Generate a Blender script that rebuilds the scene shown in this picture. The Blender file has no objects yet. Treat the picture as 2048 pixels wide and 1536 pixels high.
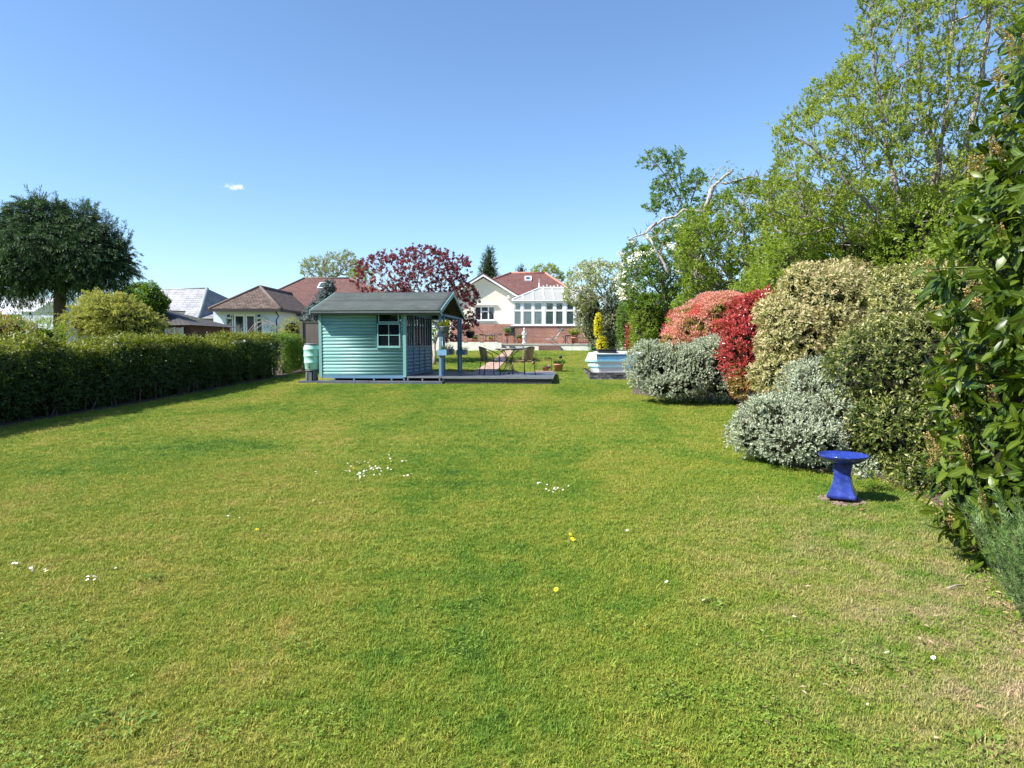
import bpy, bmesh, math, random
import numpy as np
from mathutils import Vector, Matrix, Euler

R = math.radians
rng = np.random.default_rng(7)
random.seed(7)
SC = bpy.context.scene
COL = SC.collection
PI = math.pi

# ------------------------------------------------------------------ camera
FPX, HOR = 1365.0, 688.0            # focal length in px of a 2048 px wide frame, row of the true horizon
PITCH = math.atan((768 - HOR) / FPX)
CAMZ = 1.6
cam = bpy.data.cameras.new('camera')
cam.sensor_width = 36.0
cam.lens = FPX / 2048 * 36
cam.clip_start = 0.05
cam.clip_end = 2000
camo = bpy.data.objects.new('camera', cam)
COL.objects.link(camo)
camo.location = (0, 0, CAMZ)
camo.rotation_euler = (PI / 2 - PITCH, 0, 0)
SC.camera = camo

# ------------------------------------------------------------------ light
SUN = Vector((-1.0, -0.42, 1.12)).normalized()     # towards the sun
elev = math.asin(SUN.z)
rot = math.atan2(SUN.x, SUN.y)
w = bpy.data.worlds.new('World')
SC.world = w
w.use_nodes = True
nt = w.node_tree
bg = nt.nodes['Background']
sky = nt.nodes.new('ShaderNodeTexSky')
sky.sky_type = 'NISHITA'
sky.sun_disc = False
sky.sun_elevation = elev
sky.sun_rotation = rot
sky.altitude = 50
sky.air_density = 1.0
sky.dust_density = 0.3
sky.ozone_density = 4.5
bg.inputs['Strength'].default_value = 0.096
# the one small white cloud, high up to the left of the middle
tc = nt.nodes.new('ShaderNodeTexCoord')
def cloud_mask(px, py, wx, wy, sx):
    cx, cy = (px - 1024) / FPX, -(py - 768) / FPX
    d = Vector((cx, math.cos(PITCH) + cy * math.sin(PITCH), -math.sin(PITCH) + cy * math.cos(PITCH))).normalized()
    sub = nt.nodes.new('ShaderNodeVectorMath'); sub.operation = 'SUBTRACT'
    sub.inputs[1].default_value = d
    nt.links.new(tc.outputs['Generated'], sub.inputs[0])
    ml = nt.nodes.new('ShaderNodeVectorMath'); ml.operation = 'MULTIPLY'
    ml.inputs[1].default_value = (1 / wx, 1 / wx, 1 / wy)
    nt.links.new(sub.outputs[0], ml.inputs[0])
    ln = nt.nodes.new('ShaderNodeVectorMath'); ln.operation = 'LENGTH'
    nt.links.new(ml.outputs[0], ln.inputs[0])
    nz = nt.nodes.new('ShaderNodeTexNoise'); nz.inputs['Scale'].default_value = sx; nz.inputs['Detail'].default_value = 4
    nt.links.new(tc.outputs['Generated'], nz.inputs['Vector'])
    ad = nt.nodes.new('ShaderNodeMath'); ad.operation = 'MULTIPLY_ADD'
    ad.inputs[1].default_value = 2.6; ad.inputs[2].default_value = -1.15
    nt.links.new(nz.outputs['Fac'], ad.inputs[0])
    s = nt.nodes.new('ShaderNodeMath'); s.operation = 'ADD'
    nt.links.new(ln.outputs['Value'], s.inputs[0]); nt.links.new(ad.outputs[0], s.inputs[1])
    mr = nt.nodes.new('ShaderNodeMapRange'); mr.inputs['From Min'].default_value = 1.0
    mr.inputs['From Max'].default_value = 0.0; mr.inputs['To Min'].default_value = 0; mr.inputs['To Max'].default_value = .8
    mr.interpolation_type = 'SMOOTHSTEP'
    nt.links.new(s.outputs[0], mr.inputs['Value'])
    return mr.outputs['Result']
cm = cloud_mask(470, 374, 0.019, 0.0062, 120)
mix = nt.nodes.new('ShaderNodeMix'); mix.data_type = 'RGBA'
nt.links.new(cm, mix.inputs['Factor'])
tint = nt.nodes.new('ShaderNodeMix'); tint.data_type = 'RGBA'; tint.blend_type = 'MULTIPLY'
tint.inputs['Factor'].default_value = 1; tint.inputs['B'].default_value = (0.90, 0.965, 1.01, 1)      # a clear, clean spring sky
nt.links.new(sky.outputs[0], tint.inputs['A']); nt.links.new(tint.outputs['Result'], mix.inputs['A'])
mix.inputs['B'].default_value = (6.6, 6.4, 6.5, 1)
nt.links.new(mix.outputs['Result'], bg.inputs['Color'])

sl = bpy.data.lights.new('sun', 'SUN')
sl.energy = 4.6
sl.angle = R(0.53)
sl.color = (1.0, 0.955, 0.88)
so = bpy.data.objects.new('sun', sl)
COL.objects.link(so)
so.location = (-20, -8, 25)
so.rotation_euler = SUN.to_track_quat('Z', 'Y').to_euler()
SC.view_settings.view_transform = 'Standard'
SC.view_settings.look = 'None'
SC.view_settings.gamma = 1
SC.view_settings.exposure = 1.22
SC.view_settings.use_curve_mapping = False
SC.cycles.max_bounces = 8
SC.cycles.transparent_max_bounces = 12
SC.cycles.sample_clamp_indirect = 6
SC.cycles.use_denoising = True

# ------------------------------------------------------------------ places
def gz(y, x=0.0):
    y = np.clip(np.asarray(y, float), 0, 35)
    return 0.0013 * y + 0.000985 * y * y

def ray(px, py):
    cx, cy = (px - 1024) / FPX, -(py - 768) / FPX
    return np.array([cx, math.cos(PITCH) + cy * math.sin(PITCH), -math.sin(PITCH) + cy * math.cos(PITCH)])

def at(px, py, Y):
    d = ray(px, py)
    t = Y / d[1]
    return np.array([0, 0, CAMZ]) + d * t

def G(px, py):
    d = ray(px, py)
    lo, hi = 0.5, 60.0
    for _ in range(60):
        m = (lo + hi) / 2
        p = np.array([0, 0, CAMZ]) + d * (m / d[1])
        if p[2] > gz(p[1]): lo = m
        else: hi = m
    p[2] = float(gz(p[1]))
    return p

def ground(x, y):
    return np.array([x, y, float(gz(y))])

# ------------------------------------------------------------------ object helpers
def tag(o, label=None, cat=None, group=None, kind=None):
    if label: o['label'] = label
    if cat: o['category'] = cat
    if group: o['group'] = group
    if kind: o['kind'] = kind
    return o

def thing(name, label, cat, loc=(0, 0, 0), group=None):
    o = bpy.data.objects.new(name, None)
    o.empty_display_size = 0.2
    COL.objects.link(o)
    o.location = [float(v) for v in loc]
    return tag(o, label, cat, group)

def copy_tree(o, parent=None):
    c = o.copy(); COL.objects.link(c); c.parent = parent
    for ch in list(o.children):
        copy_tree(ch, c)
    return c

def root_loc(o):
    v = Vector((0, 0, 0))
    while o is not None:
        v = v + o.location
        o = o.parent
    return v

def link_mesh(me, name, mats, parent=None):
    for m in (mats if isinstance(mats, (list, tuple)) else [mats]):
        me.materials.append(m)
    o = bpy.data.objects.new(name, me)
    COL.objects.link(o)
    if parent is not None:
        off = root_loc(parent)
        if off.length > 0:
            n = len(me.vertices)
            a = np.empty(n * 3, 'f'); me.vertices.foreach_get('co', a)
            a = a.reshape(-1, 3) - np.array(off, 'f')
            me.vertices.foreach_set('co', a.ravel())
        o.parent = parent
        me.update()
    return o

class MB:
    """collects solids; build() links them as one mesh, coordinates given in world space"""
    def __init__(s):
        s.v, s.f, s.m, s.sm = [], [], [], []
    def add(s, V, F, m=0, smooth=False):
        b = len(s.v)
        s.v += [tuple(float(c) for c in p) for p in V]
        s.f += [tuple(b + i for i in f) for f in F]
        s.m += [m] * len(F); s.sm += [smooth] * len(F)
        return s
    def box(s, a, b, m=0, T=None):
        x0, y0, z0 = a; x1, y1, z1 = b
        V = [(x0, y0, z0), (x1, y0, z0), (x1, y1, z0), (x0, y1, z0), (x0, y0, z1), (x1, y0, z1), (x1, y1, z1), (x0, y1, z1)]
        if T: V = [T(*p) for p in V]
        return s.add(V, [(0, 3, 2, 1), (4, 5, 6, 7), (0, 1, 5, 4), (1, 2, 6, 5), (2, 3, 7, 6), (3, 0, 4, 7)], m)
    def prism(s, poly, vec, m=0):
        n = len(poly); vec = np.array(vec, float)
        V = [np.array(p, float) for p in poly]; V += [p + vec for p in V]
        F = [tuple(range(n - 1, -1, -1)), tuple(range(n, 2 * n))] + [(i, (i + 1) % n, n + (i + 1) % n, n + i) for i in range(n)]
        return s.add(V, F, m)
    def bar(s, a, b, wx=0.03, wz=None, m=0, up=(0, 0, 1)):
        a = np.array(a, float); b = np.array(b, float); wz = wz or wx
        d = b - a; d /= np.linalg.norm(d)
        u = np.array(up, float)
        if abs(np.dot(u, d)) > .97: u = np.array([0, 1, 0.])
        r = np.cross(d, u); r /= np.linalg.norm(r); u = np.cross(r, d)
        V = []
        for p in (a, b):
            for sx, sz in ((-1, -1), (1, -1), (1, 1), (-1, 1)):
                V.append(p + r * sx * wx / 2 + u * sz * wz / 2)
        return s.add(V, [(0, 1, 2, 3), (7, 6, 5, 4), (0, 4, 5, 1), (1, 5, 6, 2), (2, 6, 7, 3), (3, 7, 4, 0)], m)
    def tube(s, pts, rad, n=8, m=0, smooth=True, cap=True):
        V, F = tube_arrays(np.array(pts, float), np.array([rad] * len(pts) if np.isscalar(rad) else rad, float), n, cap)
        return s.add(V, F, m, smooth)
    def lathe(s, prof, c, n=20, m=0, smooth=True, sq=None):
        V, F = [], []
        c = np.array(c, float)
        for r, z in prof:
            for k in range(n):
                a = 2 * PI * (k + .5) / n
                V.append(c + np.array([r * math.cos(a), r * math.sin(a), z]))
        for i in range(len(prof) - 1):
            for k in range(n):
                F.append((i * n + k, i * n + (k + 1) % n, (i + 1) * n + (k + 1) % n, (i + 1) * n + k))
        F.append(tuple(range(n - 1, -1, -1))); F.append(tuple((len(prof) - 1) * n + k for k in range(n)))
        return s.add(V, F, m, smooth)
    def build(s, name, mats, parent=None, bevel=0):
        me = bpy.data.meshes.new(name)
        me.from_pydata(s.v, [], s.f)
        me.polygons.foreach_set('material_index', s.m)
        me.polygons.foreach_set('use_smooth', s.sm)
        o = link_mesh(me, name, mats, parent)
        if bevel:
            b = o.modifiers.new('bevel', 'BEVEL'); b.width = bevel; b.segments = 1; b.limit_method = 'ANGLE'
        return o

def tube_arrays(P, r, n=6, cap=True):
    m = len(P)
    T = np.zeros_like(P); T[1:-1] = P[2:] - P[:-2]; T[0] = P[1] - P[0]; T[-1] = P[-1] - P[-2]
    T /= np.linalg.norm(T, axis=1)[:, None] + 1e-9
    u = np.array([0.31, 0.95, 0.05]); 
    if abs(np.dot(u, T[0])) > .9: u = np.array([1., 0, 0.1])
    V = np.empty((m, n, 3)); a = np.arange(n) * 2 * PI / n; ca, sa = np.cos(a), np.sin(a)
    for i in range(m):
        u = u - T[i] * np.dot(u, T[i]); u /= np.linalg.norm(u) + 1e-9
        w_ = np.cross(T[i], u)
        V[i] = P[i] + r[i] * (ca[:, None] * u + sa[:, None] * w_)
    F = []
    for i in range(m - 1):
        for k in range(n):
            F.append((i * n + k, i * n + (k + 1) % n, (i + 1) * n + (k + 1) % n, (i + 1) * n + k))
    if cap:
        F.append(tuple(range(n - 1, -1, -1))); F.append(tuple((m - 1) * n + k for k in range(n)))
    return V.reshape(-1, 3), F

# ------------------------------------------------------------------ materials
def newmat(name):
    m = bpy.data.materials.new(name); m.use_nodes = True
    nt = m.node_tree
    return m, nt, nt.nodes['Principled BSDF']

def N(nt, t, **kw):
    n = nt.nodes.new(t)
    for k, v in kw.items():
        if k in n.inputs: n.inputs[k].default_value = v
        else: setattr(n, k, v)
    return n

def rgba(c): return (c[0], c[1], c[2], 1)

def ramp(nt, stops, fac=None, interp='LINEAR'):
    r = nt.nodes.new('ShaderNodeValToRGB'); r.color_ramp.interpolation = interp
    e = r.color_ramp.elements
    while len(e) > 1: e.remove(e[-1])
    e[0].position = stops[0][0]; e[0].color = rgba(stops[0][1])
    for p, c in stops[1:]:
        x = e.new(p); x.color = rgba(c)
    if fac is not None: nt.links.new(fac, r.inputs['Fac'])
    return r

def mixc(nt, fac, a, b, blend='MIX'):
    n = nt.nodes.new('ShaderNodeMix'); n.data_type = 'RGBA'; n.blend_type = blend
    for s, v in (('Factor', fac), ('A', a), ('B', b)):
        if hasattr(v, 'links'): nt.links.new(v, n.inputs[s])
        elif s == 'Factor': n.inputs[s].default_value = v
        else: n.inputs[s].default_value = rgba(v)
    return n.outputs['Result']

def paint(name, col, rough=0.6, var=0.12, scale=3, bump=0.1, bscale=60, metal=0, spec=0.5, dirt=None, stretch=None):
    """a painted or plain surface: base colour with uneven tone, optional dirt colour, fine relief"""
    m, nt, b = newmat(name)
    tc = N(nt, 'ShaderNodeTexCoord'); v = tc.outputs['Object']
    if stretch:
        mp = N(nt, 'ShaderNodeMapping'); mp.inputs['Scale'].default_value = stretch
        nt.links.new(v, mp.inputs['Vector']); v = mp.outputs[0]
    n1 = N(nt, 'ShaderNodeTexNoise', Scale=scale, Detail=6.0, Roughness=0.65); nt.links.new(v, n1.inputs['Vector'])
    lo = tuple(c * (1 - var) for c in col); hi = tuple(min(1, c * (1 + var)) for c in col)
    r = ramp(nt, [(0.3, lo), (0.7, hi)], n1.outputs['Fac'])
    c = r.outputs['Color']
    if dirt:
        n3 = N(nt, 'ShaderNodeTexNoise', Scale=scale * 2.7, Detail=8.0, Roughness=0.7); nt.links.new(v, n3.inputs['Vector'])
        r3 = ramp(nt, [(0.5, (0, 0, 0)), (0.75, (0.8, 0.8, 0.8))], n3.outputs['Fac'])
        c = mixc(nt, r3.outputs['Color'], c, dirt)
    nt.links.new(c, b.inputs['Base Color'])
    b.inputs['Roughness'].default_value = rough
    b.inputs['Metallic'].default_value = metal
    b.inputs['Specular IOR Level'].default_value = spec
    if bump:
        n2 = N(nt, 'ShaderNodeTexNoise', Scale=bscale, Detail=4.0); nt.links.new(v, n2.inputs['Vector'])
        bp = N(nt, 'ShaderNodeBump', Strength=bump, Distance=0.01)
        nt.links.new(n2.outputs['Fac'], bp.inputs['Height']); nt.links.new(bp.outputs[0], b.inputs['Normal'])
    return m

def brickmat(name, c1, c2, mortar, bw=0.225, bh=0.075, mw=0.01, axis='x', bump=0.6, rough=0.85, msmooth=0.1, slope=1.0, offs=0.5, moss=None):
    m, nt, b = newmat(name)
    tc = N(nt, 'ShaderNodeTexCoord')
    sp = N(nt, 'ShaderNodeSeparateXYZ'); nt.links.new(tc.outputs['Object'], sp.inputs[0])
    cb = N(nt, 'ShaderNodeCombineXYZ')
    ad = N(nt, 'ShaderNodeMath', operation='ADD')
    if axis == 'x+y':
        nt.links.new(sp.outputs['X'], ad.inputs[0]); nt.links.new(sp.outputs['Y'], ad.inputs[1])
    else:
        nt.links.new(sp.outputs['X' if axis == 'x' else 'Y'], ad.inputs[0]); ad.inputs[1].default_value = 0
    nt.links.new(ad.outputs[0], cb.inputs['X'])
    mz = N(nt, 'ShaderNodeMath', operation='MULTIPLY'); mz.inputs[1].default_value = slope
    nt.links.new(sp.outputs['Z'], mz.inputs[0]); nt.links.new(mz.outputs[0], cb.inputs['Y'])
    br = N(nt, 'ShaderNodeTexBrick'); br.offset = offs
    br.inputs['Scale'].default_value = 1; br.inputs['Brick Width'].default_value = bw; br.inputs['Row Height'].default_value = bh
    br.inputs['Mortar Size'].default_value = mw; br.inputs['Mortar Smooth'].default_value = msmooth
    br.inputs['Color1'].default_value = rgba(c1); br.inputs['Color2'].default_value = rgba(c2); br.inputs['Mortar'].default_value = rgba(mortar)
    nt.links.new(cb.outputs[0], br.inputs['Vector'])
    n1 = N(nt, 'ShaderNodeTexNoise', Scale=1.3, Detail=8.0, Roughness=0.7); nt.links.new(tc.outputs['Object'], n1.inputs['Vector'])
    r = ramp(nt, [(0.3, (0.65, 0.65, 0.65)), (0.7, (1.25, 1.2, 1.15))], n1.outputs['Fac'])
    c = mixc(nt, 1.0, br.outputs['Color'], r.outputs['Color'], 'MULTIPLY')
    if moss:
        n3 = N(nt, 'ShaderNodeTexNoise', Scale=3.5, Detail=9.0, Roughness=0.8); nt.links.new(tc.outputs['Object'], n3.inputs['Vector'])
        r3 = ramp(nt, [(0.48, (0, 0, 0)), (0.62, (0.85, 0.85, 0.85))], n3.outputs['Fac'])
        c = mixc(nt, r3.outputs['Color'], c, moss)
    nt.links.new(c, b.inputs['Base Color'])
    bp = N(nt, 'ShaderNodeBump', Strength=bump, Distance=0.02); bp.invert = True
    nt.links.new(br.outputs['Fac'], bp.inputs['Height']); nt.links.new(bp.outputs[0], b.inputs['Normal'])
    b.inputs['Roughness'].default_value = rough
    return m

def glassmat(name, tint=(0.02, 0.03, 0.035), ior=1.9, alpha=1.0):
    m, nt, b = newmat(name)
    b.inputs['Base Color'].default_value = rgba(tint)
    b.inputs['Roughness'].default_value = 0.03
    b.inputs['IOR'].default_value = ior
    if alpha < 1:
        b.inputs['Alpha'].default_value = alpha
    return m

def leafmat(name, stops, young=None, edge=None, edge_amt=1.0, rough=0.5, transl=0.3, spec=0.4, rib=None):
    m, nt, b = newmat(name)
    a = N(nt, 'ShaderNodeAttribute'); a.attribute_name = 'tint'
    sp = N(nt, 'ShaderNodeSeparateColor'); nt.links.new(a.outputs['Color'], sp.inputs[0])
    c = ramp(nt, stops, sp.outputs['Red']).outputs['Color']
    if young is not None: c = mixc(nt, sp.outputs['Green'], c, young)
    if edge is not None:
        mr = N(nt, 'ShaderNodeMapRange'); mr.inputs['From Min'].default_value = 0.35; mr.inputs['From Max'].default_value = 0.75
        mr.inputs['To Max'].default_value = edge_amt
        nt.links.new(sp.outputs['Blue'], mr.inputs['Value'])
        c = mixc(nt, mr.outputs[0], c, edge)
    if rib is not None:
        mr = N(nt, 'ShaderNodeMapRange'); mr.inputs['From Min'].default_value = 0.12; mr.inputs['From Max'].default_value = 0.0
        mr.inputs['To Max'].default_value = 0.8
        nt.links.new(sp.outputs['Blue'], mr.inputs['Value'])
        c = mixc(nt, mr.outputs[0], c, rib)
    nt.links.new(c, b.inputs['Base Color'])
    b.inputs['Roughness'].default_value = rough
    b.inputs['Specular IOR Level'].default_value = spec
    if transl > 0:
        tr = N(nt, 'ShaderNodeBsdfTranslucent')
        tcx = mixc(nt, 1.0, c, (1.5, 1.6, 0.6), 'MULTIPLY')
        nt.links.new(tcx, tr.inputs['Color'])
        ms = N(nt, 'ShaderNodeMixShader'); ms.inputs[0].default_value = transl
        nt.links.new(b.outputs[0], ms.inputs[1]); nt.links.new(tr.outputs[0], ms.inputs[2])
        nt.links.new(ms.outputs[0], nt.nodes['Material Output'].inputs['Surface'])
    return m

def barkmat(name, c1, c2, scale=8, bump=0.5):
    m, nt, b = newmat(name)
    tc = N(nt, 'ShaderNodeTexCoord')
    mp = N(nt, 'ShaderNodeMapping'); mp.inputs['Scale'].default_value = (1, 1, .35); nt.links.new(tc.outputs['Object'], mp.inputs['Vector'])
    n1 = N(nt, 'ShaderNodeTexNoise', Scale=scale, Detail=8.0, Roughness=0.7); nt.links.new(mp.outputs[0], n1.inputs['Vector'])
    nt.links.new(ramp(nt, [(0.35, c1), (0.65, c2)], n1.outputs['Fac']).outputs['Color'], b.inputs['Base Color'])
    bp = N(nt, 'ShaderNodeBump', Strength=bump, Distance=0.03); nt.links.new(n1.outputs['Fac'], bp.inputs['Height'])
    nt.links.new(bp.outputs[0], b.inputs['Normal'])
    b.inputs['Roughness'].default_value = 0.9
    return m

# ------------------------------------------------------------------ foliage tools (numpy)
def unit(a): return a / (np.linalg.norm(a, axis=-1, keepdims=True) + 1e-9)
def rdir(n): return unit(rng.normal(size=(n, 3)))

_H = np.random.default_rng(3).random((32, 32, 32)).astype('f')
def vnoise(P):
    P = np.asarray(P, float); i = np.floor(P).astype(int); f = P - i; f = f * f * (3 - 2 * f)
    out = 0
    for a in (0, 1):
        for b in (0, 1):
            for c in (0, 1):
                wgt = (f[:, 0] if a else 1 - f[:, 0]) * (f[:, 1] if b else 1 - f[:, 1]) * (f[:, 2] if c else 1 - f[:, 2])
                out = out + wgt * _H[(i[:, 0] + a) % 32, (i[:, 1] + b) % 32, (i[:, 2] + c) % 32]
    return out

def perp(A, n=None):
    r = rdir(len(A)); r = r - A * (r * A).sum(1)[:, None]
    return unit(r)

def shoots(S, A, slen, k, L, wr=0.4, ang=55, jit=0.25, droop=0.15, Lvar=0.25, shade=None, young_from=0.7):
    """k leaves round each shoot; S start points, A unit directions"""
    n = len(S); slen = np.broadcast_to(slen, (n,))
    U = perp(A); W = np.cross(A, U)
    t = (np.arange(k) + 0.5) / k
    az = np.arange(k) * 2.39996 + rng.random((n, 1)) * 6.28 + rng.normal(0, .3, (n, k))
    rad = np.cos(az)[..., None] * U[:, None] + np.sin(az)[..., None] * W[:, None]
    an = R(ang) * (1.15 - 0.5 * t)[None, :] + rng.normal(0, jit * .5, (n, k))
    D = A[:, None] * np.cos(an)[..., None] + rad * np.sin(an)[..., None]
    D[..., 2] -= droop
    D = unit(D)
    Nn = A[:, None] * np.sin(an)[..., None] - rad * np.cos(an)[..., None] + rng.normal(0, jit, (n, k, 3))
    P = S[:, None] + A[:, None] * (slen[:, None] * t[None])[..., None]
    Ls = L * (1 + rng.normal(0, Lvar, (n, k)).clip(-.6, .6)) * (1 - .25 * t[None])
    base = rng.random((n, 1)) if shade is None else np.asarray(shade)[:, None]
    tint = (0.55 * base + 0.45 * rng.random((n, k))).clip(0, 1)
    yg = ((t - young_from) / (1 - young_from + 1e-6)).clip(0, 1)[None] * rng.random((n, 1)) ** .7 * np.ones((n, k)) if young_from < 1 else np.zeros((n, k))
    f = lambda a: a.reshape(-1, *a.shape[2:])
    return dict(P=f(P), D=f(D), N=f(Nn), L=f(Ls), W=f(Ls) * wr, R=f(tint), Gn=f(yg))

def merge(*ds):
    return {k: np.concatenate([d[k] for d in ds]) for k in ds[0]}

def subset(d, m): return {k: v[m] for k, v in d.items()}

# leaf outlines: (along, across, raise, edge)
LEAF = {
    'quad': ([(0, 0, 0, .2), (.5, -.5, .12, 1), (1, 0, 0, .5), (.5, .5, .12, 1)], [(0, 1, 2), (0, 2, 3)]),
    'fold': ([(0, 0, 0, .3), (.42, -.5, .14, 1), (.48, 0, 0, 0), (1, 0, -.06, .5), (.42, .5, .14, 1)], [(0, 1, 2), (0, 2, 4), (1, 3, 2), (2, 3, 4)]),
    'big': ([(0, 0, 0, 0), (.2, -.3, .08, .8), (.22, 0, .02, 0), (.2, .3, .08, .8), (.5, -.5, .1, 1), (.52, 0, .03, 0), (.5, .5, .1, 1),
             (.8, -.36, .03, .8), (.8, 0, -.02, 0), (.8, .36, .03, .8), (1, 0, -.1, .3)],
            [(0, 1, 2), (0, 2, 3), (1, 4, 5, 2), (2, 5, 6, 3), (4, 7, 8, 5), (5, 8, 9, 6), (7, 10, 8), (8, 10, 9)]),
    'needle': ([(0, -.5, 0, .5), (0, .5, 0, .5), (1, 0, 0, .5)], [(0, 1, 2)]),
}

def leafmesh(name, d, mat, parent, shape='quad', smooth=False, curl=0.0):
    T, F = LEAF[shape]; T = np.array(T); nv = len(T); n = len(d['P'])
    D = unit(d['D']); B = unit(np.cross(D, d['N'])); Nn = np.cross(B, D)
    L, W = d['L'][:, None, None], d['W'][:, None, None]
    V = d['P'][:, None] + D[:, None] * (T[None, :, 0:1] * L) + B[:, None] * (T[None, :, 1:2] * W) + Nn[:, None] * (T[None, :, 2:3] * W - curl * T[None, :, 0:1] ** 2 * L)
    me = bpy.data.meshes.new(name)
    me.vertices.add(n * nv)
    me.vertices.foreach_set('co', V.astype('f').ravel())
    lt = np.array([len(f) for f in F]); flat = np.concatenate([np.array(f) for f in F])
    li = (flat[None] + (np.arange(n) * nv)[:, None]).ravel().astype('i')
    ltot = np.tile(lt, n).astype('i'); ls = (np.cumsum(ltot) - ltot).astype('i')
    me.loops.add(len(li)); me.loops.foreach_set('vertex_index', li)
    me.polygons.add(len(ltot)); me.polygons.foreach_set('loop_start', ls); me.polygons.foreach_set('loop_total', ltot)
    if smooth: me.polygons.foreach_set('use_smooth', np.ones(len(ltot), bool))
    me.update(calc_edges=True)
    at_ = me.attributes.new('tint', 'FLOAT_COLOR', 'POINT')
    C = np.ones((n, nv, 4), 'f'); C[..., 0] = d['R'][:, None]; C[..., 1] = d['Gn'][:, None]; C[..., 2] = T[None, :, 3]
    at_.data.foreach_set('color', C.ravel())
    return link_mesh(me, name, mat, parent)

def leaf_objects(d, idx, mat, parent, shape='big', nvar=8, curl=.1, smooth=True, name='leaf'):
    """the leaves IDX as single child objects that share NVAR meshes"""
    T, F = LEAF[shape]; T = np.array(T); protos = []
    wr = float(np.median(d['W'] / d['L']))
    for i in range(nvar):
        V = np.stack([T[:, 0], T[:, 1] * wr, T[:, 2] * wr - curl * (0.4 + 1.2 * i / nvar) * T[:, 0] ** 2], 1)
        me = bpy.data.meshes.new(name)
        me.from_pydata(V.tolist(), [], F)
        if smooth: me.polygons.foreach_set('use_smooth', [True] * len(F))
        a = me.attributes.new('tint', 'FLOAT_COLOR', 'POINT')
        C = np.ones((len(T), 4), 'f'); C[:, 0] = (i + .5) / nvar; C[:, 1] = (i * 5 % nvar) / nvar * float(np.mean(d['Gn'])) * 2; C[:, 2] = T[:, 3]
        a.data.foreach_set('color', C.ravel())
        me.materials.append(mat); protos.append(me)
    off = np.array(root_loc(parent))
    D = unit(d['D']); B = unit(np.cross(D, d['N'])); Nn = np.cross(B, D)
    for i in idx:
        o = bpy.data.objects.new(name, protos[min(nvar - 1, int(d['R'][i] * nvar))])
        M = Matrix(((D[i, 0], B[i, 0], Nn[i, 0]), (D[i, 1], B[i, 1], Nn[i, 1]), (D[i, 2], B[i, 2], Nn[i, 2])))
        o.rotation_euler = M.to_euler(); o.location = d['P'][i] - off; s = float(d['L'][i]); o.scale = (s, s, s)
        o.parent = parent; COL.objects.link(o)

def pick_front(d, n, occl_dir=None, xr=1.0):
    """indices of the N leaves that should show largest: close to the camera, on the side it sees, inside the frame"""
    P = d['P']; v = P - np.array([0, 0, CAMZ])
    px = 1024 + FPX * v[:, 0] / v[:, 1]; py = HOR - FPX * v[:, 2] / v[:, 1]
    ok = (px > 0) & (px < 2060) & (py > -20) & (py < 1560)
    sc = np.linalg.norm(v, axis=1) - d.get('front', 0)
    sc = np.where(ok, sc, 1e9)
    return np.argsort(sc)[:n]

def lobe(px, py, Y, rx, ry, ry_depth=None):
    """an ellipsoid seen at pixel (px,py), distance Y, half sizes in px; depth half size in m"""
    c = at(px, py, Y)
    return (c, np.array([rx * Y / FPX, ry_depth if ry_depth else rx * Y / FPX, ry * Y / FPX]))

def blob_points(lobes, n, shell=0.10, back=0.45, lump=0.16, lfreq=2.5, gap=0.0, gfreq=3.0, zmin=None, inside=0.0):
    cs = np.array([l[0] for l in lobes]); rs = np.array([l[1] for l in lobes])
    ar = rs[:, 0] * rs[:, 2] + rs[:, 1] * rs[:, 2] + rs[:, 0] * rs[:, 1]; ar = ar / ar.sum()
    outP, outN = [], []; got = 0
    for _ in range(12):
        m = int((n - got) * 2.2) + 50
        li = rng.choice(len(lobes), m, p=ar)
        d = rdir(m)
        f = 1 - np.abs(rng.normal(0, shell, m))
        if inside > 0:
            k = rng.random(m) < inside
            f = np.where(k, rng.uniform(.35, .95, m), f)
        c, r = cs[li], rs[li]
        p0 = c + d * r
        nz = vnoise(p0 * lfreq + 5) + .5 * vnoise(p0 * lfreq * 2.3 + 9) - .75
        P = c + d * r * (f * (1 + lump * 2 * nz))[:, None]
        Nn = unit(d / r)
        keep = np.ones(m, bool)
        for j in range(len(lobes)):
            q = np.linalg.norm((P - cs[j]) / rs[j], axis=1)
            keep &= (q > .86) | (li == j)
        v = unit(P - np.array([0, 0, CAMZ]))
        facing = (v * Nn).sum(1)
        keep &= (facing < .25) | (rng.random(m) < back)
        if gap > 0:
            keep &= vnoise(P * gfreq + 31) > gap * rng.uniform(.6, 1.4, m)
        if zmin is not None: keep &= P[:, 2] > zmin
        keep &= P[:, 2] > gz(P[:, 1]) + .02
        outP.append(P[keep]); outN.append(Nn[keep]); got += int(keep.sum())
        if got >= n: break
    P = np.concatenate(outP)[:n]; Nn = np.concatenate(outN)[:n]
    return P, Nn

def core(lobes, mat, parent, s=.74, name='shade_core'):
    """dark lumpy solids added inside a dense shrub for inner shade, blocking stray light"""
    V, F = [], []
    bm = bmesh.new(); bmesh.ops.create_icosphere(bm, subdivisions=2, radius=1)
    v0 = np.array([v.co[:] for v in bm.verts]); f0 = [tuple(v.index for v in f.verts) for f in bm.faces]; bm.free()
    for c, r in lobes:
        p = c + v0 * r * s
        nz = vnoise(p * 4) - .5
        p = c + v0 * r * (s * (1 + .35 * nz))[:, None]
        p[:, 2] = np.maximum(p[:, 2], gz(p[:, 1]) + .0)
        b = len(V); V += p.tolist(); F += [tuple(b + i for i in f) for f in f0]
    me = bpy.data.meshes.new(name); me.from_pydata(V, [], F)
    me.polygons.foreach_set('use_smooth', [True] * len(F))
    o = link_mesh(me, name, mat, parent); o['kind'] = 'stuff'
    return o

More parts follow.
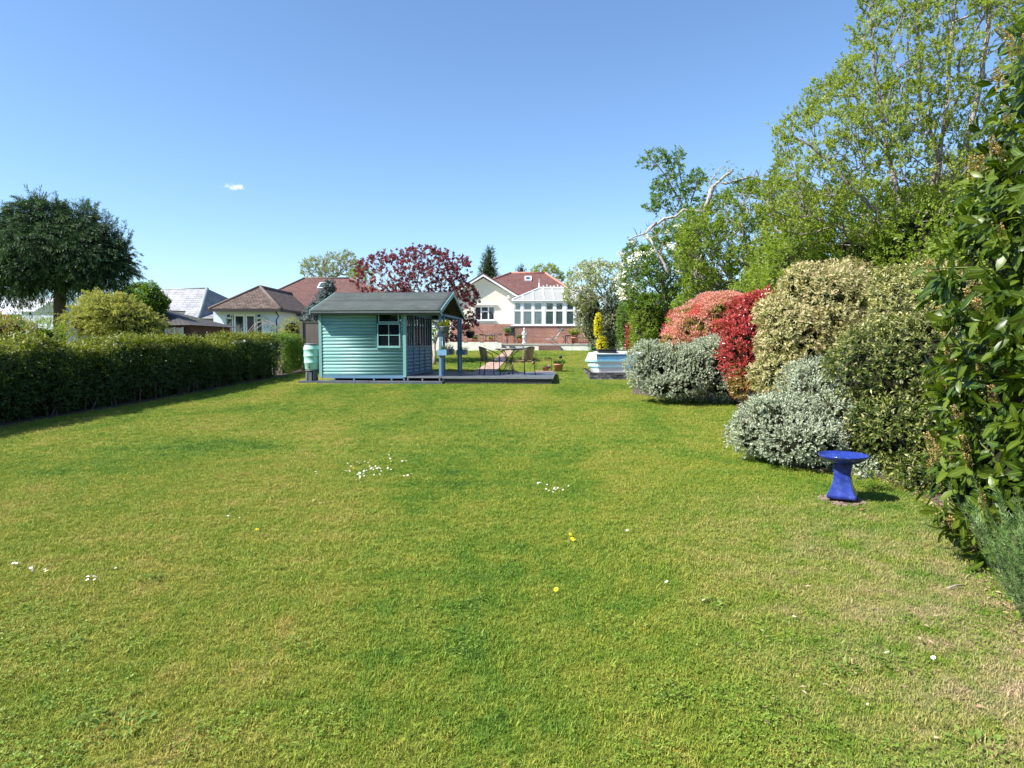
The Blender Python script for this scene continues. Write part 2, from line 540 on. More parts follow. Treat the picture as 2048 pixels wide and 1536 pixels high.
def grow(trunk, tips, step=0.35, bf=0.35, r_tip=0.006, power=0.48, wig=0.06, up=0.25, rmax=None):
    """skeleton: trunk polylines [list of point lists], tips joined on by distance + path length. Returns pos, parent, radius, chains, count"""
    pos, par, pl = [], [], []
    for j, tk in enumerate(trunk):
        tk = [np.array(p, float) for p in tk]
        if j == 0:
            prev = -1; pos.append(tk[0]); par.append(-1); pl.append(0.); prev = 0
        else:
            A = np.array(pos); prev = int(np.argmin(np.linalg.norm(A - tk[0], axis=1)))
        for a, b in zip(tk[:-1], tk[1:]):
            d = np.linalg.norm(b - a); m = max(1, int(d / step))
            for q in range(1, m + 1):
                p = a + (b - a) * q / m + rng.normal(0, wig * .3, 3) * (q < m)
                pos.append(p); par.append(prev); pl.append(pl[prev] + d / m); prev = len(pos) - 1
    A = np.array(pos)
    order = np.argsort([np.min(np.linalg.norm(A - t, axis=1)) for t in tips])
    cap = len(tips) * 14 + len(pos) + 10
    BUF = np.zeros((cap, 3)); BUF[:len(pos)] = A; PL = np.zeros(cap); PL[:len(pos)] = pl
    cnt = len(pos); tipidx = []
    for oi in order:
        t = tips[oi]
        dd = BUF[:cnt] - t
        dist = np.linalg.norm(dd, axis=1)
        cost = dist + bf * PL[:cnt] + .5 * np.maximum(0, dd[:, 2])
        i = int(np.argmin(cost)); a = BUF[i].copy(); d = dist[i]
        m = min(12, max(1, int(d / step)))
        pr = par[i]
        pd = (BUF[i] - BUF[pr]) if pr >= 0 else np.array([0, 0, 1.])
        pd = pd / (np.linalg.norm(pd) + 1e-9)
        c1 = a + (pd * .35 + unit(t - a) * .5) * d * .5 - np.array([0, 0, up * .12 * d])
        prev = i
        for q in range(1, m + 1):
            s = q / m
            p = (1 - s) ** 2 * a + 2 * s * (1 - s) * c1 + s * s * t + (rng.normal(0, wig, 3) * step if q < m else 0)
            if cnt >= cap: break
            BUF[cnt] = p; par.append(prev); PL[cnt] = PL[prev] + np.linalg.norm(p - BUF[prev]); prev = cnt; cnt += 1
        tipidx.append(prev)
    n = cnt; pos = BUF[:n]; par = np.array(par[:n])
    count = np.zeros(n)
    kids = [[] for _ in range(n)]
    for i in range(n):
        if par[i] >= 0: kids[par[i]].append(i)
    for i in range(n - 1, -1, -1):
        if not kids[i]: count[i] = 1
        if par[i] >= 0: count[par[i]] += count[i]
    rad = r_tip * count ** power
    if rmax: rad = np.minimum(rad, rmax)
    chains = []
    stack = [(0, -1)]
    while stack:
        s, p0 = stack.pop()
        ch = [p0, s] if p0 >= 0 else [s]
        cur = s
        while kids[cur]:
            ks = sorted(kids[cur], key=lambda q: -count[q])
            for q in ks[1:]: stack.append((q, cur))
            cur = ks[0]; ch.append(cur)
        chains.append(ch)
    return pos, par, rad, chains, count

def branch_mesh(sk, parent, mat, trunk_name='trunk', limb_name='branches', thin=0.0, nmain=1, side_thr=0.02):
    pos, par, rad, chains, count = sk
    chains = sorted(chains, key=lambda c: -count[c[-1 if len(c) < 2 else 1]])
    m = MB()
    for ch in chains[:nmain]:
        P = pos[ch]
        if len(P) < 2: continue
        r = rad[ch].copy()
        if len(r) > 3 and ch[0] == 0: r[0] *= 1.35
        V, F = tube_arrays(P, r, 10); m.add(V, F, 0, True)
    m.build(trunk_name, mat, parent)
    m = MB()
    for ch in chains[nmain:]:
        P = pos[ch]
        if len(P) < 2: continue
        r = rad[ch].copy(); r[0] = min(r[0], r[1] * 1.1)
        if r[1] < thin: continue
        V, F = tube_arrays(P, r, 3 if r[1] < side_thr else 6, cap=False); m.add(V, F, 0, True)
    if m.v: 
        o = m.build(limb_name, mat, parent); o['kind'] = 'stuff'

def fine_nodes(sk, maxc=3):
    pos, par, rad, chains, count = sk
    ix = np.where((count <= maxc) & (par >= 0))[0]
    A = unit(pos[ix] - pos[par[ix]])
    return pos[ix], A

def stuffpart(o): o['kind'] = 'stuff'; return o

def fronds(P, Nn, per, ln, droop, spread, k, L, wr, up=.2, jit=.4):
    """drooping conifer sprays: PER small shoots along each arching frond"""
    n = len(P); O = unit(Nn + rng.normal(0, jit, Nn.shape) + [0, 0, up]); ln = ln * rng.uniform(.6, 1.3, n)
    t = np.sort(rng.random((n, per)), 1); lat = unit(np.cross(O, np.tile([0, 0, 1.], (n, 1)) + .01))
    s = rng.uniform(-1, 1, (n, per))
    Q = P[:, None] + O[:, None] * (ln[:, None] * t)[..., None] + lat[:, None] * (s * spread * (1.15 - t))[..., None] + rng.normal(0, .02, (n, per, 3))
    Q[..., 2] -= droop * t ** 2 * ln[:, None] + .3 * spread * np.abs(s)
    D = O[:, None] + lat[:, None] * s[..., None] * .8; D = D.copy(); D[..., 2] -= 2 * droop * t
    d = shoots(Q.reshape(-1, 3), unit(D.reshape(-1, 3)), L * 1.1, k, L, wr, 34, droop=.1, jit=.2, young_from=.5)
    d['Gn'] = (np.repeat((t ** 2).ravel(), k) * rng.random(n * per * k) * 1.2).clip(0, 1)
    return d

# ------------------------------------------------------------------ shared materials
M = {}
M['white'] = paint('white_plastic_frame', (0.78, 0.79, 0.8), 0.35, .04, 2, .03)
M['render_cream'] = paint('cream_render', (0.68, 0.645, 0.53), 0.9, .05, 1.2, .25, 90, dirt=(0.62, 0.58, 0.48))
M['render_white'] = paint('white_render', (0.66, 0.70, 0.81), 0.9, .05, 1.5, .25, 90)
M['wall_white'] = paint('white_garden_wall', (0.78, 0.76, 0.70), 0.9, .08, 1.5, .3, 60, dirt=(0.5, 0.47, 0.40))
M['brick'] = brickmat('red_brick', (0.34, 0.105, 0.06), (0.25, 0.075, 0.05), (0.36, 0.30, 0.26), .225, .075, .011)
M['brickxy'] = brickmat('pillar_brick', (0.42, 0.14, 0.09), (0.31, 0.10, 0.07), (0.4, 0.34, 0.3), .225, .075, .011, axis='x+y')
M['roof_red'] = brickmat('red_roof_tiles', (0.20, 0.072, 0.062), (0.14, 0.052, 0.048), (0.05, 0.025, 0.025), .17, .15, .012, bump=1.0, slope=1.75, moss=(0.13, 0.08, 0.06))
M['roof_left'] = brickmat('plain_roof_tiles', (0.17, 0.07, 0.062), (0.12, 0.052, 0.048), (0.04, 0.025, 0.02), .17, .15, .012, bump=1.0, slope=2.0, moss=(0.15, 0.085, 0.06))
M['roof_brown'] = brickmat('mossy_brown_tiles', (0.115, 0.068, 0.05), (0.065, 0.042, 0.034), (0.02, 0.015, 0.014), .17, .15, .014, bump=1.0, axis='x+y', slope=1.7, moss=(0.17, 0.13, 0.10))
M['slate'] = brickmat('grey_slates', (0.34, 0.35, 0.37), (0.27, 0.28, 0.30), (0.16, 0.16, 0.17), .5, .28, .015, bump=0.8, axis='x+y', slope=1.6, rough=.6)
M['roof_shed'] = brickmat('old_shed_tiles', (0.085, 0.08, 0.08), (0.06, 0.055, 0.06), (0.02, 0.02, 0.02), .2, .18, .015, bump=1, axis='x+y', slope=2)
M['gutter'] = paint('dark_gutter', (0.03, 0.027, 0.025), 0.5, .1)
M['lead'] = paint('lead_flashing', (0.22, 0.27, 0.27), 0.5, .1)
M['glass'] = glassmat('window_glass')
M['glass_cons'] = glassmat('conservatory_glass', (0.05, 0.08, 0.09), 2.3)
M['iron'] = paint('black_iron', (0.02, 0.02, 0.022), 0.5, .1, spec=.4)
M['terracotta'] = paint('terracotta', (0.42, 0.17, 0.10), 0.85, .12, 12, .2, dirt=(0.5, 0.36, 0.28))
M['soil'] = paint('dark_soil', (0.075, 0.052, 0.038), 0.95, .35, 14, 1.0, 70, dirt=(0.17, 0.125, 0.09))
M['turq'] = paint('turquoise_timber_paint', (0.175, 0.345, 0.33), 0.5, .15, 2.5, .15, 40, dirt=(0.22, 0.39, 0.37), stretch=(.4, .4, 3))
M['turq_b'] = paint('turquoise_timber_paint_faded', (0.20, 0.375, 0.355), 0.55, .18, 2.2, .2, 40, dirt=(0.26, 0.42, 0.40), stretch=(.5, .5, 3))
M['turq_c'] = paint('turquoise_timber_paint_deep', (0.155, 0.32, 0.305), 0.5, .16, 2.9, .2, 40, dirt=(0.22, 0.36, 0.32), stretch=(.4, .4, 3))
M['turq_trim'] = paint('turquoise_trim_paint', (0.18, 0.355, 0.335), 0.5, .08, 3, .1, 30)
M['turq_blue'] = paint('blue_timber_paint', (0.115, 0.225, 0.33), 0.55, .10, 3, .15, 40)
M['blue_box'] = paint('bright_blue_box_paint', (0.17, 0.33, 0.52), 0.5, .08, 4, .1, 40)
M['felt'] = paint('green_grey_roof_felt', (0.050, 0.062, 0.058), 0.9, .30, 1.6, .5, 220, dirt=(0.095, 0.105, 0.085))
M['felt_edge'] = paint('felt_edge', (0.10, 0.12, 0.11), 0.9, .2, 3, .3, 120)
M['deck'] = paint('dark_grey_deck_stain', (0.085, 0.10, 0.125), 0.5, .2, 3, .3, 50, dirt=(0.14, 0.15, 0.17))
M['deck_edge'] = paint('grey_deck_edge', (0.17, 0.18, 0.20), 0.6, .2, 4, .2, 50)
M['fascia'] = paint('black_fascia', (0.028, 0.03, 0.035), 0.6, .2, 3, .2, 50)
M['wood'] = paint('interior_pine', (0.06, 0.036, 0.022), 0.7, .2, 3, .2, 40, stretch=(.5, .5, 4))
M['fence'] = paint('weathered_fence', (0.13, 0.105, 0.085), 0.85, .25, 3, .4, 40, stretch=(3, 3, .4))
M['butt'] = paint('mint_green_plastic', (0.36, 0.66, 0.55), 0.4, .05, 2, .05)
M['butt_dark'] = paint('grey_plastic', (0.10, 0.11, 0.115), 0.5, .1)
M['cane'] = paint('woven_cane', (0.36, 0.275, 0.14), 0.7, .25, 40, .8, 130)
_n = M['cane'].node_tree; _t = N(_n, 'ShaderNodeBsdfTranslucent'); _t.inputs['Color'].default_value = (.5, .38, .18, 1)      # open weave lets light through
_m = N(_n, 'ShaderNodeMixShader'); _m.inputs[0].default_value = .35
_n.links.new(_n.nodes['Principled BSDF'].outputs[0], _m.inputs[1]); _n.links.new(_t.outputs[0], _m.inputs[2]); _n.links.new(_m.outputs[0], _n.nodes['Material Output'].inputs['Surface'])
M['metal'] = paint('bronze_steel_tube', (0.055, 0.045, 0.04), 0.4, .1, metal=.5)
M['tabletop'] = paint('table_top', (0.30, 0.25, 0.18), 0.3, .15, 20, .2, 90)
M['blue_glaze'] = paint('cobalt_blue_glaze', (0.018, 0.034, 0.22), 0.18, .45, 8, .15, 30, spec=.6, dirt=(0.07, 0.11, 0.30))
M['stone'] = paint('dark_edging_stone', (0.085, 0.085, 0.092), 0.8, .45, 6, .8, 60, dirt=(0.19, 0.19, 0.20))
M['stone_b'] = paint('pale_edging_stone', (0.15, 0.15, 0.155), 0.85, .3, 9, .8, 60)
M['stone_c'] = paint('black_edging_stone', (0.04, 0.04, 0.045), 0.8, .3, 9, .8, 60)
M['rubble'] = paint('rough_stone', (0.20, 0.14, 0.11), 0.95, .3, 14, 1.0, 60)
M['boat_white'] = paint('boat_white_paint', (0.72, 0.78, 0.80), 0.35, .05, 3, .03, dirt=(0.6, 0.68, 0.7))
M['boat_blue'] = paint('boat_blue_paint', (0.12, 0.30, 0.50), 0.35, .12, 5, .05, dirt=(0.2, 0.42, 0.58))
M['boat_pale'] = paint('boat_pale_blue_paint', (0.36, 0.66, 0.82), 0.35, .06, 5, .05)
M['statue'] = paint('white_stone', (0.50, 0.50, 0.48), 0.7, .06, 8, .2)
M['paving'] = paint('pink_paving', (0.42, 0.27, 0.23), 0.85, .15, 6, .3, 50)
M['coping'] = paint('coping_stone', (0.40, 0.37, 0.32), 0.85, .15, 5, .3, 50)
M['twig'] = paint('shade_core', (0.022, 0.024, 0.012), 1.0, .4, 20, 1.0, 30, spec=.05)  # near-black colour of the added cores, stands for shade between the leaves
M['bark'] = barkmat('brown_bark', (0.09, 0.065, 0.05), (0.20, 0.155, 0.125))
M['bark_grey'] = barkmat('grey_bark', (0.16, 0.135, 0.12), (0.36, 0.31, 0.28))
M['bark_dark'] = barkmat('dark_conifer_bark', (0.05, 0.03, 0.025), (0.11, 0.065, 0.05))
M['bark_white'] = barkmat('bleached_dead_bark', (0.17, 0.14, 0.12), (0.56, 0.52, 0.48), 14, 1.0)
M['bark_pale'] = barkmat('pale_maple_bark', (0.22, 0.17, 0.14), (0.42, 0.35, 0.30), 10)

# ================================================================== GROUND
def lawn_colour_nodes(nt, blades):
    """the lawn's own colours, by place: lush green, olive, straw; used by the ground and by the blades"""
    g = N(nt, 'ShaderNodeNewGeometry')
    mp = N(nt, 'ShaderNodeMapping'); mp.inputs['Rotation'].default_value = (0, 0, R(28)); mp.inputs['Scale'].default_value = (1, .55, 0)
    nt.links.new(g.outputs['Position'], mp.inputs['Vector'])
    n1 = N(nt, 'ShaderNodeTexNoise', Scale=.42, Detail=5.0, Roughness=0.6, Distortion=.6); nt.links.new(mp.outputs[0], n1.inputs['Vector'])
    n2 = N(nt, 'ShaderNodeTexNoise', Scale=3.2, Detail=6.0, Roughness=0.72); nt.links.new(g.outputs['Position'], n2.inputs['Vector'])
    n3 = N(nt, 'ShaderNodeTexNoise', Scale=45.0, Detail=4.0, Roughness=0.75); nt.links.new(g.outputs['Position'], n3.inputs['Vector'])
    a = N(nt, 'ShaderNodeMath', operation='MULTIPLY_ADD'); nt.links.new(n1.outputs['Fac'], a.inputs[0]); a.inputs[1].default_value = 1.55; a.inputs[2].default_value = -1.035
    n4 = N(nt, 'ShaderNodeTexNoise', Scale=13.0, Detail=4.0, Roughness=0.7); nt.links.new(g.outputs['Position'], n4.inputs['Vector'])
    a2 = N(nt, 'ShaderNodeMath', operation='MULTIPLY_ADD'); nt.links.new(n4.outputs['Fac'], a2.inputs[0]); a2.inputs[1].default_value = .55; nt.links.new(a.outputs[0], a2.inputs[2])
    b = N(nt, 'ShaderNodeMath', operation='MULTIPLY_ADD'); nt.links.new(n2.outputs['Fac'], b.inputs[0]); b.inputs[1].default_value = .85; nt.links.new(a2.outputs[0], b.inputs[2])
    # faint bands left by the mower
    wv = N(nt, 'ShaderNodeTexWave', Scale=.55, Distortion=2.2, Detail=2.0); wv.bands_direction = 'Y'; nt.links.new(g.outputs['Position'], wv.inputs['Vector'])
    b2 = N(nt, 'ShaderNodeMath', operation='MULTIPLY_ADD'); nt.links.new(wv.outputs['Fac'], b2.inputs[0]); b2.inputs[1].default_value = .07; nt.links.new(b.outputs[0], b2.inputs[2])
    f = b2.outputs[0]
    c = ramp(nt, LAWN, f).outputs['Color']
    # worn, dry ground in the near right corner and by the border
    sp = N(nt, 'ShaderNodeSeparateXYZ'); nt.links.new(g.outputs['Position'], sp.inputs[0])
    dx = N(nt, 'ShaderNodeMapRange'); dx.inputs['From Min'].default_value = .9; dx.inputs['From Max'].default_value = 2.6; nt.links.new(sp.outputs['X'], dx.inputs['Value'])
    dy = N(nt, 'ShaderNodeMapRange'); dy.inputs['From Min'].default_value = 7.5; dy.inputs['From Max'].default_value = 3.0; nt.links.new(sp.outputs['Y'], dy.inputs['Value'])
    dm = N(nt, 'ShaderNodeMath', operation='MULTIPLY'); nt.links.new(dx.outputs[0], dm.inputs[0]); nt.links.new(dy.outputs[0], dm.inputs[1])
    dn = N(nt, 'ShaderNodeMath', operation='MULTIPLY_ADD'); nt.links.new(n2.outputs['Fac'], dn.inputs[0]); dn.inputs[1].default_value = 4.2; dn.inputs[2].default_value = -1.55
    dd = N(nt, 'ShaderNodeMath', operation='MULTIPLY'); dd.use_clamp = True; nt.links.new(dm.outputs[0], dd.inputs[0]); nt.links.new(dn.outputs[0], dd.inputs[1])
    c = mixc(nt, dd.outputs[0], c, (0.42, 0.33, 0.20))
    return g, n3, c

LAWN = [(.10, (0.080, 0.165, 0.019)), (.30, (0.142, 0.236, 0.023)), (.47, (0.222, 0.280, 0.033)), (.64, (0.283, 0.304, 0.047)), (.84, (0.36, 0.318, 0.080))]
m, nt, b = newmat('lawn_ground'); M['lawn'] = m
g, n3, c = lawn_colour_nodes(nt, False)
# soil and thatch show between the blades
r3 = ramp(nt, [(.36, (.36, .34, .34)), (.62, (.86, .84, .86))], n3.outputs['Fac'])
c = mixc(nt, 1.0, c, r3.outputs['Color'], 'MULTIPLY')
nt.links.new(c, b.inputs['Base Color']); b.inputs['Roughness'].default_value = .9; b.inputs['Specular IOR Level'].default_value = .15
bp = N(nt, 'ShaderNodeBump', Strength=.8, Distance=.03); nt.links.new(n3.outputs['Fac'], bp.inputs['Height']); nt.links.new(bp.outputs[0], b.inputs['Normal'])

m, nt, b = newmat('grass_blades'); M['blade'] = m
g, n3, c = lawn_colour_nodes(nt, True)
oi = N(nt, 'ShaderNodeObjectInfo')
at_ = N(nt, 'ShaderNodeAttribute'); at_.attribute_name = 'tint'
sp = N(nt, 'ShaderNodeSeparateColor'); nt.links.new(at_.outputs['Color'], sp.inputs[0])
rr = ramp(nt, [(0, (.75, .85, .8)), (.5, (1, 1.05, 1)), (.86, (1.25, 1.2, 1.1)), (1, (1.6, 1.25, 1.7))], sp.outputs['Red'])
c = mixc(nt, 1.0, c, rr.outputs['Color'], 'MULTIPLY')
r2 = ramp(nt, [(0, (.8, .9, .8)), (1, (1.25, 1.15, 1.2))], oi.outputs['Random'])
c = mixc(nt, 1.0, c, r2.outputs['Color'], 'MULTIPLY')
nt.links.new(c, b.inputs['Base Color']); b.inputs['Roughness'].default_value = .55; b.inputs['Specular IOR Level'].default_value = .3
tr = N(nt, 'ShaderNodeBsdfTranslucent'); nt.links.new(c, tr.inputs['Color'])
ms = N(nt, 'ShaderNodeMixShader'); ms.inputs[0].default_value = .3
nt.links.new(b.outputs[0], ms.inputs[1]); nt.links.new(tr.outputs[0], ms.inputs[2]); nt.links.new(ms.outputs[0], nt.nodes['Material Output'].inputs['Surface'])

def grid_sheet(name, xs, ys, mat, dz=0.0, rough=0.0):
    X, Y = np.meshgrid(xs, ys)
    Z = gz(Y) + dz
    P = np.stack([X.ravel(), Y.ravel(), Z.ravel()], 1)
    if rough: P[:, 2] += rough * (vnoise(P * [1.2, 1.2, 0] + 3) - .5) * (np.abs(P[:, 0]) < 12)
    nx, ny = len(xs), len(ys)
    F = [(j * nx + i, j * nx + i + 1, (j + 1) * nx + i + 1, (j + 1) * nx + i) for j in range(ny - 1) for i in range(nx - 1)]
    me = bpy.data.meshes.new(name); me.from_pydata(P.tolist(), [], F)
    me.polygons.foreach_set('use_smooth', [True] * len(F))
    return link_mesh(me, name, mat)
xs = np.concatenate([[-400, -150, -60, -30], np.linspace(-16, 16, 65), [30, 60, 150, 400]])
ys = np.concatenate([[-60, -20, -5], np.linspace(0, 40, 101), [60, 90, 150, 260, 420]])
lawn = grid_sheet('lawn', xs, ys, M['lawn']); tag(lawn, 'mown lawn, green with olive and straw coloured patches', None, None, 'structure')

# border line between lawn and the planted bed on the right
EDGE = [G(1276, 752), G(1262, 788), G(1330, 797), G(1470, 806), G(1490, 860), G(1530, 915), G(1640, 945), G(1745, 952), G(1830, 985), G(1910, 1030), G(1965, 1100), G(2005, 1180), G(2075, 1290), G(2180, 1400)]
bed = MB()
outer = [np.array([p[0] + 12 - i * .5, p[1] + .3, float(gz(p[1] + .3))]) for i, p in enumerate(EDGE)]
V, F = [], []
for a, o_ in zip(EDGE, outer):
    for k in range(13):
        s = k / 12; s = s * s
        p = a * (1 - s) + o_ * s
        V.append((p[0], p[1], float(gz(p[1])) + .008 + .03 * min(1, k / 2) + .02 * float(vnoise(np.array([[p[0] * 5, p[1] * 5, 0]]))[0])))
for i in range(len(EDGE) - 1):
    for k in range(12):
        F.append((i * 13 + k, (i + 1) * 13 + k, (i + 1) * 13 + k + 1, i * 13 + k + 1))
bed.add(V, F, 0, True)
o = bed.build('soil_bed', M['soil']); tag(o, 'bare brown soil of the planted border along the lawn', None, None, 'structure')
hb = MB()
HA, HB = G(-40, 858), G(596, 745)
hd = unit((HB - HA)[None])[0]
HA2 = HA - hd * 9
hn = np.array([-hd[1], hd[0], 0]); hn /= np.linalg.norm(hn)      # away from the lawn (to the left)
V, F = [], []
nseg = 40
for i in range(nseg + 1):
    p = HA2 + (HB + hd * 2 - HA2) * i / nseg
    wv = .12 * math.sin(i * 1.7) + .08 * math.sin(i * .6)
    for off in (-.22 - wv * .5, 1.4):
        q = p + hn * off; V.append((q[0], q[1], float(gz(q[1])) + .012))
for i in range(nseg): F.append((2 * i, 2 * i + 2, 2 * i + 3, 2 * i + 1))
o = MB().add(V, F).build('hedge_soil', M['soil']); tag(o, 'strip of dark soil under the hedge', None, None, 'structure')

# brick path running from the deck to the steps
pa = [G(947, 744), G(992, 744), G(1026, 702), G(1011, 702)]
V, F = [], []; nrow = 30
pm = MB()
pth = thing('garden_path', 'narrow pink paved path across the far lawn behind the deck', 'path', (pa[0] + pa[1]) / 2)
pth['kind'] = 'structure'; del pth['category']
nrow = 26
slab_me = {}
for i in range(nrow):
    a0, a1 = i / nrow, (i + .96) / nrow
    for j in range(2):
        u0, u1 = j / 2 + .01, (j + 1) / 2 - .01
        P = []
        for (aa, uu) in ((a0, u0), (a0, u1), (a1, u1), (a1, u0)):
            L_ = pa[0] * (1 - aa) + pa[3] * aa; R_ = pa[1] * (1 - aa) + pa[2] * aa
            q = L_ * (1 - uu) + R_ * uu; q[2] = float(gz(q[1])) - .02; P.append(q)
        MB().prism(P, (0, 0, .045 + .004 * random.random())).build('paving_slab', M['paving'], pth)

# grass as real blades: three tufts, scattered by geometry nodes
def make_tuft(name, nb, h, spread, seed):
    rs = np.random.default_rng(seed); V, F, C = [], [], []
    for i in range(nb):
        a = rs.random() * 6.283; r = spread * math.sqrt(rs.random()); base = np.array([r * math.cos(a), r * math.sin(a), 0])
        d = rs.random() * 6.283; lean = np.array([math.cos(d), math.sin(d), 0]); side = np.array([-lean[1], lean[0], 0])
        hh = h * rs.uniform(.55, 1.25); ln = rs.uniform(.3, 1.3) * hh; wd = rs.uniform(.0010, .0021)
        p1 = base + lean * ln * .3 + np.array([0, 0, hh * .6]); p2 = base + lean * ln + np.array([0, 0, hh])
        b = len(V); V += [base - side * wd, base + side * wd, p1 - side * wd * .8, p1 + side * wd * .8, p2]
        F += [(b, b + 1, b + 3, b + 2), (b + 2, b + 3, b + 4)]; t = rs.random(); C += [(t, t, t, 1)] * 5
    me = bpy.data.meshes.new(name); me.from_pydata([tuple(map(float, v)) for v in V], [], F)
    a = me.attributes.new('tint', 'FLOAT_COLOR', 'POINT'); a.data.foreach_set('color', np.array(C, 'f').ravel())
    me.materials.append(M['blade'])
    o = bpy.data.objects.new(name, me)
    return o
tufts = bpy.data.collections.new('tufts')
for i in range(4): tufts.objects.link(make_tuft('grass_tuft', 20, .017, .032, 11 + i))

def grass_zone(name, label, xs, ys, density, smin, smax):
    sh = grid_sheet(name, xs, ys, M['lawn'], dz=.0)
    me = sh.data
    # keep only faces inside the view wedge and on the lawn
    ng = bpy.data.node_groups.new(name, 'GeometryNodeTree')
    ng.interface.new_socket('Geometry', in_out='INPUT', socket_type='NodeSocketGeometry')
    ng.interface.new_socket('Geometry', in_out='OUTPUT', socket_type='NodeSocketGeometry')
    gi = ng.nodes.new('NodeGroupInput'); go = ng.nodes.new('NodeGroupOutput')
    dp = ng.nodes.new('GeometryNodeDistributePointsOnFaces'); dp.inputs['Density'].default_value = density
    dp.inputs['Seed'].default_value = 5
    ci = ng.nodes.new('GeometryNodeCollectionInfo'); ci.inputs['Collection'].default_value = tufts
    ci.inputs['Separate Children'].default_value = True; ci.inputs['Reset Children'].default_value = True
    ip = ng.nodes.new('GeometryNodeInstanceOnPoints'); ip.inputs['Pick Instance'].default_value = True
    rv = ng.nodes.new('FunctionNodeRandomValue'); rv.data_type = 'FLOAT_VECTOR'
    rv.inputs['Min'].default_value = (-.25, -.25, 0); rv.inputs['Max'].default_value = (.25, .25, 6.283)
    rs_ = ng.nodes.new('FunctionNodeRandomValue'); rs_.data_type = 'FLOAT'
    rs_.inputs[2].default_value = smin; rs_.inputs[3].default_value = smax
    L = ng.links.new
    L(gi.outputs[0], dp.inputs['Mesh']); L(dp.outputs['Points'], ip.inputs['Points']); L(ci.outputs[0], ip.inputs['Instance'])
    L(rv.outputs['Value'], ip.inputs['Rotation']); L(rs_.outputs[1], ip.inputs['Scale'])
    L(ip.outputs[0], go.inputs[0])
    md = sh.modifiers.new('grass', 'NODES'); md.node_group = ng
    tag(sh, label, None, None, 'stuff'); sh['category'] = 'grass'
    return sh
def wedge(y0, y1, n, margin=1.03):
    """cells of a grid clipped to the part of the ground the camera can see"""
    pass
def grass_wedge(name, label, y0, y1, density, smin, smax, rows=14):
    """a strip of lawn between distances Y0 and Y1, as wide as the garden or the view"""
    V, F = [], []; nx = 24
    edge_x = lambda y: np.interp(y, [p[1] for p in EDGE[::-1]], [p[0] for p in EDGE[::-1]])
    hedge_x = lambda y: HA[0] + (y - HA[1]) * hd[0] / hd[1]
    for j in range(rows + 1):
        y = y0 + (y1 - y0) * j / rows
        xl = max(-y * .79 - 3.2, hedge_x(y) + .12); xr = min(y * .79 + 3.2, edge_x(y) + .09 if y < EDGE[0][1] else 5.2)
        for i in range(nx + 1):
            x = xl + (xr - xl) * i / nx; V.append((x, y, float(gz(y)) + .0005))
    for j in range(rows):
        for i in range(nx):
            a = j * (nx + 1) + i
            cx = np.mean([V[a][0], V[a + 1][0]]); cy = (V[a][1] + V[a + nx + 1][1]) / 2
            if any(x0 < cx < x1 and q0 < cy < q1 for x0, x1, q0, q1 in KEEP_OUT): continue
            F.append((a, a + 1, a + nx + 2, a + nx + 1))
    me = bpy.data.meshes.new(name); me.from_pydata(V, [], F)
    sh = link_mesh(me, name, M['lawn'])
    ng = bpy.data.node_groups.new(name, 'GeometryNodeTree')
    ng.interface.new_socket('Geometry', in_out='INPUT', socket_type='NodeSocketGeometry')
    ng.interface.new_socket('Geometry', in_out='OUTPUT', socket_type='NodeSocketGeometry')
    gi = ng.nodes.new('NodeGroupInput'); go = ng.nodes.new('NodeGroupOutput')
    dp = ng.nodes.new('GeometryNodeDistributePointsOnFaces'); dp.inputs['Density'].default_value = density; dp.inputs['Seed'].default_value = 5
    ci = ng.nodes.new('GeometryNodeCollectionInfo'); ci.inputs['Collection'].default_value = tufts
    ci.inputs['Separate Children'].default_value = True; ci.inputs['Reset Children'].default_value = True
    ip = ng.nodes.new('GeometryNodeInstanceOnPoints'); ip.inputs['Pick Instance'].default_value = True
    rv = ng.nodes.new('FunctionNodeRandomValue'); rv.data_type = 'FLOAT_VECTOR'
    rv.inputs['Min'].default_value = (-.3, -.3, 0); rv.inputs['Max'].default_value = (.3, .3, 6.283)
    rs_ = ng.nodes.new('FunctionNodeRandomValue'); rs_.data_type = 'FLOAT'
    rs_.inputs[2].default_value = smin; rs_.inputs[3].default_value = smax
    L = ng.links.new
    L(gi.outputs[0], dp.inputs['Mesh']); L(dp.outputs['Points'], ip.inputs['Points']); L(ci.outputs[0], ip.inputs['Instance'])
    L(rv.outputs['Value'], ip.inputs['Rotation']); L(rs_.outputs[1], ip.inputs['Scale']); L(ip.outputs[0], go.inputs[0])
    md = sh.modifiers.new('grass', 'NODES'); md.node_group = ng
    tag(sh, label, 'grass', None, 'stuff')
    return sh
KEEP_OUT = [(-6.4, 1.3, 20.0, 24.2), (2.0, 4.6, 21.0, 23.6)]
grass_wedge('grass_tufts', 'scattered longer tufts of grass in the near lawn', 1.0, 8.5, 20, 1.4, 2.1)
grass_wedge('grass_blades', 'short mown grass blades of the nearest lawn', 0.6, 4.5, 2000, .6, 1.2)
grass_wedge('grass_blades', 'short grass blades of the middle lawn', 4.5, 9.0, 1000, .8, 1.45)
grass_wedge('grass_blades', 'short grass blades of the lawn in front of the summerhouse', 9.0, 20.0, 260, 1.1, 1.9)
grass_wedge('grass_blades', 'short grass blades of the far lawn by the patio', 20.0, 35.5, 60, 1.5, 2.4)

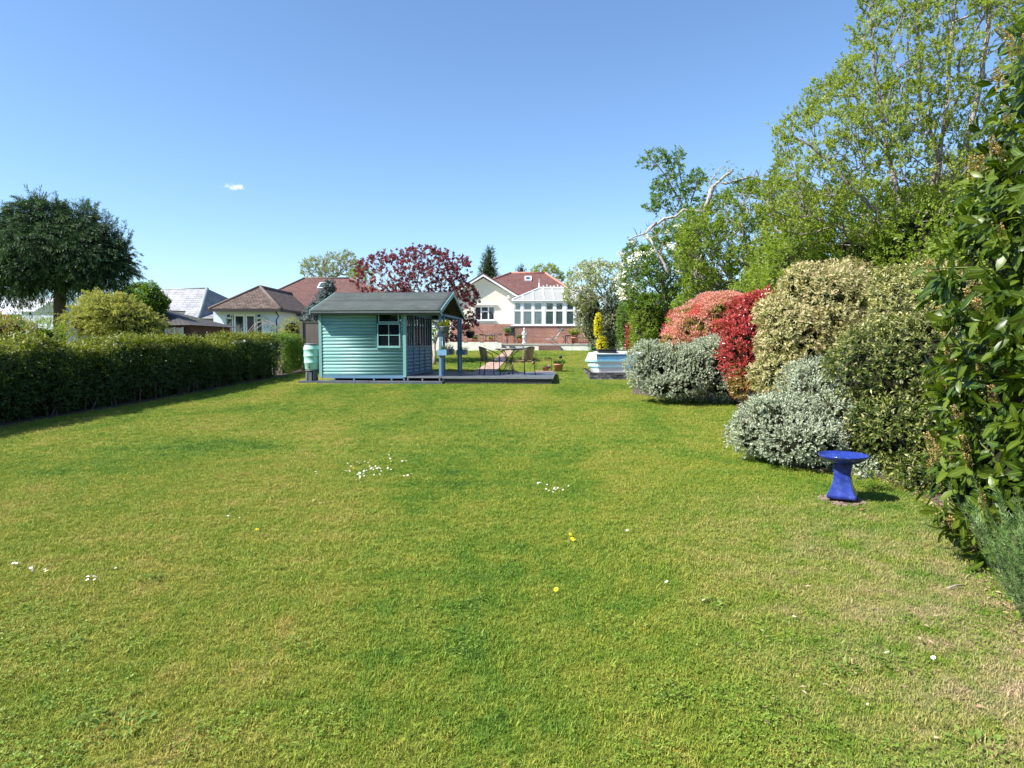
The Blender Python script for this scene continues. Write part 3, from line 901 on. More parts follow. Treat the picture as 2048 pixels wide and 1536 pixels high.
# ================================================================== SUMMERHOUSE
TH = R(5); E1 = np.array([math.cos(TH), -math.sin(TH), 0]); E2 = np.array([math.sin(TH), math.cos(TH), 0])
S0 = at(811, 752, 20.35)
def S(u, v, w): return S0 + E1 * u + E2 * v + np.array([0, 0, w])
GW = float(gz(20.3)) - S0[2]           # ground level in the shed's frame
WL, DP = -2.60, 3.75                   # left end of the wall, depth
sh = thing('summerhouse', 'turquoise log-clad wooden summerhouse with green felt roof and open porch', 'summerhouse', S(-.8, 1.9, GW))
def loglap(u0, u1, w0, n, pitch, v, name='board', gaps=(), side=None):
    for i in range(n):
        z0 = w0 + i * pitch; segs = [(u0, u1)]
        for (g0, g1, h0, h1) in gaps:
            if z0 + pitch * .6 > h0 and z0 < h1:
                segs = [s for a, b_ in segs for s in ((a, g0), (g1, b_)) if s[1] - s[0] > .02]
        for a, b_ in segs:
            prof = [(0, 0), (.012, .006), (.026, .022), (.031, .045), (.028, .07), (.018, .09), (.004, pitch), (-.02, pitch), (-.02, 0)]
            if side is None: poly = [S(a, v - d, z0 + h) for d, h in prof]; vec = E1 * (b_ - a)
            elif side == 'R': poly = [S(v + d, a, z0 + h) for d, h in prof][::-1]; vec = E2 * (b_ - a)
            elif side == 'L': poly = [S(v - d, a, z0 + h) for d, h in prof]; vec = E2 * (b_ - a)
            else: poly = [S(a, v + d, z0 + h) for d, h in prof][::-1]; vec = E1 * (b_ - a)
            m = MB(); m.prism(poly, vec); m.sm = [False, False] + [k in (0, 1, 2, 3, 4, 5) for k in range(len(prof))]
            m.build(name, M[random.choice(['turq', 'turq', 'turq_b', 'turq_c'])], sh)
PITCHB = 1.92 / 19
loglap(WL + .06, -.06, .02, 19, PITCHB, 0, gaps=[(-.86, -.12, .84, 1.95)])
loglap(.06, DP - .06, .02, 19, PITCHB, WL, side='L')
loglap(WL + .06, -.06, .02, 19, PITCHB, DP, side='B', gaps=[(-1.6, -.3, .85, 1.75)])
# corner trims, plates, base rail
for (uu, vv) in ((WL, 0), (-.055, 0), (WL, DP), (-.055, DP)):
    a0 = uu - .03 if uu < -1 else uu
    m = MB(); m.box((a0, vv - .045, -.04), (a0 + .09, vv + .045, 1.95), T=S); m.build('corner_trim', M['turq_trim'], sh, .004)
m = MB(); m.box((WL + .06, -.035, -.07), (-.055, .03, .02), T=S); m.build('sill_beam', M['turq_blue'], sh)
for i, uu in enumerate((-2.17, -1.57, -.96, -.42, -.04)):
    m = MB(); m.box((uu - .022, -.03, -.13), (uu + .022, 1.0, -.07), T=S); m.build('bearer', M['turq_blue'], sh)
m = MB(); m.box((WL + .02, .02, -.07), (.0, DP, -.02), T=S); m.build('floor', M['wood'], sh)
# gable ends above the eaves
ZE, ZR, VE, VR = 1.90, 2.57, -.32, DP / 2
def gable(u, mat, name='gable_board'):
    for i in range(6):
        z0 = 1.94 + i * .1; z1 = z0 + .1
        k = (ZR - ZE) / (VR - VE)
        v_at = lambda z: VE + (z - ZE) / k + .03
        if v_at(z1) > VR: break
        P = [S(u, v_at(z0), z0), S(u, 2 * VR - v_at(z0), z0), S(u, 2 * VR - v_at(z1), z1), S(u, v_at(z1), z1)]
        MB().prism(P, E1 * .025).build(name, M['turq'], sh)
gable(WL - .03, M['turq'])
gable(0, M['turq_blue'])
# roof: two felt slopes, each of two overlapping strips
RU0, RU1 = -2.78, 1.13
VB = 2 * VR - VE
def roofpt(u, s, lift=0, back=False):      # s: 0 eave, 1 ridge
    v = VE + (VR - VE) * s
    if back: v = 2 * VR - v
    return S(u, v, ZE + (ZR - ZE) * s + lift)
for back in (False, True):
    for (s0, s1, l0) in ((-.012, .56, .0), (.545, 1.0, .006)):
        P = [roofpt(RU0, s0, l0, back), roofpt(RU1, s0, l0, back), roofpt(RU1, s1, l0, back), roofpt(RU0, s1, l0, back)]
        V, F = [], []
        nx = 28
        for j in range(5):
            for i in range(nx + 1):
                s = s0 + (s1 - s0) * j / 4; u = RU0 + (RU1 - RU0) * i / nx
                p = roofpt(u, s, l0 + .05 + .008 * (float(vnoise(np.array([[u * 2.2, s * 3 + 7 * back, 1.5]]))[0]) - .5), back); V.append(p)
        for j in range(4):
            for i in range(nx):
                a = j * (nx + 1) + i; q = (a, a + 1, a + nx + 2, a + nx + 1); F.append(q if not back else q[::-1])
        mm = MB(); mm.add(V, F, 0, True)
        o = mm.build('roof_felt', M['felt'], sh)
        so_ = o.modifiers.new('thick', 'SOLIDIFY'); so_.thickness = .012; so_.offset = -1
    P = [roofpt(RU0, 0, 0.003, back), roofpt(RU1, 0, .003, back), roofpt(RU1, 1, .003, back), roofpt(RU0, 1, .003, back)]
    MB().prism(P, (0, 0, .034)).build('roof_boarding', M['wood'], sh)
    # folded felt over the eave, and the eave fascia
    v0 = VE if not back else 2 * VR - VE
    sg = -1 if not back else 1
    m = MB(); m.box((RU0, min(v0, v0 + sg * .014), ZE - .035), (RU1, max(v0, v0 + sg * .014), ZE + .046), T=S); m.build('felt_fold', M['felt_edge'], sh)
    m = MB(); m.box((RU0 + .02, min(v0 - sg * .002, v0 - sg * .022), ZE - .075), (RU1 - .02, max(v0 - sg * .002, v0 - sg * .022), ZE - .0), T=S); m.build('eave_fascia', M['fascia'], sh)
    # barge boards at both ends
    for uu in (RU1 + .002, RU0 - .024):
        P = [S(uu, v0, ZE - .075), S(uu, v0, ZE + .055), S(uu, VR, ZR + .06), S(uu, VR, ZR - .07)]
        MB().prism(P, E1 * .022).build('barge_board', M['turq_trim'] if uu > 0 else M['turq'], sh)
for uu in np.linspace(.25, .95, 3):        # porch rafters
    for back in (False, True):
        a, b_ = roofpt(uu, .02, -.03, back), roofpt(uu, .99, -.03, back)
        MB().bar(a, b_, .04, .055).build('rafter', M['wood'], sh)
m = MB()
for k in range(14):                           # lining boards under the porch roof
    pass
# front window (2x2 with a top light), real openings
def window(parent, u0, u1, w0, w1, v, nx, ny, mat, top=None, fr=.035, glass='glass'):
    f = MB()
    f.box((u0 - fr, v - .06, w0 - fr), (u1 + fr, v + .01, w0), T=S); f.box((u0 - fr, v - .06, w1), (u1 + fr, v + .01, w1 + fr), T=S)
    f.box((u0 - fr, v - .06, w0), (u0, v + .01, w1), T=S); f.box((u1, v - .06, w0), (u1 + fr, v + .01, w1), T=S)
    fo = f.build('window_frame', mat, parent)
    for i in range(1, nx):
        uu = u0 + (u1 - u0) * i / nx; MB().box((uu - .011, v - .05, w0), (uu + .011, v - .01, w1), T=S).build('glazing_bar', mat, fo)
    for i in range(1, ny):
        ww = w0 + (w1 - w0) * i / ny; MB().box((u0, v - .047, ww - .011), (u1, v - .013, ww + .011), T=S).build('glazing_bar', mat, fo)
    for i in range(nx):
        for j in range(ny):
            ua, ub = u0 + (u1 - u0) * i / nx, u0 + (u1 - u0) * (i + 1) / nx; wa, wb = w0 + (w1 - w0) * j / ny, w0 + (w1 - w0) * (j + 1) / ny
            MB().box((ua, v - .031, wa), (ub, v - .027, wb), T=S).build('pane', M[glass], fo)
    return fo
M['shed_glass'] = glassmat('shed_glass', (0.012, 0.016, 0.02), 1.5, alpha=.6)
M['dark_glass'] = glassmat('dark_shed_glass', (0.008, 0.011, 0.014), 1.5, alpha=.86)
window(sh, -.80, -.17, .90, 1.53, 0, 2, 2, M['turq_trim'], glass='dark_glass')
window(sh, -.77, -.20, 1.62, 1.83, 0, 1, 1, M['turq_trim'], glass='dark_glass')
MB().box((-.85, -.075, .835), (-.12, .0, .863), T=S).build('window_sill', M['turq_trim'], sh)
# pale curtain inside the window
V, F = [], []
for j in range(9):
    for i in range(13):
        s = i / 12; tt = j / 8; V.append(S(-.16 - (.19 - .15 * tt) * s, .10 + .018 * math.sin(s * 22), .86 + .75 * tt))
for j in range(8):
    for i in range(12): a = j * 13 + i; F.append((a, a + 1, a + 14, a + 13))
MB().add(V, F, 0, True).build('curtain', paint('pale_curtain', (.30, .33, .38), .9, .08, 4, 0), sh)
# end wall with glazed double doors: everything in the frame (v along the wall)
def SR(v, u, w): return S(-u, v, w)
def endpanel(v0, v1, name, split, handle=False, log=True, base=.0):
    """timber frame with narrow panes above and log boards below"""
    root = MB()
    fr = .05
    root.box((v0, -.035, base), (v0 + fr, .03, 1.88), T=lambda a, b, c: S(-b, a, c)); root.box((v1 - fr, -.035, base), (v1, .03, 1.88), T=lambda a, b, c: S(-b, a, c))
    root.box((v0 + fr, -.034, 1.83), (v1 - fr, .03, 1.88), T=lambda a, b, c: S(-b, a, c)); root.box((v0 + fr, -.034, .84), (v1 - fr, .03, .90), T=lambda a, b, c: S(-b, a, c))
    root.box((v0 + fr, -.034, base), (v1 - fr, .03, base + .05), T=lambda a, b, c: S(-b, a, c))
    o = root.build(name, M['turq_blue'], sh)
    n = split
    for i in range(1, n):
        vv = v0 + fr + (v1 - v0 - 2 * fr) * i / n; MB().box((vv - .016, -.03, .9), (vv + .016, .02, 1.83), T=lambda a, b, c: S(-b, a, c)).build('glazing_bar', M['turq_blue'], o)
    for i in range(n):
        va = v0 + fr + (v1 - v0 - 2 * fr) * i / n; vb = v0 + fr + (v1 - v0 - 2 * fr) * (i + 1) / n
        MB().box((va, -.004, .9), (vb, .0, 1.83), T=lambda a, b, c: S(-b, a, c)).build('pane', M['shed_glass'], o)
    k = int((.84 - base - .05) / .1)
    for i in range(k):
        z0 = base + .05 + i * (.79 - base) / k; pt = (.79 - base) / k
        prof = [(0, 0), (.014, .012), (.026, .045), (.018, .08), (.0, pt), (-.02, pt), (-.02, 0)]
        poly = [S(d, v0 + fr, z0 + h) for d, h in prof][::-1]
        mm = MB(); mm.prism(poly, E2 * (v1 - v0 - 2 * fr)); mm.build('log_board', M['turq_blue'], o)
    if handle:
        MB().box((v1 - .13 if handle > 0 else v0 + .03, -.07, .93), (v1 - .03 if handle > 0 else v0 + .13, -.04, .96), T=lambda a, b, c: S(-b, a, c)).build('handle', M['iron'], o)
    return o
endpanel(.05, 1.02, 'side_panel', 3)
endpanel(1.03, 1.84, 'door', 2, handle=1)
endpanel(1.85, 2.66, 'door', 2, handle=-1)
endpanel(2.67, DP - .05, 'side_panel', 3)
MB().box((.05, -.04, 1.88), (DP - .05, .035, 1.97), T=lambda a, b, c: S(-b, a, c)).build('door_header', M['turq_blue'], sh)
# rear window (light seen through the panes)
def back_window():
    f = MB(); v = DP
    for a, b_ in (((-1.6, .85), (-.3, .89)), ((-1.6, 1.71), (-.3, 1.75)), ((-1.6, .89), (-1.56, 1.71)), ((-.34, .89), (-.3, 1.71)), ((-.97, .89), (-.93, 1.71))):
        f.box((a[0], v - .02, a[1]), (b_[0], v + .04, b_[1]), T=S)
    o = f.build('rear_window_frame', M['turq_trim'], sh)
    MB().box((-1.56, v + .005, .89), (-.34, v + .009, 1.71), T=S).build('pane', M['shed_glass'], o)
back_window()
# porch posts, top plates, low blue screens beside them
for (vv, w_) in ((-.02, .075), (DP - .03, .075)):
    MB().box((1.02, vv, -.0), (1.02 + w_, vv + w_, 1.86), T=S).build('porch_post', M['turq_blue'], sh, .004)
    MB().box((.04, vv + .008, 1.80), (1.02, vv + .06, 1.86), T=S).build('top_plate', M['turq_blue'], sh)
MB().box((1.035, .06, 1.80), (1.085, DP - .03, 1.86), T=S).build('top_plate', M['turq_blue'], sh)
MB().box((1.03, .5, 0), (1.10, .57, 1.86), T=S).build('porch_post', M['turq_blue'], sh, .004)
MB().box((1.03, DP - .55, 0), (1.10, DP - .48, 1.86), T=S).build('porch_post', M['turq_blue'], sh, .004)
MB().box((1.045, .06, .03), (1.075, .49, .62), T=S).build('porch_screen', M['blue_box'], sh)
MB().box((1.045, DP - .47, .03), (1.075, DP - .04, .62), T=S).build('porch_screen', M['turq_blue'], sh)
# porch floor beam with little bearers
MB().box((.06, -.06, -.055), (1.1, -.03, -.006), T=S).build('porch_beam', M['deck_edge'], sh)
for uu in (.08, .52, 1.04):
    MB().box((uu - .02, -.05, -.13), (uu + .02, .9, -.056), T=S).build('bearer', M['deck_edge'], sh)

# deck: porch floor and the wide platform on its right
dk = thing('timber_deck', 'low dark grey timber deck to the right of the summerhouse', 'deck', S(2.4, 1.5, GW))
DR = 4.38; DV0, DV1 = -.06, 3.35
nb = 24
for i in range(nb):
    v0 = DV0 + .004 + (DV1 - DV0) * i / nb; v1 = DV0 + (DV1 - DV0) * (i + 1) / nb
    u0 = 0.07 if v0 > .0 else .07
    MB().box((u0, v0, -.028), (DR, v1 - .004, -.002 + .0015 * random.random()), T=S).build('deck_board', M['deck'], dk)
MB().box((1.12, DV0 - .026, -.065), (DR + .03, DV0 - .002, .004), T=S).build('edge_board', M['deck_edge'], dk)
MB().box((DR + .004, DV0, -.065), (DR + .03, DV1, .002), T=S).build('edge_board', M['deck_edge'], dk)
MB().box((1.12, DV0 + .02, GW - .01), (DR - .02, DV0 + .045, -.066), T=S).build('fascia', M['fascia'], dk)
MB().box((DR - .045, DV0 + .046, GW - .01), (DR - .02, DV1, -.066), T=S).build('fascia', M['fascia'], dk)
pl = thing('plinth', 'long black stained timber plinth under the front of the summerhouse', 'plinth', S(-.8, -.1, GW))
MB().box((-2.62, -.26, GW - .02), (-1.05, -.04, -.14), T=S).build('sleeper', M['deck'], pl, .006)
MB().box((-1.045, -.262, GW - .02), (1.16, -.04, -.142), T=S).build('sleeper', M['deck'], pl, .006)
MB().box((WL, -.039, GW - .02), (1.1, 1.2, -.17), T=S).build('base_frame', M['fascia'], pl)

# planter boxes hung on the porch, hanging pots
def herb(parent, c, n, h, spread, mat, L=.06, wr=.35, k=9, name='foliage'):
    P = np.array(c) + np.stack([rng.uniform(-spread[0], spread[0], n), rng.uniform(-spread[1], spread[1], n), np.zeros(n)], 1)
    A = unit(np.stack([rng.normal(0, .35, n), rng.normal(0, .35, n), np.ones(n)], 1))
    d = shoots(P, A, rng.uniform(.4, 1, n) * h, k, L, wr, droop=.1)
    return leafmesh(name, d, mat, parent, 'fold')
M['herb'] = leafmat('garden_plant_leaves', [(0, (.04, .09, .02)), (.6, (.08, .16, .03)), (1, (.14, .22, .05))], rough=.5)
M['yellow_petal'] = leafmat('yellow_petals', [(0, (.80, .66, .02)), (1, (.88, .80, .04))], rough=.6, transl=.2)
M['pink_petal'] = leafmat('pink_petals', [(0, (.55, .12, .16)), (1, (.7, .3, .3))], rough=.6, transl=.2)
def planter_box(label, u, v, w_, d_, mat, mat2, z=.62):
    t = thing('planter_box', label, 'planter', S(u + w_ / 2, v + d_ / 2, z), 'planter boxes on the porch')
    MB().box((u, v, z), (u + w_, v + .02, z + .17), T=S).build('front_board', mat, t)
    MB().box((u, v + d_ - .02, z), (u + w_, v + d_, z + .17), T=S).build('back_board', mat, t)
    MB().box((u, v + .021, z), (u + .02, v + d_ - .021, z + .17), T=S).build('end_board', mat2, t)
    MB().box((u + w_ - .02, v + .021, z), (u + w_, v + d_ - .021, z + .17), T=S).build('end_board', mat2, t)
    MB().box((u + .02, v + .021, z + .01), (u + w_ - .02, v + d_ - .021, z + .13), T=S).build('soil', M['soil'], t)
    herb(t, S(u + w_ / 2, v + d_ / 2, z + .12), 28, .2, (w_ * .42, d_ * .42), M['herb'])
planter_box('bright blue planter box hung on the front porch post', 1.0, -.16, .27, .5, M['blue_box'], M['butt_dark'])
planter_box('small grey planter box just behind the bright blue one on the porch', 1.11, .48, .22, .4, M['butt_dark'], M['butt_dark'], z=.63)
planter_box('dark blue planter box hung on the rear porch post', 1.0, DP - .6, .3, .62, M['turq_blue'], M['butt_dark'], z=.58)

def hanging_pot(label, u, v, wz, r, h, mat, flower, plant):
    c = S(u, v, wz)
    t = thing('hanging_basket', label, 'hanging basket', c, 'hanging baskets under the porch roof')
    MB().lathe([(.001, 0), (r * .45, 0), (r * .75, h * .35), (r * .97, h * .85), (r * 1.04, h), (r * .95, h), (r * .9, h * .85), (.001, h * .8)], c, 16).build('bowl', mat, t)
    m = MB()
    top = S(u, v, ZE - .0)
    for k in range(3):
        a = k * 2.094; m.tube([c + np.array([r * math.cos(a), r * math.sin(a), h]), top], .004, 4)
    m.build('chains', M['iron'], t)
    herb(t, c + np.array([0, 0, h * .8]), 16, .13, (r * .7, r * .7), plant)
    if flower is not None:
        fl = MB()
        for k in range(7):
            p = c + np.array([rng.uniform(-r, r) * .8, rng.uniform(-r, r) * .7, h + rng.uniform(.04, .17)])
            n = 60; d = dict(P=np.repeat(p[None], n, 0) + rdir(n) * .034, D=rdir(n), N=rdir(n), L=np.full(n, .05), W=np.full(n, .04), R=rng.random(n), Gn=np.zeros(n))
            leafmesh('flower', d, flower, t, 'quad')
hanging_pot('grey hanging bowl of yellow flowers under the front of the porch', 1.2, -.06, 1.27, .16, .2, M['butt_dark'], M['yellow_petal'], M['herb'])
hanging_pot('black hanging basket with green plant under the rear corner of the porch', 1.45, DP - .4, 1.15, .17, .22, M['iron'], None, M['herb'])

# water butt on its stand beside the left end
wb0 = np.array([(623 - 1024) / FPX * 20.75, 20.75, 0]); wb0[2] = float(gz(20.75))
bs = thing('base_board', 'flat dark board on the grass under the water butt stand', 'board', wb0)
MB().box((wb0[0] - .32, wb0[1] - .3, wb0[2] - .01), (wb0[0] + .26, wb0[1] + .35, wb0[2] + .035)).build('board', M['deck'], bs)
st = thing('butt_stand', 'grey plastic stand under the mint green water butt', 'stand', wb0 + [0, 0, .035])
for k in range(8):
    a = 2 * PI * k / 8; c0 = wb0 + np.array([.17 * math.cos(a), .17 * math.sin(a), .036])
    MB().bar(c0, c0 + np.array([-.02 * math.cos(a), -.02 * math.sin(a), .30]), .10, .03, up=(math.cos(a), math.sin(a), 0)).build('stand_panel', M['butt_dark'], st)
MB().lathe([(.001, 0), (.19, 0), (.19, .03), (.001, .03)], wb0 + [0, 0, .336], 20).build('stand_top', M['butt_dark'], st)
wb = thing('water_butt', 'mint green ribbed water butt against the left end of the summerhouse', 'water butt', wb0 + [0, 0, .367])
prof = [(.001, 0), (.165, 0), (.19, .03), (.205, .2), (.225, .22), (.212, .235), (.218, .4), (.236, .42), (.222, .44), (.222, .6), (.238, .62), (.224, .64), (.218, .70), (.20, .74), (.001, .75)]
MB().lathe([(r, z) for r, z in prof], wb0 + [0, 0, .367], 28).build('barrel', M['butt'], wb)
MB().lathe([(.001, 0), (.21, 0), (.21, .03), (.15, .05), (.001, .06)], wb0 + [0, 0, .367 + .751], 24).build('lid', M['butt_dark'], wb)
MB().bar(wb0 + [0, -.22, .45], wb0 + [0, -.27, .45], .03).build('tap', M['iron'], wb)

# fence panel and post between hedge and summerhouse
FB = 24.6
f0, f1 = at(602, 742, FB), at(640, 742, FB)
fe = thing('fence_panel', 'tall brown weathered closeboard fence panel beside the summerhouse', 'fence', ((f0 + f1) / 2)[0:2].tolist() + [float(gz(FB))])
zt = at(602, 644, FB)[2]; zb = float(gz(FB)) + .03
nbd = 9; x0, x1 = f0[0], f1[0] + .25
for i in range(nbd):
    xa = x0 + .1 + (x1 - x0 - .1) * i / nbd; xb = x0 + .1 + (x1 - x0 - .1) * (i + 1) / nbd
    MB().prism([(xa, FB, zb), (xb, FB + .0, zb), (xb, FB + .012, zb), (xa, FB + .022, zb)], (0, 0, zt - zb - .02 + .008 * random.random())).build('fence_board', M['fence'], fe)
MB().box((x0, FB - .04, zb - .05), (x0 + .1, FB + .06, zt + .02)).build('fence_post', M['fence'], fe)
MB().box((x0 + .1, FB - .02, zt - .02), (x1, FB + .05, zt + .012)).build('capping_rail', M['fence'], fe)

# ================================================================== MAIN HOUSE (D = 40)
YH = 40.0
def H(px, py, Y=YH): return at(px, py, Y)
PZ = at(1050, 687, 38.0)[2]           # patio level
house = thing('bungalow', 'cream rendered bungalow with red tiled roof and white gable at the end of the garden', 'house', (H(1000, 688)[0], YH + 4, PZ))
sx = lambda px, Y=YH: (px - 1024) / FPX * Y
def zz(py, Y=YH): return at(1024, py, Y)[2]
gl, gr, gax = sx(903), sx(1029), sx(967)
zw, zap = zz(592), zz(556)            # wall height at the eaves, at the apex
zbk = zz(648)                          # top of the brick plinth
# window opening in the gable wall
wx0, wx1, wz0, wz1 = sx(949), sx(990), zz(641), zz(612)
wall = MB()
Yw = YH
def wallquad(m, xa, xb, za, zb_, y=Yw, d=.25): m.box((xa, y, za), (xb, y + d, zb_))
wallquad(wall, gl, wx0, zbk, zw); wallquad(wall, wx1, gr, zbk, zw); wallquad(wall, wx0, wx1, zbk, wz0); wallquad(wall, wx0, wx1, wz1, zw)
wall.prism([(gl, Yw, zw), (gr, Yw, zw), (gax, Yw, zap)], (0, .25, 0))
wall.build('wall', M['render_cream'], house)
MB().box((gl, Yw + .252, PZ), (gr, Yw + 7, zw)).build('side_wall', M['render_cream'], house)
MB().box((gl - .02, Yw - .03, PZ - .3), (gr, Yw + .2, zbk)).build('brick_plinth', M['brick'], house)
fr = MB()
for a, b_ in (((wx0, wz0), (wx1, wz0 + .07)), ((wx0, wz1 - .07), (wx1, wz1)), ((wx0, wz0 + .07), (wx0 + .07, wz1 - .07)), ((wx1 - .07, wz0 + .07), (wx1, wz1 - .07)),
              ((sx(962.5) - .035, wz0 + .07), (sx(962.5) + .035, wz1 - .07)), ((sx(977) - .035, wz0 + .07), (sx(977) + .035, wz1 - .07)), ((sx(963.8), zz(624)), (sx(976), zz(622)))):
    fr.box((a[0], Yw + .05, a[1]), (b_[0], Yw + .12, b_[1]))
wf = fr.build('window_frame', M['white'], house)
for xa, xb, za, zb_ in ((wx0 + .07, sx(962.5) - .035, wz0 + .07, wz1 - .07), (sx(962.5) + .035, sx(977) - .035, wz0 + .07, zz(624)), (sx(962.5) + .035, sx(977) - .035, zz(622), wz1 - .07), (sx(977) + .035, wx1 - .07, wz0 + .07, wz1 - .07)):
    MB().box((xa, Yw + .075, za), (xb, Yw + .085, zb_)).build('pane', M['glass'], wf)
MB().box((wx0 - .06, Yw - .07, wz0 - .1), (wx1 + .06, Yw + .05, wz0 - .002)).build('window_sill', M['lead'], house)
MB().box((wx0 - .12, Yw - .12, wz1 + .05), (wx1 + .12, Yw - .002, wz1 + .09)).build('window_hood', M['white'], house)
MB().box((sx(1014), Yw - .14, zz(597)), (sx(1019), Yw - .002, zz(591))).build('alarm_box', M['white'], house)
# gable roof over it with white barge boards
hw = gr - gax + .22; rise = zz(547) - zz(591)
for sg in (-1, 1):
    P = [(gax, Yw - .3, zz(547)), (gax + sg * hw, Yw - .3, zz(547) - rise), (gax + sg * hw, Yw - .3, zz(547) - rise - .16), (gax, Yw - .3, zz(547) - .18)]
    MB().prism(P if sg > 0 else P[::-1], (0, .05, 0)).build('barge_board', M['white'], house)
    P = [(gax, Yw - .31, zz(547) + .02), (gax + sg * (hw + .05), Yw - .31, zz(547) - rise + .0), (gax + sg * (hw + .05), Yw - .31, zz(547) - rise - .07), (gax, Yw - .31, zz(547) - .06)]
    MB().prism(P if sg > 0 else P[::-1], (0, 8, 0)).build('roof', M['roof_red'] if sg > 0 else M['roof_brown'], house)
    P = [(gax, Yw - .25, zz(547) - .1), (gax + sg * (hw - .05), Yw - .25, zz(547) - rise - .12), (gax + sg * (hw - .05), Yw - .25, zz(547) - rise - .14), (gax, Yw - .25, zz(547) - .18)]
    MB().prism(P if sg > 0 else P[::-1], (0, .25, 0)).build('soffit', M['white'], house)
# main hipped roof behind
YE, YRG = 43.0, 46.8
ze, zr = zz(600, YE), zz(546, YRG)
A_ = np.array
xl, xr_ = sx(985, YE) - 3.5, sx(1172, YE)
rl, rr_ = sx(1022, YRG), sx(1090, YRG)
rf = MB()
V = [(xl, YE, ze), (xr_, YE, ze), (rr_, YRG, zr), (rl, YRG, zr), (xl, 2 * YRG - YE, ze), (xr_, 2 * YRG - YE, ze)]
rf.add(V, [(0, 1, 2, 3), (1, 5, 2), (0, 3, 4), (4, 3, 2, 5), (0, 4, 5, 1)])
rf.build('main_roof', M['roof_red'], house)
for a, b_ in ((V[3], V[2]), (V[2], V[1]), (V[3], V[0])):
    m = MB(); m.tube([A_(a), A_(b_)], .085, 6, smooth=True); m.build('ridge_tiles', paint('ridge_tile', (.42, .17, .13), .8, .15, 6, .2) if 'ridge' not in M else M['ridge'], house)
    M['ridge'] = bpy.data.materials['ridge_tile']
MB().box((xl + .4, YE + .3, PZ), (xr_ - .4, 2 * YRG - YE - .3, ze - .01)).build('back_walls', M['render_cream'], house)
MB().box((xl, YE - .1, ze - .16), (xr_, YE - .01, ze - .02)).build('gutter', M['gutter'], house)
def skylight(parent, pxc, pyc, wpx, hpx, Ye, ze_, Yr, zr_, mat='glass'):
    # lies on the roof slope between (Ye, ze_) and (Yr, zr_)
    best = None
    for s in np.linspace(0, 1, 400):
        Y = Ye + (Yr - Ye) * s; z = ze_ + (zr_ - ze_) * s; py = HOR - (z - CAMZ) / Y * FPX
        if best is None or abs(py - pyc) < best[0]: best = (abs(py - pyc), s, Y, z)
    _, s, Y, z = best
    d = unit(A_([[0, Yr - Ye, zr_ - ze_]]))[0]; n = A_([0, -d[2], d[1]])
    c = A_([sx(pxc, Y), Y, z]); wx = wpx * Y / FPX / 2; hh = hpx * Y / FPX / abs(d[2]) / 2
    f = MB()
    T = lambda a, b, c_: c + A_([a, 0, 0]) + d * b + n * c_
    f.box((-wx, -hh, .0), (wx, -hh + .08, .1), T=T); f.box((-wx, hh - .08, 0), (wx, hh, .1), T=T); f.box((-wx, -hh + .08, 0), (-wx + .08, hh - .08, .1), T=T); f.box((wx - .08, -hh + .08, 0), (wx, hh - .08, .1), T=T)
    o = f.build('skylight_frame', M['white'], parent)
    MB().box((-wx + .08, -hh + .08, .03), (wx - .08, hh - .08, .05), T=T).build('pane', M['glass_cons'], o)
skylight(house, 1056, 560, 13, 10, YE, ze, YRG, zr)

# conservatory, in front of the main roof, joined to the house
YC = 38.6
cs = thing('conservatory', 'white framed conservatory with pale hipped roof and brick base', 'conservatory', (sx(1090, YC), YC + 2, PZ))
cx = lambda px: sx(px, YC); cz = lambda py: zz(py, YC)
cl, cr = cx(1027), cx(1185)
czs, czh, czt = cz(652), cz(603), cz(621)
MB().box((cl, YC, PZ - .25), (cr, YC + .2, czs)).build('brick_base', M['brick'], cs)
MB().box((cl - .15, YC - .05, czs), (cr + .1, YC + .22, czs + .06)).build('window_sill', M['white'], cs)
MB().box((cl - .05, YC - .04, czh - .06), (cr + .05, YC + .16, czh + .06)).build('eaves_beam', M['white'], cs)
MB().box((cl - .1, YC - .12, czh + .02), (cr + .1, YC - .042, czh + .09)).build('gutter', M['white'], cs)
posts = [1027, 1044.5, 1066, 1087.5, 1109, 1129, 1149.5, 1170, 1185]
for i, p in enumerate(posts):
    wd = .05 if i not in (3, 5) else .085
    MB().box((cx(p) - (0 if i == 0 else wd), YC - .01, czs + .06), (cx(p) + wd, YC + .09, czh - .06)).build('post', M['white'], cs)
for i in range(len(posts) - 1):
    a = cx(posts[i]) + (.05 if i not in (3, 5) else .085); b_ = cx(posts[i + 1]) - (.05 if i + 1 not in (3, 5) else .085)
    f = MB(); za, zb_ = czs + .06, czh - .06
    f.box((a, YC, czt - .05), (b_, YC + .08, czt + .05)); f.box((a, YC, za), (b_, YC + .08, za + .05)); f.box((a, YC, zb_ - .04), (b_, YC + .08, zb_))
    f.box((a, YC, za + .05), (a + .035, YC + .08, czt - .05)); f.box((b_ - .035, YC, za + .05), (b_, YC + .08, czt - .05))
    f.box((a, YC, czt + .05), (a + .055, YC + .08, zb_ - .04)); f.box((b_ - .055, YC, czt + .05), (b_, YC + .08, zb_ - .04))
    o = f.build('window_frame', M['white'], cs)
    MB().box((a + .035, YC + .03, za + .05), (b_ - .035, YC + .04, czt - .05)).build('pane', M['glass_cons'], o)
    MB().box((a + .055, YC + .03, czt + .05), (b_ - .055, YC + .04, zb_ - .04)).build('pane', M['glass_cons'], o)
# left return wall
MB().box((cl, YC + .21, czs), (cl + .1, YH - .04, czh)).build('side_wall', M['white'], cs)
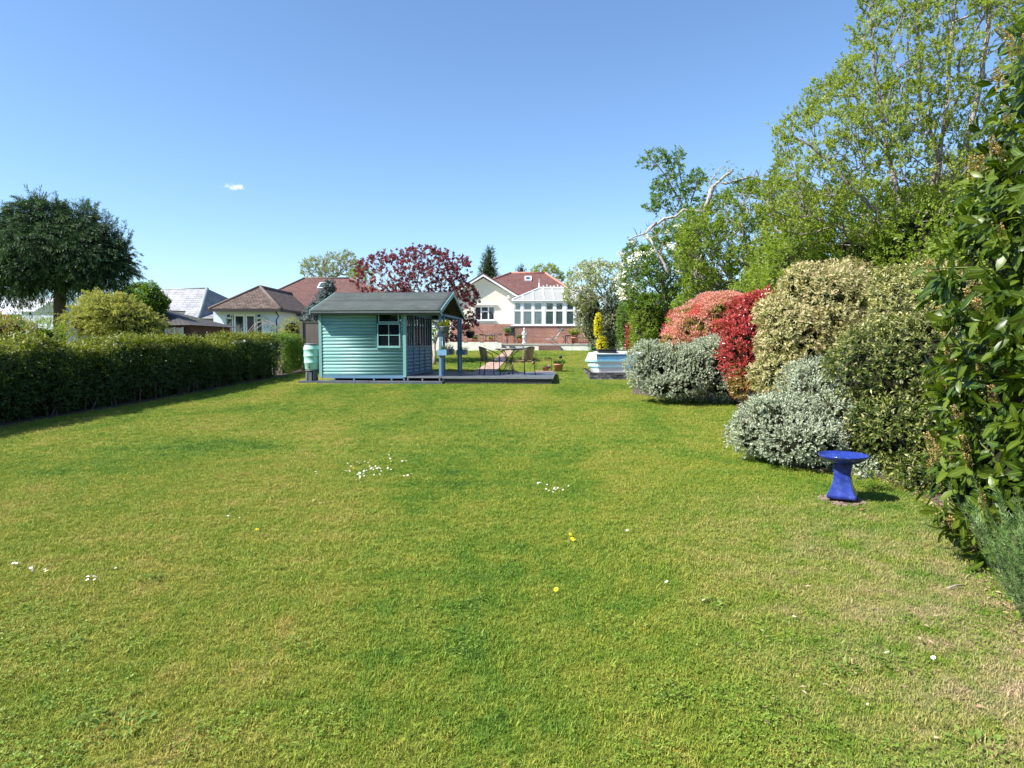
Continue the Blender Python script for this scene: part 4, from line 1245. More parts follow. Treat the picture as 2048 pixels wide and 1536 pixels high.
# pale panelled roof, hipped at the left, ridge with cresting
M['cons_roof'] = paint('opal_roof_panel', (.33, .33, .295), .35, .04, 1, 0)
rx0, rx1 = cx(1077) + .1, cr; YRC = YC + 1.9; zrc = zz(578, YRC)
yb = YC + 3.6
E = [A_([cl - .05, YC - .05, czh + .07]), A_([cr + .05, YC - .05, czh + .07]), A_([cr + .05, YRC, zrc]), A_([rx0, YRC, zrc]), A_([cl - .05, yb, czh + .07])]
front_eave = lambda s: E[0] * (1 - s) + E[1] * s
bays = [1027, 1046, 1067, 1088, 1108, 1130, 1152, 1173, 1185]
for i in range(len(bays) - 1):
    xa, xb = cx(bays[i]) if i else E[0][0], cx(bays[i + 1])
    def top(x):
        if x >= rx0: return A_([x, YRC, zrc])
        s = (x - E[0][0]) / (rx0 - E[0][0]); return E[0] * (1 - s) + E[3] * s
    P = [A_([xa, E[0][1], E[0][2]]), A_([xb, E[0][1], E[0][2]]), top(xb), top(xa)]
    if i == 0: P = P[:3]
    elif xa < rx0 < xb: P = [P[0], P[1], P[2], E[3], P[3]]
    MB().prism(P, (0, 0, .025)).build('roof_panel', M['cons_roof'], cs)
    if i: MB().bar(P[0] + [0, 0, .04], P[-1] + [0, 0, .04], .045, .05).build('rafter', M['white'], cs)
MB().prism([E[0], E[3], E[4]], (0, 0, .02)).build('hip_panel', M['cons_roof'], cs)
MB().bar(E[0] + [0, 0, .05], E[3] + [0, 0, .05], .09, .07).build('hip_bar', M['white'], cs)
MB().box((rx0 - .05, YRC - .1, zrc + .02), (rx1, YRC + .1, zrc + .12)).build('ridge_beam', M['white'], cs)
m = MB()
m.lathe([(.04, 0), (.045, .1), (.02, .14), (.035, .2), (.012, .26), (.004, .5)], (rx0, YRC, zrc + .12), 8)
m.build('finial', M['white'], cs)
for k in range(14):
    x = rx0 + .25 + k * .21
    if x > rx1 - .1: break
    f = MB(); hgt = .16 if k % 3 == 1 else .08
    f.box((x - .012, YRC - .012, zrc + .12), (x + .012, YRC + .012, zrc + .12 + hgt)); f.box((x - .045, YRC - .01, zrc + .12 + hgt * .6), (x + .045, YRC + .01, zrc + .12 + hgt * .6 + .03))
    f.build('cresting', M['white'], cs)

# patio terrace: retaining wall, brick pillars, railings, coping, steps
ter = thing('patio', 'raised patio terrace with white rendered retaining wall and coping', 'patio', (sx(1050, 37), 37, float(gz(36))))
YP1, YP2 = 35.4, 36.6
px_ = lambda p, Y: sx(p, Y)
zg = float(gz(36)) - .05
zp1 = zz(686, YP1); zp2 = zz(689, YP2)
MB().box((px_(800, YP1), YP1, zg), (px_(1003, YP1), YP1 + .22, zz(684, YP1))).build('retaining_wall', M['wall_white'], ter)
MB().box((px_(1003, YP1) - .22, YP1 + .22, zg), (px_(1003, YP1), YP2 + .2, zz(684, YP1))).build('retaining_wall', M['wall_white'], ter)
MB().box((px_(1003, YP2), YP2, zg), (px_(1300, YP2), YP2 + .22, zp2 - .042)).build('retaining_wall', M['wall_white'], ter)
MB().box((px_(1003, YP2) + .0, YP2 - .02, zp2 - .04), (px_(1300, YP2), YP2 + .35, zp2)).build('coping', M['coping'], ter)
MB().box((px_(800, YP1), YP1 + .23, zg), (px_(1003, YP1) - .23, 41, PZ)).build('paving', M['coping'], ter)
MB().box((px_(1003, YP1) - .22, YP2 + .36, zg), (px_(1300, YP2), 41, PZ - .004)).build('paving', M['coping'], ter)
for pa_, pb_ in ((848, 858), (888, 896), (927, 934.5), (959, 967), (995, 1004)):
    t = thing('brick_pillar', {848: 'red brick pillar at the far left of the patio wall', 888: 'red brick pillar of the patio wall seen through the porch', 927: 'first red brick pillar right of the porch on the patio wall', 959: 'thin red brick pillar in the middle of the patio railing', 995: 'thick red brick pillar at the corner of the patio wall'}[pa_], 'pillar', (px_((pa_ + pb_) / 2, YP1), YP1, zz(684, YP1)), 'brick pillars of the patio wall')
    zt_ = zz({927: 669, 959: 668, 995: 667}.get(pa_, 669), YP1); z0_ = zz(684, YP1)
    dep = .22 if pa_ != 995 else .9
    MB().box((px_(pa_, YP1) - .01, YP1 - .015, z0_ + .002), (px_(pb_, YP1) + .01, YP1 + dep, zt_)).build('brickwork', M['brickxy'], t)
    MB().box((px_(pa_, YP1) - .04, YP1 - .04, zt_ + .001), (px_(pb_, YP1) + .04, YP1 + dep + .03, zt_ + .06)).build('cap', M['brickxy'], t)
def railing(label, xa, xb, y, z0, z1, step=.12):
    t = thing('railing', label, 'railing', ((xa + xb) / 2, y, z0), 'black iron railings of the patio')
    MB().bar((xa, y, z1), (xb, y, z1), .03).build('top_rail', M['iron'], t)
    MB().bar((xa, y, z0 + .06), (xb, y, z0 + .06), .025).build('bottom_rail', M['iron'], t)
    n = int((xb - xa) / step)
    for i in range(n + 1):
        x = xa + (xb - xa) * i / max(1, n); MB().bar((x, y, z0 + .001), (x, y, z1 - .01), .014).build('baluster', M['iron'], t)
z0_, z1_ = zz(684, YP1), zz(670.5, YP1)
railing('black iron railing between the first and thin brick pillars', px_(935, YP1), px_(958.5, YP1), YP1 + .1, z0_, z1_)
railing('black iron railing between the thin pillar and the thick corner pillar', px_(967.5, YP1), px_(994.5, YP1), YP1 + .1, z0_, z1_)
railing('black iron railing left of the first brick pillar, beside the porch', px_(897, YP1), px_(926, YP1), YP1 + .1, z0_, z1_)
railing('black iron railing on the right of the patio, beyond the potted plant', px_(1157, YP2), px_(1192, YP2), YP2 + .3, PZ, zz(675, YP2))
# steps
sp_ = thing('garden_steps', 'two dark brick steps up to the patio', 'steps', (px_(1100, YP2), YP2 - .3, zg))
M['stepbrick'] = brickmat('step_brick', (.20, .09, .07), (.14, .07, .055), (.2, .17, .14), .225, .075, .01)
MB().box((px_(1077, YP2), YP2 - .75, zg), (px_(1120, YP2), YP2 - .01, zz(697.5, YP2 - .75))).build('step', M['stepbrick'], sp_)
MB().box((px_(1077, YP2), YP2 - .40, zz(697.5, YP2 - .75) + .001), (px_(1120, YP2), YP2 - .011, zz(691.5, YP2 - .4))).build('step', M['stepbrick'], sp_)

# things on the patio
def statue():
    c = A_([sx(1048.5, 37.2), 37.2, PZ + .0]); c[2] = zz(687.5, 37.2)
    t = thing('statue', 'small white stone statue standing on the patio', 'statue', c)
    MB().lathe([(.13, 0), (.14, .04), (.11, .07), (.09, .1), (.085, .22), (.11, .25)], c, 12).build('pedestal', M['statue'], t)
    m = MB()
    m.lathe([(.09, .26), (.11, .34), (.10, .42), (.08, .5), (.095, .58), (.10, .64), (.06, .69), (.03, .71), (.035, .73), (.055, .76), (.06, .80), (.045, .85), (.01, .87)], c, 12)
    m.tube([c + [-.09, 0, .63], c + [-.12, -.04, .52], c + [-.05, -.09, .46]], .028, 6); m.tube([c + [.09, 0, .63], c + [.12, -.05, .54], c + [.06, -.09, .50]], .028, 6)
    m.build('figure', M['statue'], t)
statue()
M['pot_plant'] = leafmat('lime_shrub_leaves', [(0, (.12, .18, .02)), (.6, (.28, .30, .03)), (1, (.42, .38, .05))], rough=.45)
M['pot_green'] = leafmat('pot_plant_leaves', [(0, (.06, .12, .02)), (.6, (.14, .22, .03)), (1, (.24, .3, .05))], rough=.45)
def potted(label, px, pyb, Y, wpx, hpx, plant_h, plant_w, mat, group=None, nsh=60, potmat=None, L=.07, zb_=None):
    c = at(px, pyb, Y)
    if zb_ is not None: c[2] = zb_
    r = wpx * Y / FPX / 2; h = hpx * Y / FPX
    t = thing('potted_plant', label, 'potted plant', c, group)
    MB().lathe([(.001, 0), (r * .72, 0), (r * .95, h * .82), (r * 1.04, h * .83), (r * 1.06, h), (r * .95, h), (r * .9, h * .86), (.001, h * .86)], c, 20).build('pot', potmat or M['terracotta'], t)
    if nsh:
        P = c + A_([0, 0, h * .85]) + rdir(nsh) * [r * .5, r * .5, .01]
        A = unit(rdir(nsh) * [.8, .8, .3] + [0, 0, .75])
        base = c + A_([0, 0, h * .9])
        tipd = A * (rng.uniform(.5, 1, nsh)[:, None]) * [plant_w, plant_w, plant_h]
        S_ = P + tipd * .55
        d = shoots(S_, unit(tipd), np.linalg.norm(tipd, axis=1) * .45, 11, L, .42)
        leafmesh('foliage', d, mat, t, 'fold')
        m = MB()
        for p, q in zip(P[:25], (P + tipd)[:25]): m.tube([p, (p + q) / 2 + [0, 0, .01], q], [.007, .005, .002], 4, cap=False)
        m.build('stems', M['bark'], t)
potted('large terracotta pot with a lime green shrub on the patio', 1149.5, 686.5, 37.3, 15, 12, .75, .5, M['pot_plant'], nsh=90, L=.09)
potted('terracotta pot with a low green plant beside the statue', 1040, 686.5, 37.6, 12, 9, .3, .28, M['pot_green'], nsh=40)
potted('green plant in a pot on top of the thick corner pillar', 1014, 672, 36.0, 12, 6, .35, .4, M['pot_green'], nsh=50)
potted('small potted plant behind the railing next to the thin pillar', 947, 684, 36.4, 8, 7, .25, .2, M['pot_green'], nsh=25)
potted('low potted plant behind the railing near the first pillar', 952, 684.5, 37.6, 8, 5, .3, .2, M['herb'], nsh=25)
potted('potted plant with yellow green leaves behind the railing near the corner pillar', 981, 684, 36.5, 8, 5, .2, .2, M['pot_plant'], nsh=25)
# lounger chair on the patio
def recliner():
    Y = 37.2; c = A_([sx(1113, Y), Y, PZ]); c[2] = zz(687.5, Y)
    t = thing('recliner', 'grey fabric reclining garden chair on the patio', 'recliner', c)
    fab = paint('grey_sling_fabric', (.19, .19, .175), .8, .08, 20, .2, 90)
    x = lambda p: sx(p, Y); z = lambda p: zz(p, Y)
    pts = [(1090, 679), (1102, 678), (1109, 680), (1117, 668), (1124, 657)]
    for i in range(4):
        a, b_ = pts[i], pts[i + 1]
        MB().prism([(x(a[0]), Y - .25, z(a[1])), (x(b_[0]), Y - .25, z(b_[1])), (x(b_[0]), Y + .3, z(b_[1])), (x(a[0]), Y + .3, z(a[1]))], (0.01, 0, .03)).build('seat_sling' if i < 2 else 'backrest', fab, t)
    m = MB()
    for yy in (Y - .27, Y + .32):
        m.tube([(x(p), yy, z(q)) for p, q in pts], .015, 6)
        m.tube([(x(1102), yy, z(676)), (x(1103), yy, z(673)), (x(1116), yy, z(673))], .015, 6)
        m.tube([(x(1098), yy, z(679)), (x(1104), yy, z(687.4))], .013, 6); m.tube([(x(1118), yy, z(668)), (x(1106), yy, z(687.4))], .013, 6); m.tube([(x(1108), yy, z(680)), (x(1116), yy, z(687.4))], .013, 6)
    m.build('frame', paint('pale_metal_frame', (.25, .25, .23), .4, .05, metal=.3), t)
    MB().box((x(1116), Y - .24, z(662)), (x(1126), Y + .28, z(657.5))).build('head_pillow', fab, t)
recliner()
# dark metal bistro table and chairs on the patio
def bistro_table(label, px, Y, h=.7, r=.28):
    c = A_([sx(px, Y), Y, zz(687.3, Y)])
    t = thing('metal_table', label, 'table', c)
    MB().lathe([(.001, 0), (r, 0), (r, .025), (.001, .025)], c + [0, 0, h - .025], 16).build('table_top', M['iron'], t)
    for k in range(3):
        a = k * 2.094 + .5; v = A_([math.cos(a), math.sin(a), 0])
        MB().tube([c + v * r * .8, c + v * .06 + [0, 0, h * .5], c + v * r * .7 + [0, 0, h - .03]], .014, 6).build('leg', M['iron'], t)
def folding_chair(label, px, Y, facing, tilt=0, mat=None):
    mat = mat or M['iron']
    c = A_([sx(px, Y), Y, zz(687.3, Y)])
    t = thing('patio_chair', label, 'chair', c, 'dark metal chairs on the patio')
    f = facing
    MB().box((c[0] - .2, c[1] - .2, c[2] + .43), (c[0] + .2, c[1] + .2, c[2] + .455)).build('seat', mat, t)
    for sx_ in (-1, 1):
        for sy_ in (-1, 1):
            MB().tube([c + [sx_ * .19, sy_ * .18, .43], c + [sx_ * .22, sy_ * .2, 0]], .012, 6).build('leg', mat, t)
    b = MB()
    for k in range(5):
        yy = -.18 + k * .09; b.tube([c + [-f * .2, yy, .45], c + [-f * (.27 + tilt), yy, .72], c + [-f * (.33 + tilt * 1.8), yy, .92]], .011, 5)
    b.tube([c + [-f * (.33 + tilt * 1.8), -.2, .92], c + [-f * (.33 + tilt * 1.8), .2, .92]], .016, 6)
    b.build('backrest', mat, t)
bistro_table('small round black metal table beside the lounge chair on the patio', 1131, 37.0, .42, .22)
folding_chair('black metal chair tipped back left of the thick corner pillar', 978, 37.3, 1, .18)
folding_chair('black metal chair close behind the thick corner pillar', 1023, 37.5, -1)
bistro_table('black metal table behind the railing on the left of the patio', 989, 37.6, .55, .3)
folding_chair('black metal chair next to the potted lime shrub', 1138, 37.7, -1, .02)
# dark planter or barbecue by the conservatory corner
bq = A_([sx(1021, 38.0), 38.0, PZ])
t = thing('barbecue', 'dark covered barbecue against the wall at the corner of the conservatory', 'barbecue', bq)
MB().box((bq[0] - .25, bq[1] - .2, bq[2] + .45), (bq[0] + .25, bq[1] + .2, bq[2] + .78)).build('body', M['fascia'], t, .02)
MB().lathe([(.27, 0), (.26, .08), (.18, .16), (.001, .19)], bq + [0, 0, .782], 14).build('lid', M['fascia'], t)
for a in (-1, 1):
    for b_ in (-1, 1): MB().bar(bq + [a * .2, b_ * .15, 0], bq + [a * .2, b_ * .15, .45], .035).build('leg', M['iron'], t)

# ================================================================== NEIGHBOURING HOUSES (left)
lh = thing('neighbour_bungalow', 'white rendered bungalow with hipped brown tiled extension behind the hedge', 'house', (sx(490, 38), 41, float(gz(38))))
Y1 = 38.0
a0, a1 = sx(429, Y1), sx(556, Y1); zt1 = zz(618, Y1); zb1 = float(gz(38))
dx = [sx(p, Y1) for p in (454, 466, 471, 488, 493, 510, 515, 525)]
dz0 = zb1 + .1; dz1 = zz(629, Y1); 
w_ = MB(); w_.box((a0, Y1, zb1), (dx[0], Y1 + .3, zt1)); w_.box((dx[7], Y1, zb1), (a1, Y1 + .3, zt1)); w_.box((dx[0], Y1, dz1), (dx[7], Y1 + .3, zt1)); w_.box((dx[0], Y1, zb1), (dx[7], Y1 + .3, dz0))
w_.build('wall', M['render_white'], lh)
MB().box((a1 - .3, Y1 + .301, zb1), (a1, 46.2, zt1)).build('side_wall', M['render_white'], lh)
MB().box((a0, Y1 + .301, zb1), (a0 + .3, 46.2, zt1)).build('side_wall', M['render_white'], lh)
MB().box((a0 + .31, Y1 + 2.5, zb1), (a1 - .31, Y1 + 2.6, zt1)).build('inner_wall', paint('dark_room', (.05, .045, .04), .9, .1), lh)
f = MB()
for k in (0, 7): pass
def frame(m, xa, xb, za, zb_, y, t_=.06, d_=.07):
    m.box((xa, y, za), (xb, y + d_, za + t_)); m.box((xa, y, zb_ - t_), (xb, y + d_, zb_)); m.box((xa, y, za + t_), (xa + t_, y + d_, zb_ - t_)); m.box((xb - t_, y, za + t_), (xb, y + d_, zb_ - t_))
for i, (p, q, nm) in enumerate(((453, 467, 'side_light'), (468.5, 490.5, 'french_door'), (491.5, 512, 'french_door'), (513.5, 526, 'side_light'))):
    m = MB(); frame(m, sx(p, Y1) + .003, sx(q, Y1) - .003, dz0, dz1, Y1 + .08, .09 if 'door' in nm else .05)
    if nm == 'side_light': m.box((sx(p, Y1) + .06, Y1 + .08, zz(638, Y1)), (sx(q, Y1) - .06, Y1 + .15, zz(635.5, Y1)))
    o = m.build(nm, M['white'], lh)
    MB().box((sx(p, Y1) + .06, Y1 + .11, dz0 + .06), (sx(q, Y1) - .06, Y1 + .12, dz1 - .06)).build('pane', M['glass'], o)
    if nm == 'french_door': MB().bar((sx(489 if i == 1 else 494, Y1), Y1 + .04, zz(656, Y1)), (sx(486 if i == 1 else 497, Y1), Y1 + .04, zz(656, Y1)), .03).build('handle', M['white'], o)
for p, q in ((455, 465), (515.5, 525)):           # top-hung vents standing open
    m = MB(); P = lambda px, py, dy: A_([sx(px, Y1), Y1 - dy, zz(py, Y1)])
    zt_, zbm = zz(627.5, Y1), zz(636, Y1)
    T = lambda x, y, z: A_([x, Y1 + .02 - (zt_ - z) * .5 + y, z])
    xa, xb = sx(p, Y1), sx(q, Y1)
    m.box((xa, 0, zbm), (xb, .04, zbm + .05), T=T); m.box((xa, 0, zt_ - .05), (xb, .04, zt_), T=T); m.box((xa, 0, zbm + .05), (xa + .05, .04, zt_ - .05), T=T); m.box((xb - .05, 0, zbm + .05), (xb, .04, zt_ - .05), T=T)
    o = m.build('open_vent', M['white'], lh)
    MB().box((xa + .05, .01, zbm + .05), (xb - .05, .02, zt_ - .05), T=T).build('pane', M['glass_cons'], o)
m = MB(); m.box((sx(530, Y1) - .09, Y1 - .2, zz(641, Y1)), (sx(530, Y1) + .09, Y1, zz(635, Y1))); m.build('wall_lamp', paint('cream_lamp', (.6, .55, .42), .5, .05), lh)
# hipped roof of the extension
ze1 = zt1; yA = Y1 - .35; 
apx = sx(523, Y1 + 2.6); apz = zz(573, Y1 + 2.6); yAp = Y1 + 2.6
L0, R0 = A_([sx(421, yA), yA, ze1]), A_([sx(556.5, yA) + .2, yA, ze1])
hwid = (R0[0] - L0[0]) / 2; mx = (L0[0] + R0[0]) / 2
AP = A_([apx, yAp, apz]); BK = A_([apx, 46.5, apz])
LB, RB = A_([L0[0], 46.5, ze1]), A_([R0[0], 46.5, ze1])
m = MB(); m.add([L0, R0, AP, BK, LB, RB], [(0, 1, 2), (1, 5, 3, 2), (0, 2, 3, 4), (0, 4, 5, 1)]); m.build('extension_roof', M['roof_brown'], lh)
M['ridge_brown'] = paint('brown_ridge_tile', (.12, .09, .07), .85, .2, 6, .3)
for a, b_ in ((L0, AP), (R0, AP), (AP, BK)): MB().tube([a, b_], .09, 6).build('ridge_tiles', M['ridge_brown'], lh)
m = MB(); m.box((L0[0] - .03, yA - .08, ze1 - .16), (R0[0] + .03, yA + .02, ze1 - .02)); m.box((R0[0] - .03, yA + .02, ze1 - .16), (R0[0] + .07, 45, ze1 - .02)); m.build('gutter', M['gutter'], lh)
MB().tube([(a1 - .04, Y1 - .1, ze1 - .12), (a1 + .1, Y1 - .02, ze1 - .4), (a1 - .02, Y1 - .05, ze1 - .6), (a1 - .02, Y1 - .05, zb1)], .035, 6).build('downpipe', M['gutter'], lh)
# main roof further back
YE2, YR2 = 44.0, 48.5
ze2, zr2 = zz(622, YE2), zz(556.5, YR2)
xl2, xr2 = sx(612, YR2) - 3.3, sx(770, YE2)
V = [A_([xl2, YE2, ze2]), A_([xr2 + 3, YE2, ze2]), A_([sx(702, YR2), YR2, zr2]), A_([sx(612, YR2), YR2, zr2]), A_([xl2, 2 * YR2 - YE2, ze2]), A_([xr2 + 3, 2 * YR2 - YE2, ze2])]
MB().add(V, [(0, 1, 2, 3), (1, 5, 2), (0, 3, 4), (4, 3, 2, 5), (0, 4, 5, 1)]).build('main_roof', M['roof_left'], lh)
for a, b_ in ((3, 2), (3, 0), (2, 1)): MB().tube([V[a], V[b_]], .08, 6).build('ridge_tiles', M['ridge_brown'], lh)
skylight(lh, 647.5, 573.5, 15, 13, YE2, ze2, YR2, zr2)
MB().box((a1 + .05, YE2 + .3, zb1), (xr2 + 2.5, YE2 + .5, ze2)).build('rear_wall', M['render_white'], lh)
MB().box((a1 + .05, YE2 - .1, ze2 - .14), (xr2 + 3, YE2 - .01, ze2 - .01)).build('gutter', M['gutter'], lh)
# lean-to with glazing under the main roof
YL = 41.5
m = MB(); m.box((a1 + .1, YL - .1, zz(632, YL)), (sx(640, YL), YE2, zz(629.5, YL))); m.build('porch_roof', M['gutter'], lh)
m = MB(); frame(m, a1 + .2, sx(598, YL), zb1 + .6, zz(633, YL), YL, .07); m.box((sx(580, YL) - .03, YL, zb1 + .67), (sx(580, YL) + .03, YL + .07, zz(633, YL) - .07)); o = m.build('porch_window', M['white'], lh)
MB().box((a1 + .27, YL + .03, zb1 + .67), (sx(598, YL) - .07, YL + .04, zz(633, YL) - .07)).build('pane', M['glass'], o)
MB().box((a1 + .2, YL + .02, zb1), (sx(640, YL), YL + .1, zb1 + .6)).build('porch_wall', M['render_cream'], lh)

# grey slate house
YS = 50.0
sh2 = thing('slate_house', 'bungalow with a pale grey slate hipped roof and cream walls far beyond the hedge', 'house', (sx(390, YS), YS + 4, 1.2))
zeS = zz(636.5, YS); YRs = 54.5
R1, R2_ = A_([sx(300, YRs), YRs, zz(579, YRs)]), A_([sx(418, YRs - 1.5), YRs - 1.5, zz(577, YRs - 1.5)])
HC = A_([sx(400, YS), YS, zeS])
RX = A_([sx(475, 58), 58, zz(600, 58)]); BX = A_([sx(478, YS + 3), YS + 3, zeS])
m = MB(); m.add([A_([sx(280, YS), YS, zeS]), HC, R2_, R1], [(0, 1, 2, 3)]); m.build('roof', M['slate'], sh2)
M['slate2'] = brickmat('grey_slates_side', (0.26, 0.265, 0.275), (0.22, 0.225, 0.235), (0.13, 0.13, 0.14), .5, .28, .015, bump=0.8, axis='x+y', slope=1.6, rough=.65)
m = MB(); m.add([HC, A_([sx(478, YS + .0), YS + .0, zeS]), A_([sx(478, 56), 56, zz(605, 56)]), R2_], [(0, 1, 2, 3)]); m.build('roof', M['slate2'], sh2)
MB().tube([HC, R2_], .14, 6).build('hip_flashing', M['lead'], sh2)
MB().tube([R1, R2_], .09, 6).build('ridge_tiles', M['lead'], sh2)
MB().box((sx(280, YS) + .2, YS + .35, .9), (sx(478, YS) - .0, YS + .6, zeS)).build('wall', M['render_cream'], sh2)
MB().box((sx(280, YS), YS - .08, zeS - .15), (sx(478, YS), YS + .02, zeS - .02)).build('gutter', M['gutter'], sh2)
MB().tube([(sx(405, YS), YS - .05, zeS - .1), (sx(403, YS), YS + .2, zeS - .6), (sx(403, YS), YS + .25, 1.0)], .05, 6).build('downpipe', M['gutter'], sh2)
MB().lathe([(.001, 0), (.16, 0), (.16, .12), (.001, .12)], (sx(411, YS), YS + .25, zz(644, YS)), 10).build('vent', M['iron'], sh2)
P = [A_([sx(337, YS - .3), YS - .3, zz(623.5, YS)]), A_([sx(371, YS - .3), YS - .3, zz(625, YS)]), A_([sx(362, YS - .3), YS - .3, zz(634, YS)])]
MB().prism(P, (0, .25, 0)).build('dormer_cheek', M['render_white'], sh2)
MB().bar(P[0] + [0, -.02, .05], P[1] + [0.1, -.02, .05], .1).build('dormer_edge', M['gutter'], sh2)

# low dark tiled outbuilding
YO = 29.0
ob = thing('outbuilding', 'low brown timber outbuilding with a dark tiled roof just behind the hedge', 'outbuilding', (sx(320, YO), YO + 2, float(gz(YO))))
er, el = A_([sx(388, YO), YO, zz(650, YO)]), A_([sx(236, YO), YO, zz(650, YO)])
tr_, tl = A_([sx(310, YO + 2.4), YO + 2.4, zz(613, YO + 2.4)]), A_([sx(262, YO + 2.4), YO + 2.4, zz(610, YO + 2.4)])
br_, bl = A_([sx(388, YO), YO + 4.8, er[2]]), A_([sx(236, YO), YO + 4.8, er[2]])
MB().add([el, er, tr_, tl, br_, bl], [(0, 1, 2, 3), (1, 4, 2), (4, 5, 3, 2), (5, 0, 3), (0, 5, 4, 1)]).build('roof', M['roof_shed'], ob)
MB().tube([tl, tr_], .08, 6).build('ridge_tiles', M['roof_shed'], ob)
mwood = paint('red_brown_boards', (.12, .045, .03), .8, .2, 4, .3, 40)
MB().box((el[0] + .2, YO + .3, float(gz(YO))), (er[0] - .25, YO + 4.4, er[2] - .01)).build('wall', mwood, ob)
for p in (328, 346, 362):
    MB().box((sx(p, YO) - .04, YO + .22, zb1 - .2), (sx(p, YO) + .04, YO + .295, zz(654, YO))).build('window_mullion', M['white'], ob)
MB().box((sx(326, YO), YO + .24, zz(668, YO)), (sx(364, YO), YO + .29, zz(655, YO))).build('window', M['glass'], ob)

# white flat building and pale roofs at the far left
YW = 62.0
fb = thing('white_building', 'low white flat-roofed building glimpsed under the dark conifer', 'building', (sx(80, YW), YW + 3, 1.2))
MB().box((sx(48, YW), YW, 1.0), (sx(118, YW), YW + 5, zz(625, YW))).build('wall', M['render_white'], fb)
MB().box((sx(46, YW), YW - .1, zz(625, YW) + .001), (sx(120, YW), YW + 5.1, zz(623, YW))).build('roof', M['lead'], fb)
gh = thing('pale_roofed_building', 'long building with a very pale roof at the far left edge', 'building', (sx(10, 75), 78, 1.2))
MB().box((sx(-160, 75), 75, 1.0), (sx(62, 75), 84, zz(629, 75))).build('wall', paint('grey_wall', (.3, .3, .29), .8, .1), gh)
MB().prism([(sx(-160, 75), 74.6, zz(629, 75)), (sx(-160, 75), 79.5, zz(596, 79.5)), (sx(-160, 75), 84.5, zz(629, 75))], (sx(66, 75) - sx(-160, 75), 0, 0)).build('roof', paint('pale_sheet_roof', (.66, .70, .74), .6, .05), gh)
# ================================================================== FURNITURE ON THE DECK
zd = S(2.5, 1.2, 0)[2]
def tub_chair(label, cx_, cy_, f, yaw=0.0):
    """woven tub chair; f=+1 faces +x"""
    c = A_([cx_, cy_, zd]); ca, sa = math.cos(yaw), math.sin(yaw)
    t = thing('garden_chair', label, 'chair', c, 'woven garden chairs on the deck')
    T = lambda x, y, z: c + A_([f * (x * ca - y * sa), f * (x * sa + y * ca), z])
    # seat
    V, F = [], []
    for j in range(9):
        for i in range(9):
            x = -.2 + .44 * i / 8; y = -.23 + .46 * j / 8
            V.append(T(x, y, .43 + .012 * math.cos(i * .4) - .02 * math.sin(PI * j / 8)))
    for j in range(8):
        for i in range(8): a = j * 9 + i; F.append((a, a + 1, a + 10, a + 9))
    o = MB().add(V, F, 0, True).build('seat', M['cane'], t); md = o.modifiers.new('thick', 'SOLIDIFY'); md.thickness = .02; md.offset = 0
    # curved back that wraps round to the arms
    V, F = [], []; nu, nv = 15, 8
    for i in range(nu):
        s = -1 + 2 * i / (nu - 1); a = s * 1.05
        top = .86 - .07 * s * s
        for j in range(nv):
            h = j / (nv - 1); z = .45 + (top - .45) * h
            r = .25 + .03 * h
            V.append(T(.0 - r * math.cos(a) - .06 * h + .02, r * 1.0 * math.sin(a), z))
    for i in range(nu - 1):
        for j in range(nv - 1): a = i * nv + j; F.append((a, a + 1, a + nv + 1, a + nv))
    o = MB().add(V, F, 0, True).build('backrest', M['cane'], t); md = o.modifiers.new('thick', 'SOLIDIFY'); md.thickness = .016; md.offset = 0
    # steel frame: rim of the back, arms down to the front legs, rear legs
    rim = [T(.02 - .28 * math.cos(a_) - .06, .28 * math.sin(a_), .865 - .07 * (a_ / 1.05) ** 2) for a_ in np.linspace(-1.05, 1.05, 13)]
    MB().tube(rim, .014, 8).build('back_rim', M['metal'], t)
    for s in (-1, 1):
        st_ = rim[0] if s < 0 else rim[-1]
        MB().tube([st_, T(-.02, s * .29, .74), T(.12, s * .295, .67), T(.22, s * .285, .62), T(.25, s * .27, .52), T(.25, s * .25, .40)], .013, 8).build('armrest', M['metal'], t)
        MB().tube([T(.25, s * .25, .42), T(.27, s * .26, .0)], .013, 8).build('leg', M['metal'], t)
        MB().tube([T(-.17, s * .19, .60), T(-.19, s * .21, .42), T(-.25, s * .23, 0)], .013, 8).build('leg', M['metal'], t)
    MB().tube([T(.25, -.25, .42), T(.25, .25, .42), T(-.19, .21, .42), T(-.19, -.21, .42), T(.25, -.25, .42)], .011, 6).build('seat_frame', M['metal'], t)
tub_chair('woven garden chair with curved metal arms, left of the round table', sx(978, 21.4), 21.4, 1, .4)
tub_chair('woven garden chair seen from behind, right of the round table', sx(1049, 21.2), 21.2, -1, -.8)
tc_ = A_([sx(1018, 21.6), 21.6, zd])
tb = thing('garden_table', 'round garden table with curved metal legs between the two woven chairs', 'table', tc_)
MB().lathe([(.001, 0), (.42, 0), (.43, .01), (.42, .022), (.001, .022)], tc_ + [0, 0, .80], 32).build('table_top', M['tabletop'], tb)
MB().lathe([(.41, 0), (.43, 0), (.43, .03), (.41, .03)], tc_ + [0, 0, .775], 32).build('rim', M['metal'], tb)
for k in range(4):
    a = PI / 4 + k * PI / 2 + .25; v = A_([math.cos(a), math.sin(a), 0])
    MB().tube([tc_ + v * .40 + [0, 0, .775], tc_ + v * .27 + [0, 0, .72], tc_ + v * .13 + [0, 0, .58], tc_ + v * .085 + [0, 0, .40], tc_ + v * .13 + [0, 0, .22], tc_ + v * .25 + [0, 0, .06], tc_ + v * .36], .014, 8).build('leg', M['metal'], tb)
MB().lathe([(.085, 0), (.11, 0), (.11, .015), (.085, .015)], tc_ + [0, 0, .39], 20).build('leg_ring', M['metal'], tb)
MB().lathe([(.001, 0), (.05, 0), (.05, .02), (.015, .04), (.015, .38), (.001, .38)], tc_ + [0, 0, .0], 12).build('parasol_base', M['metal'], tb)

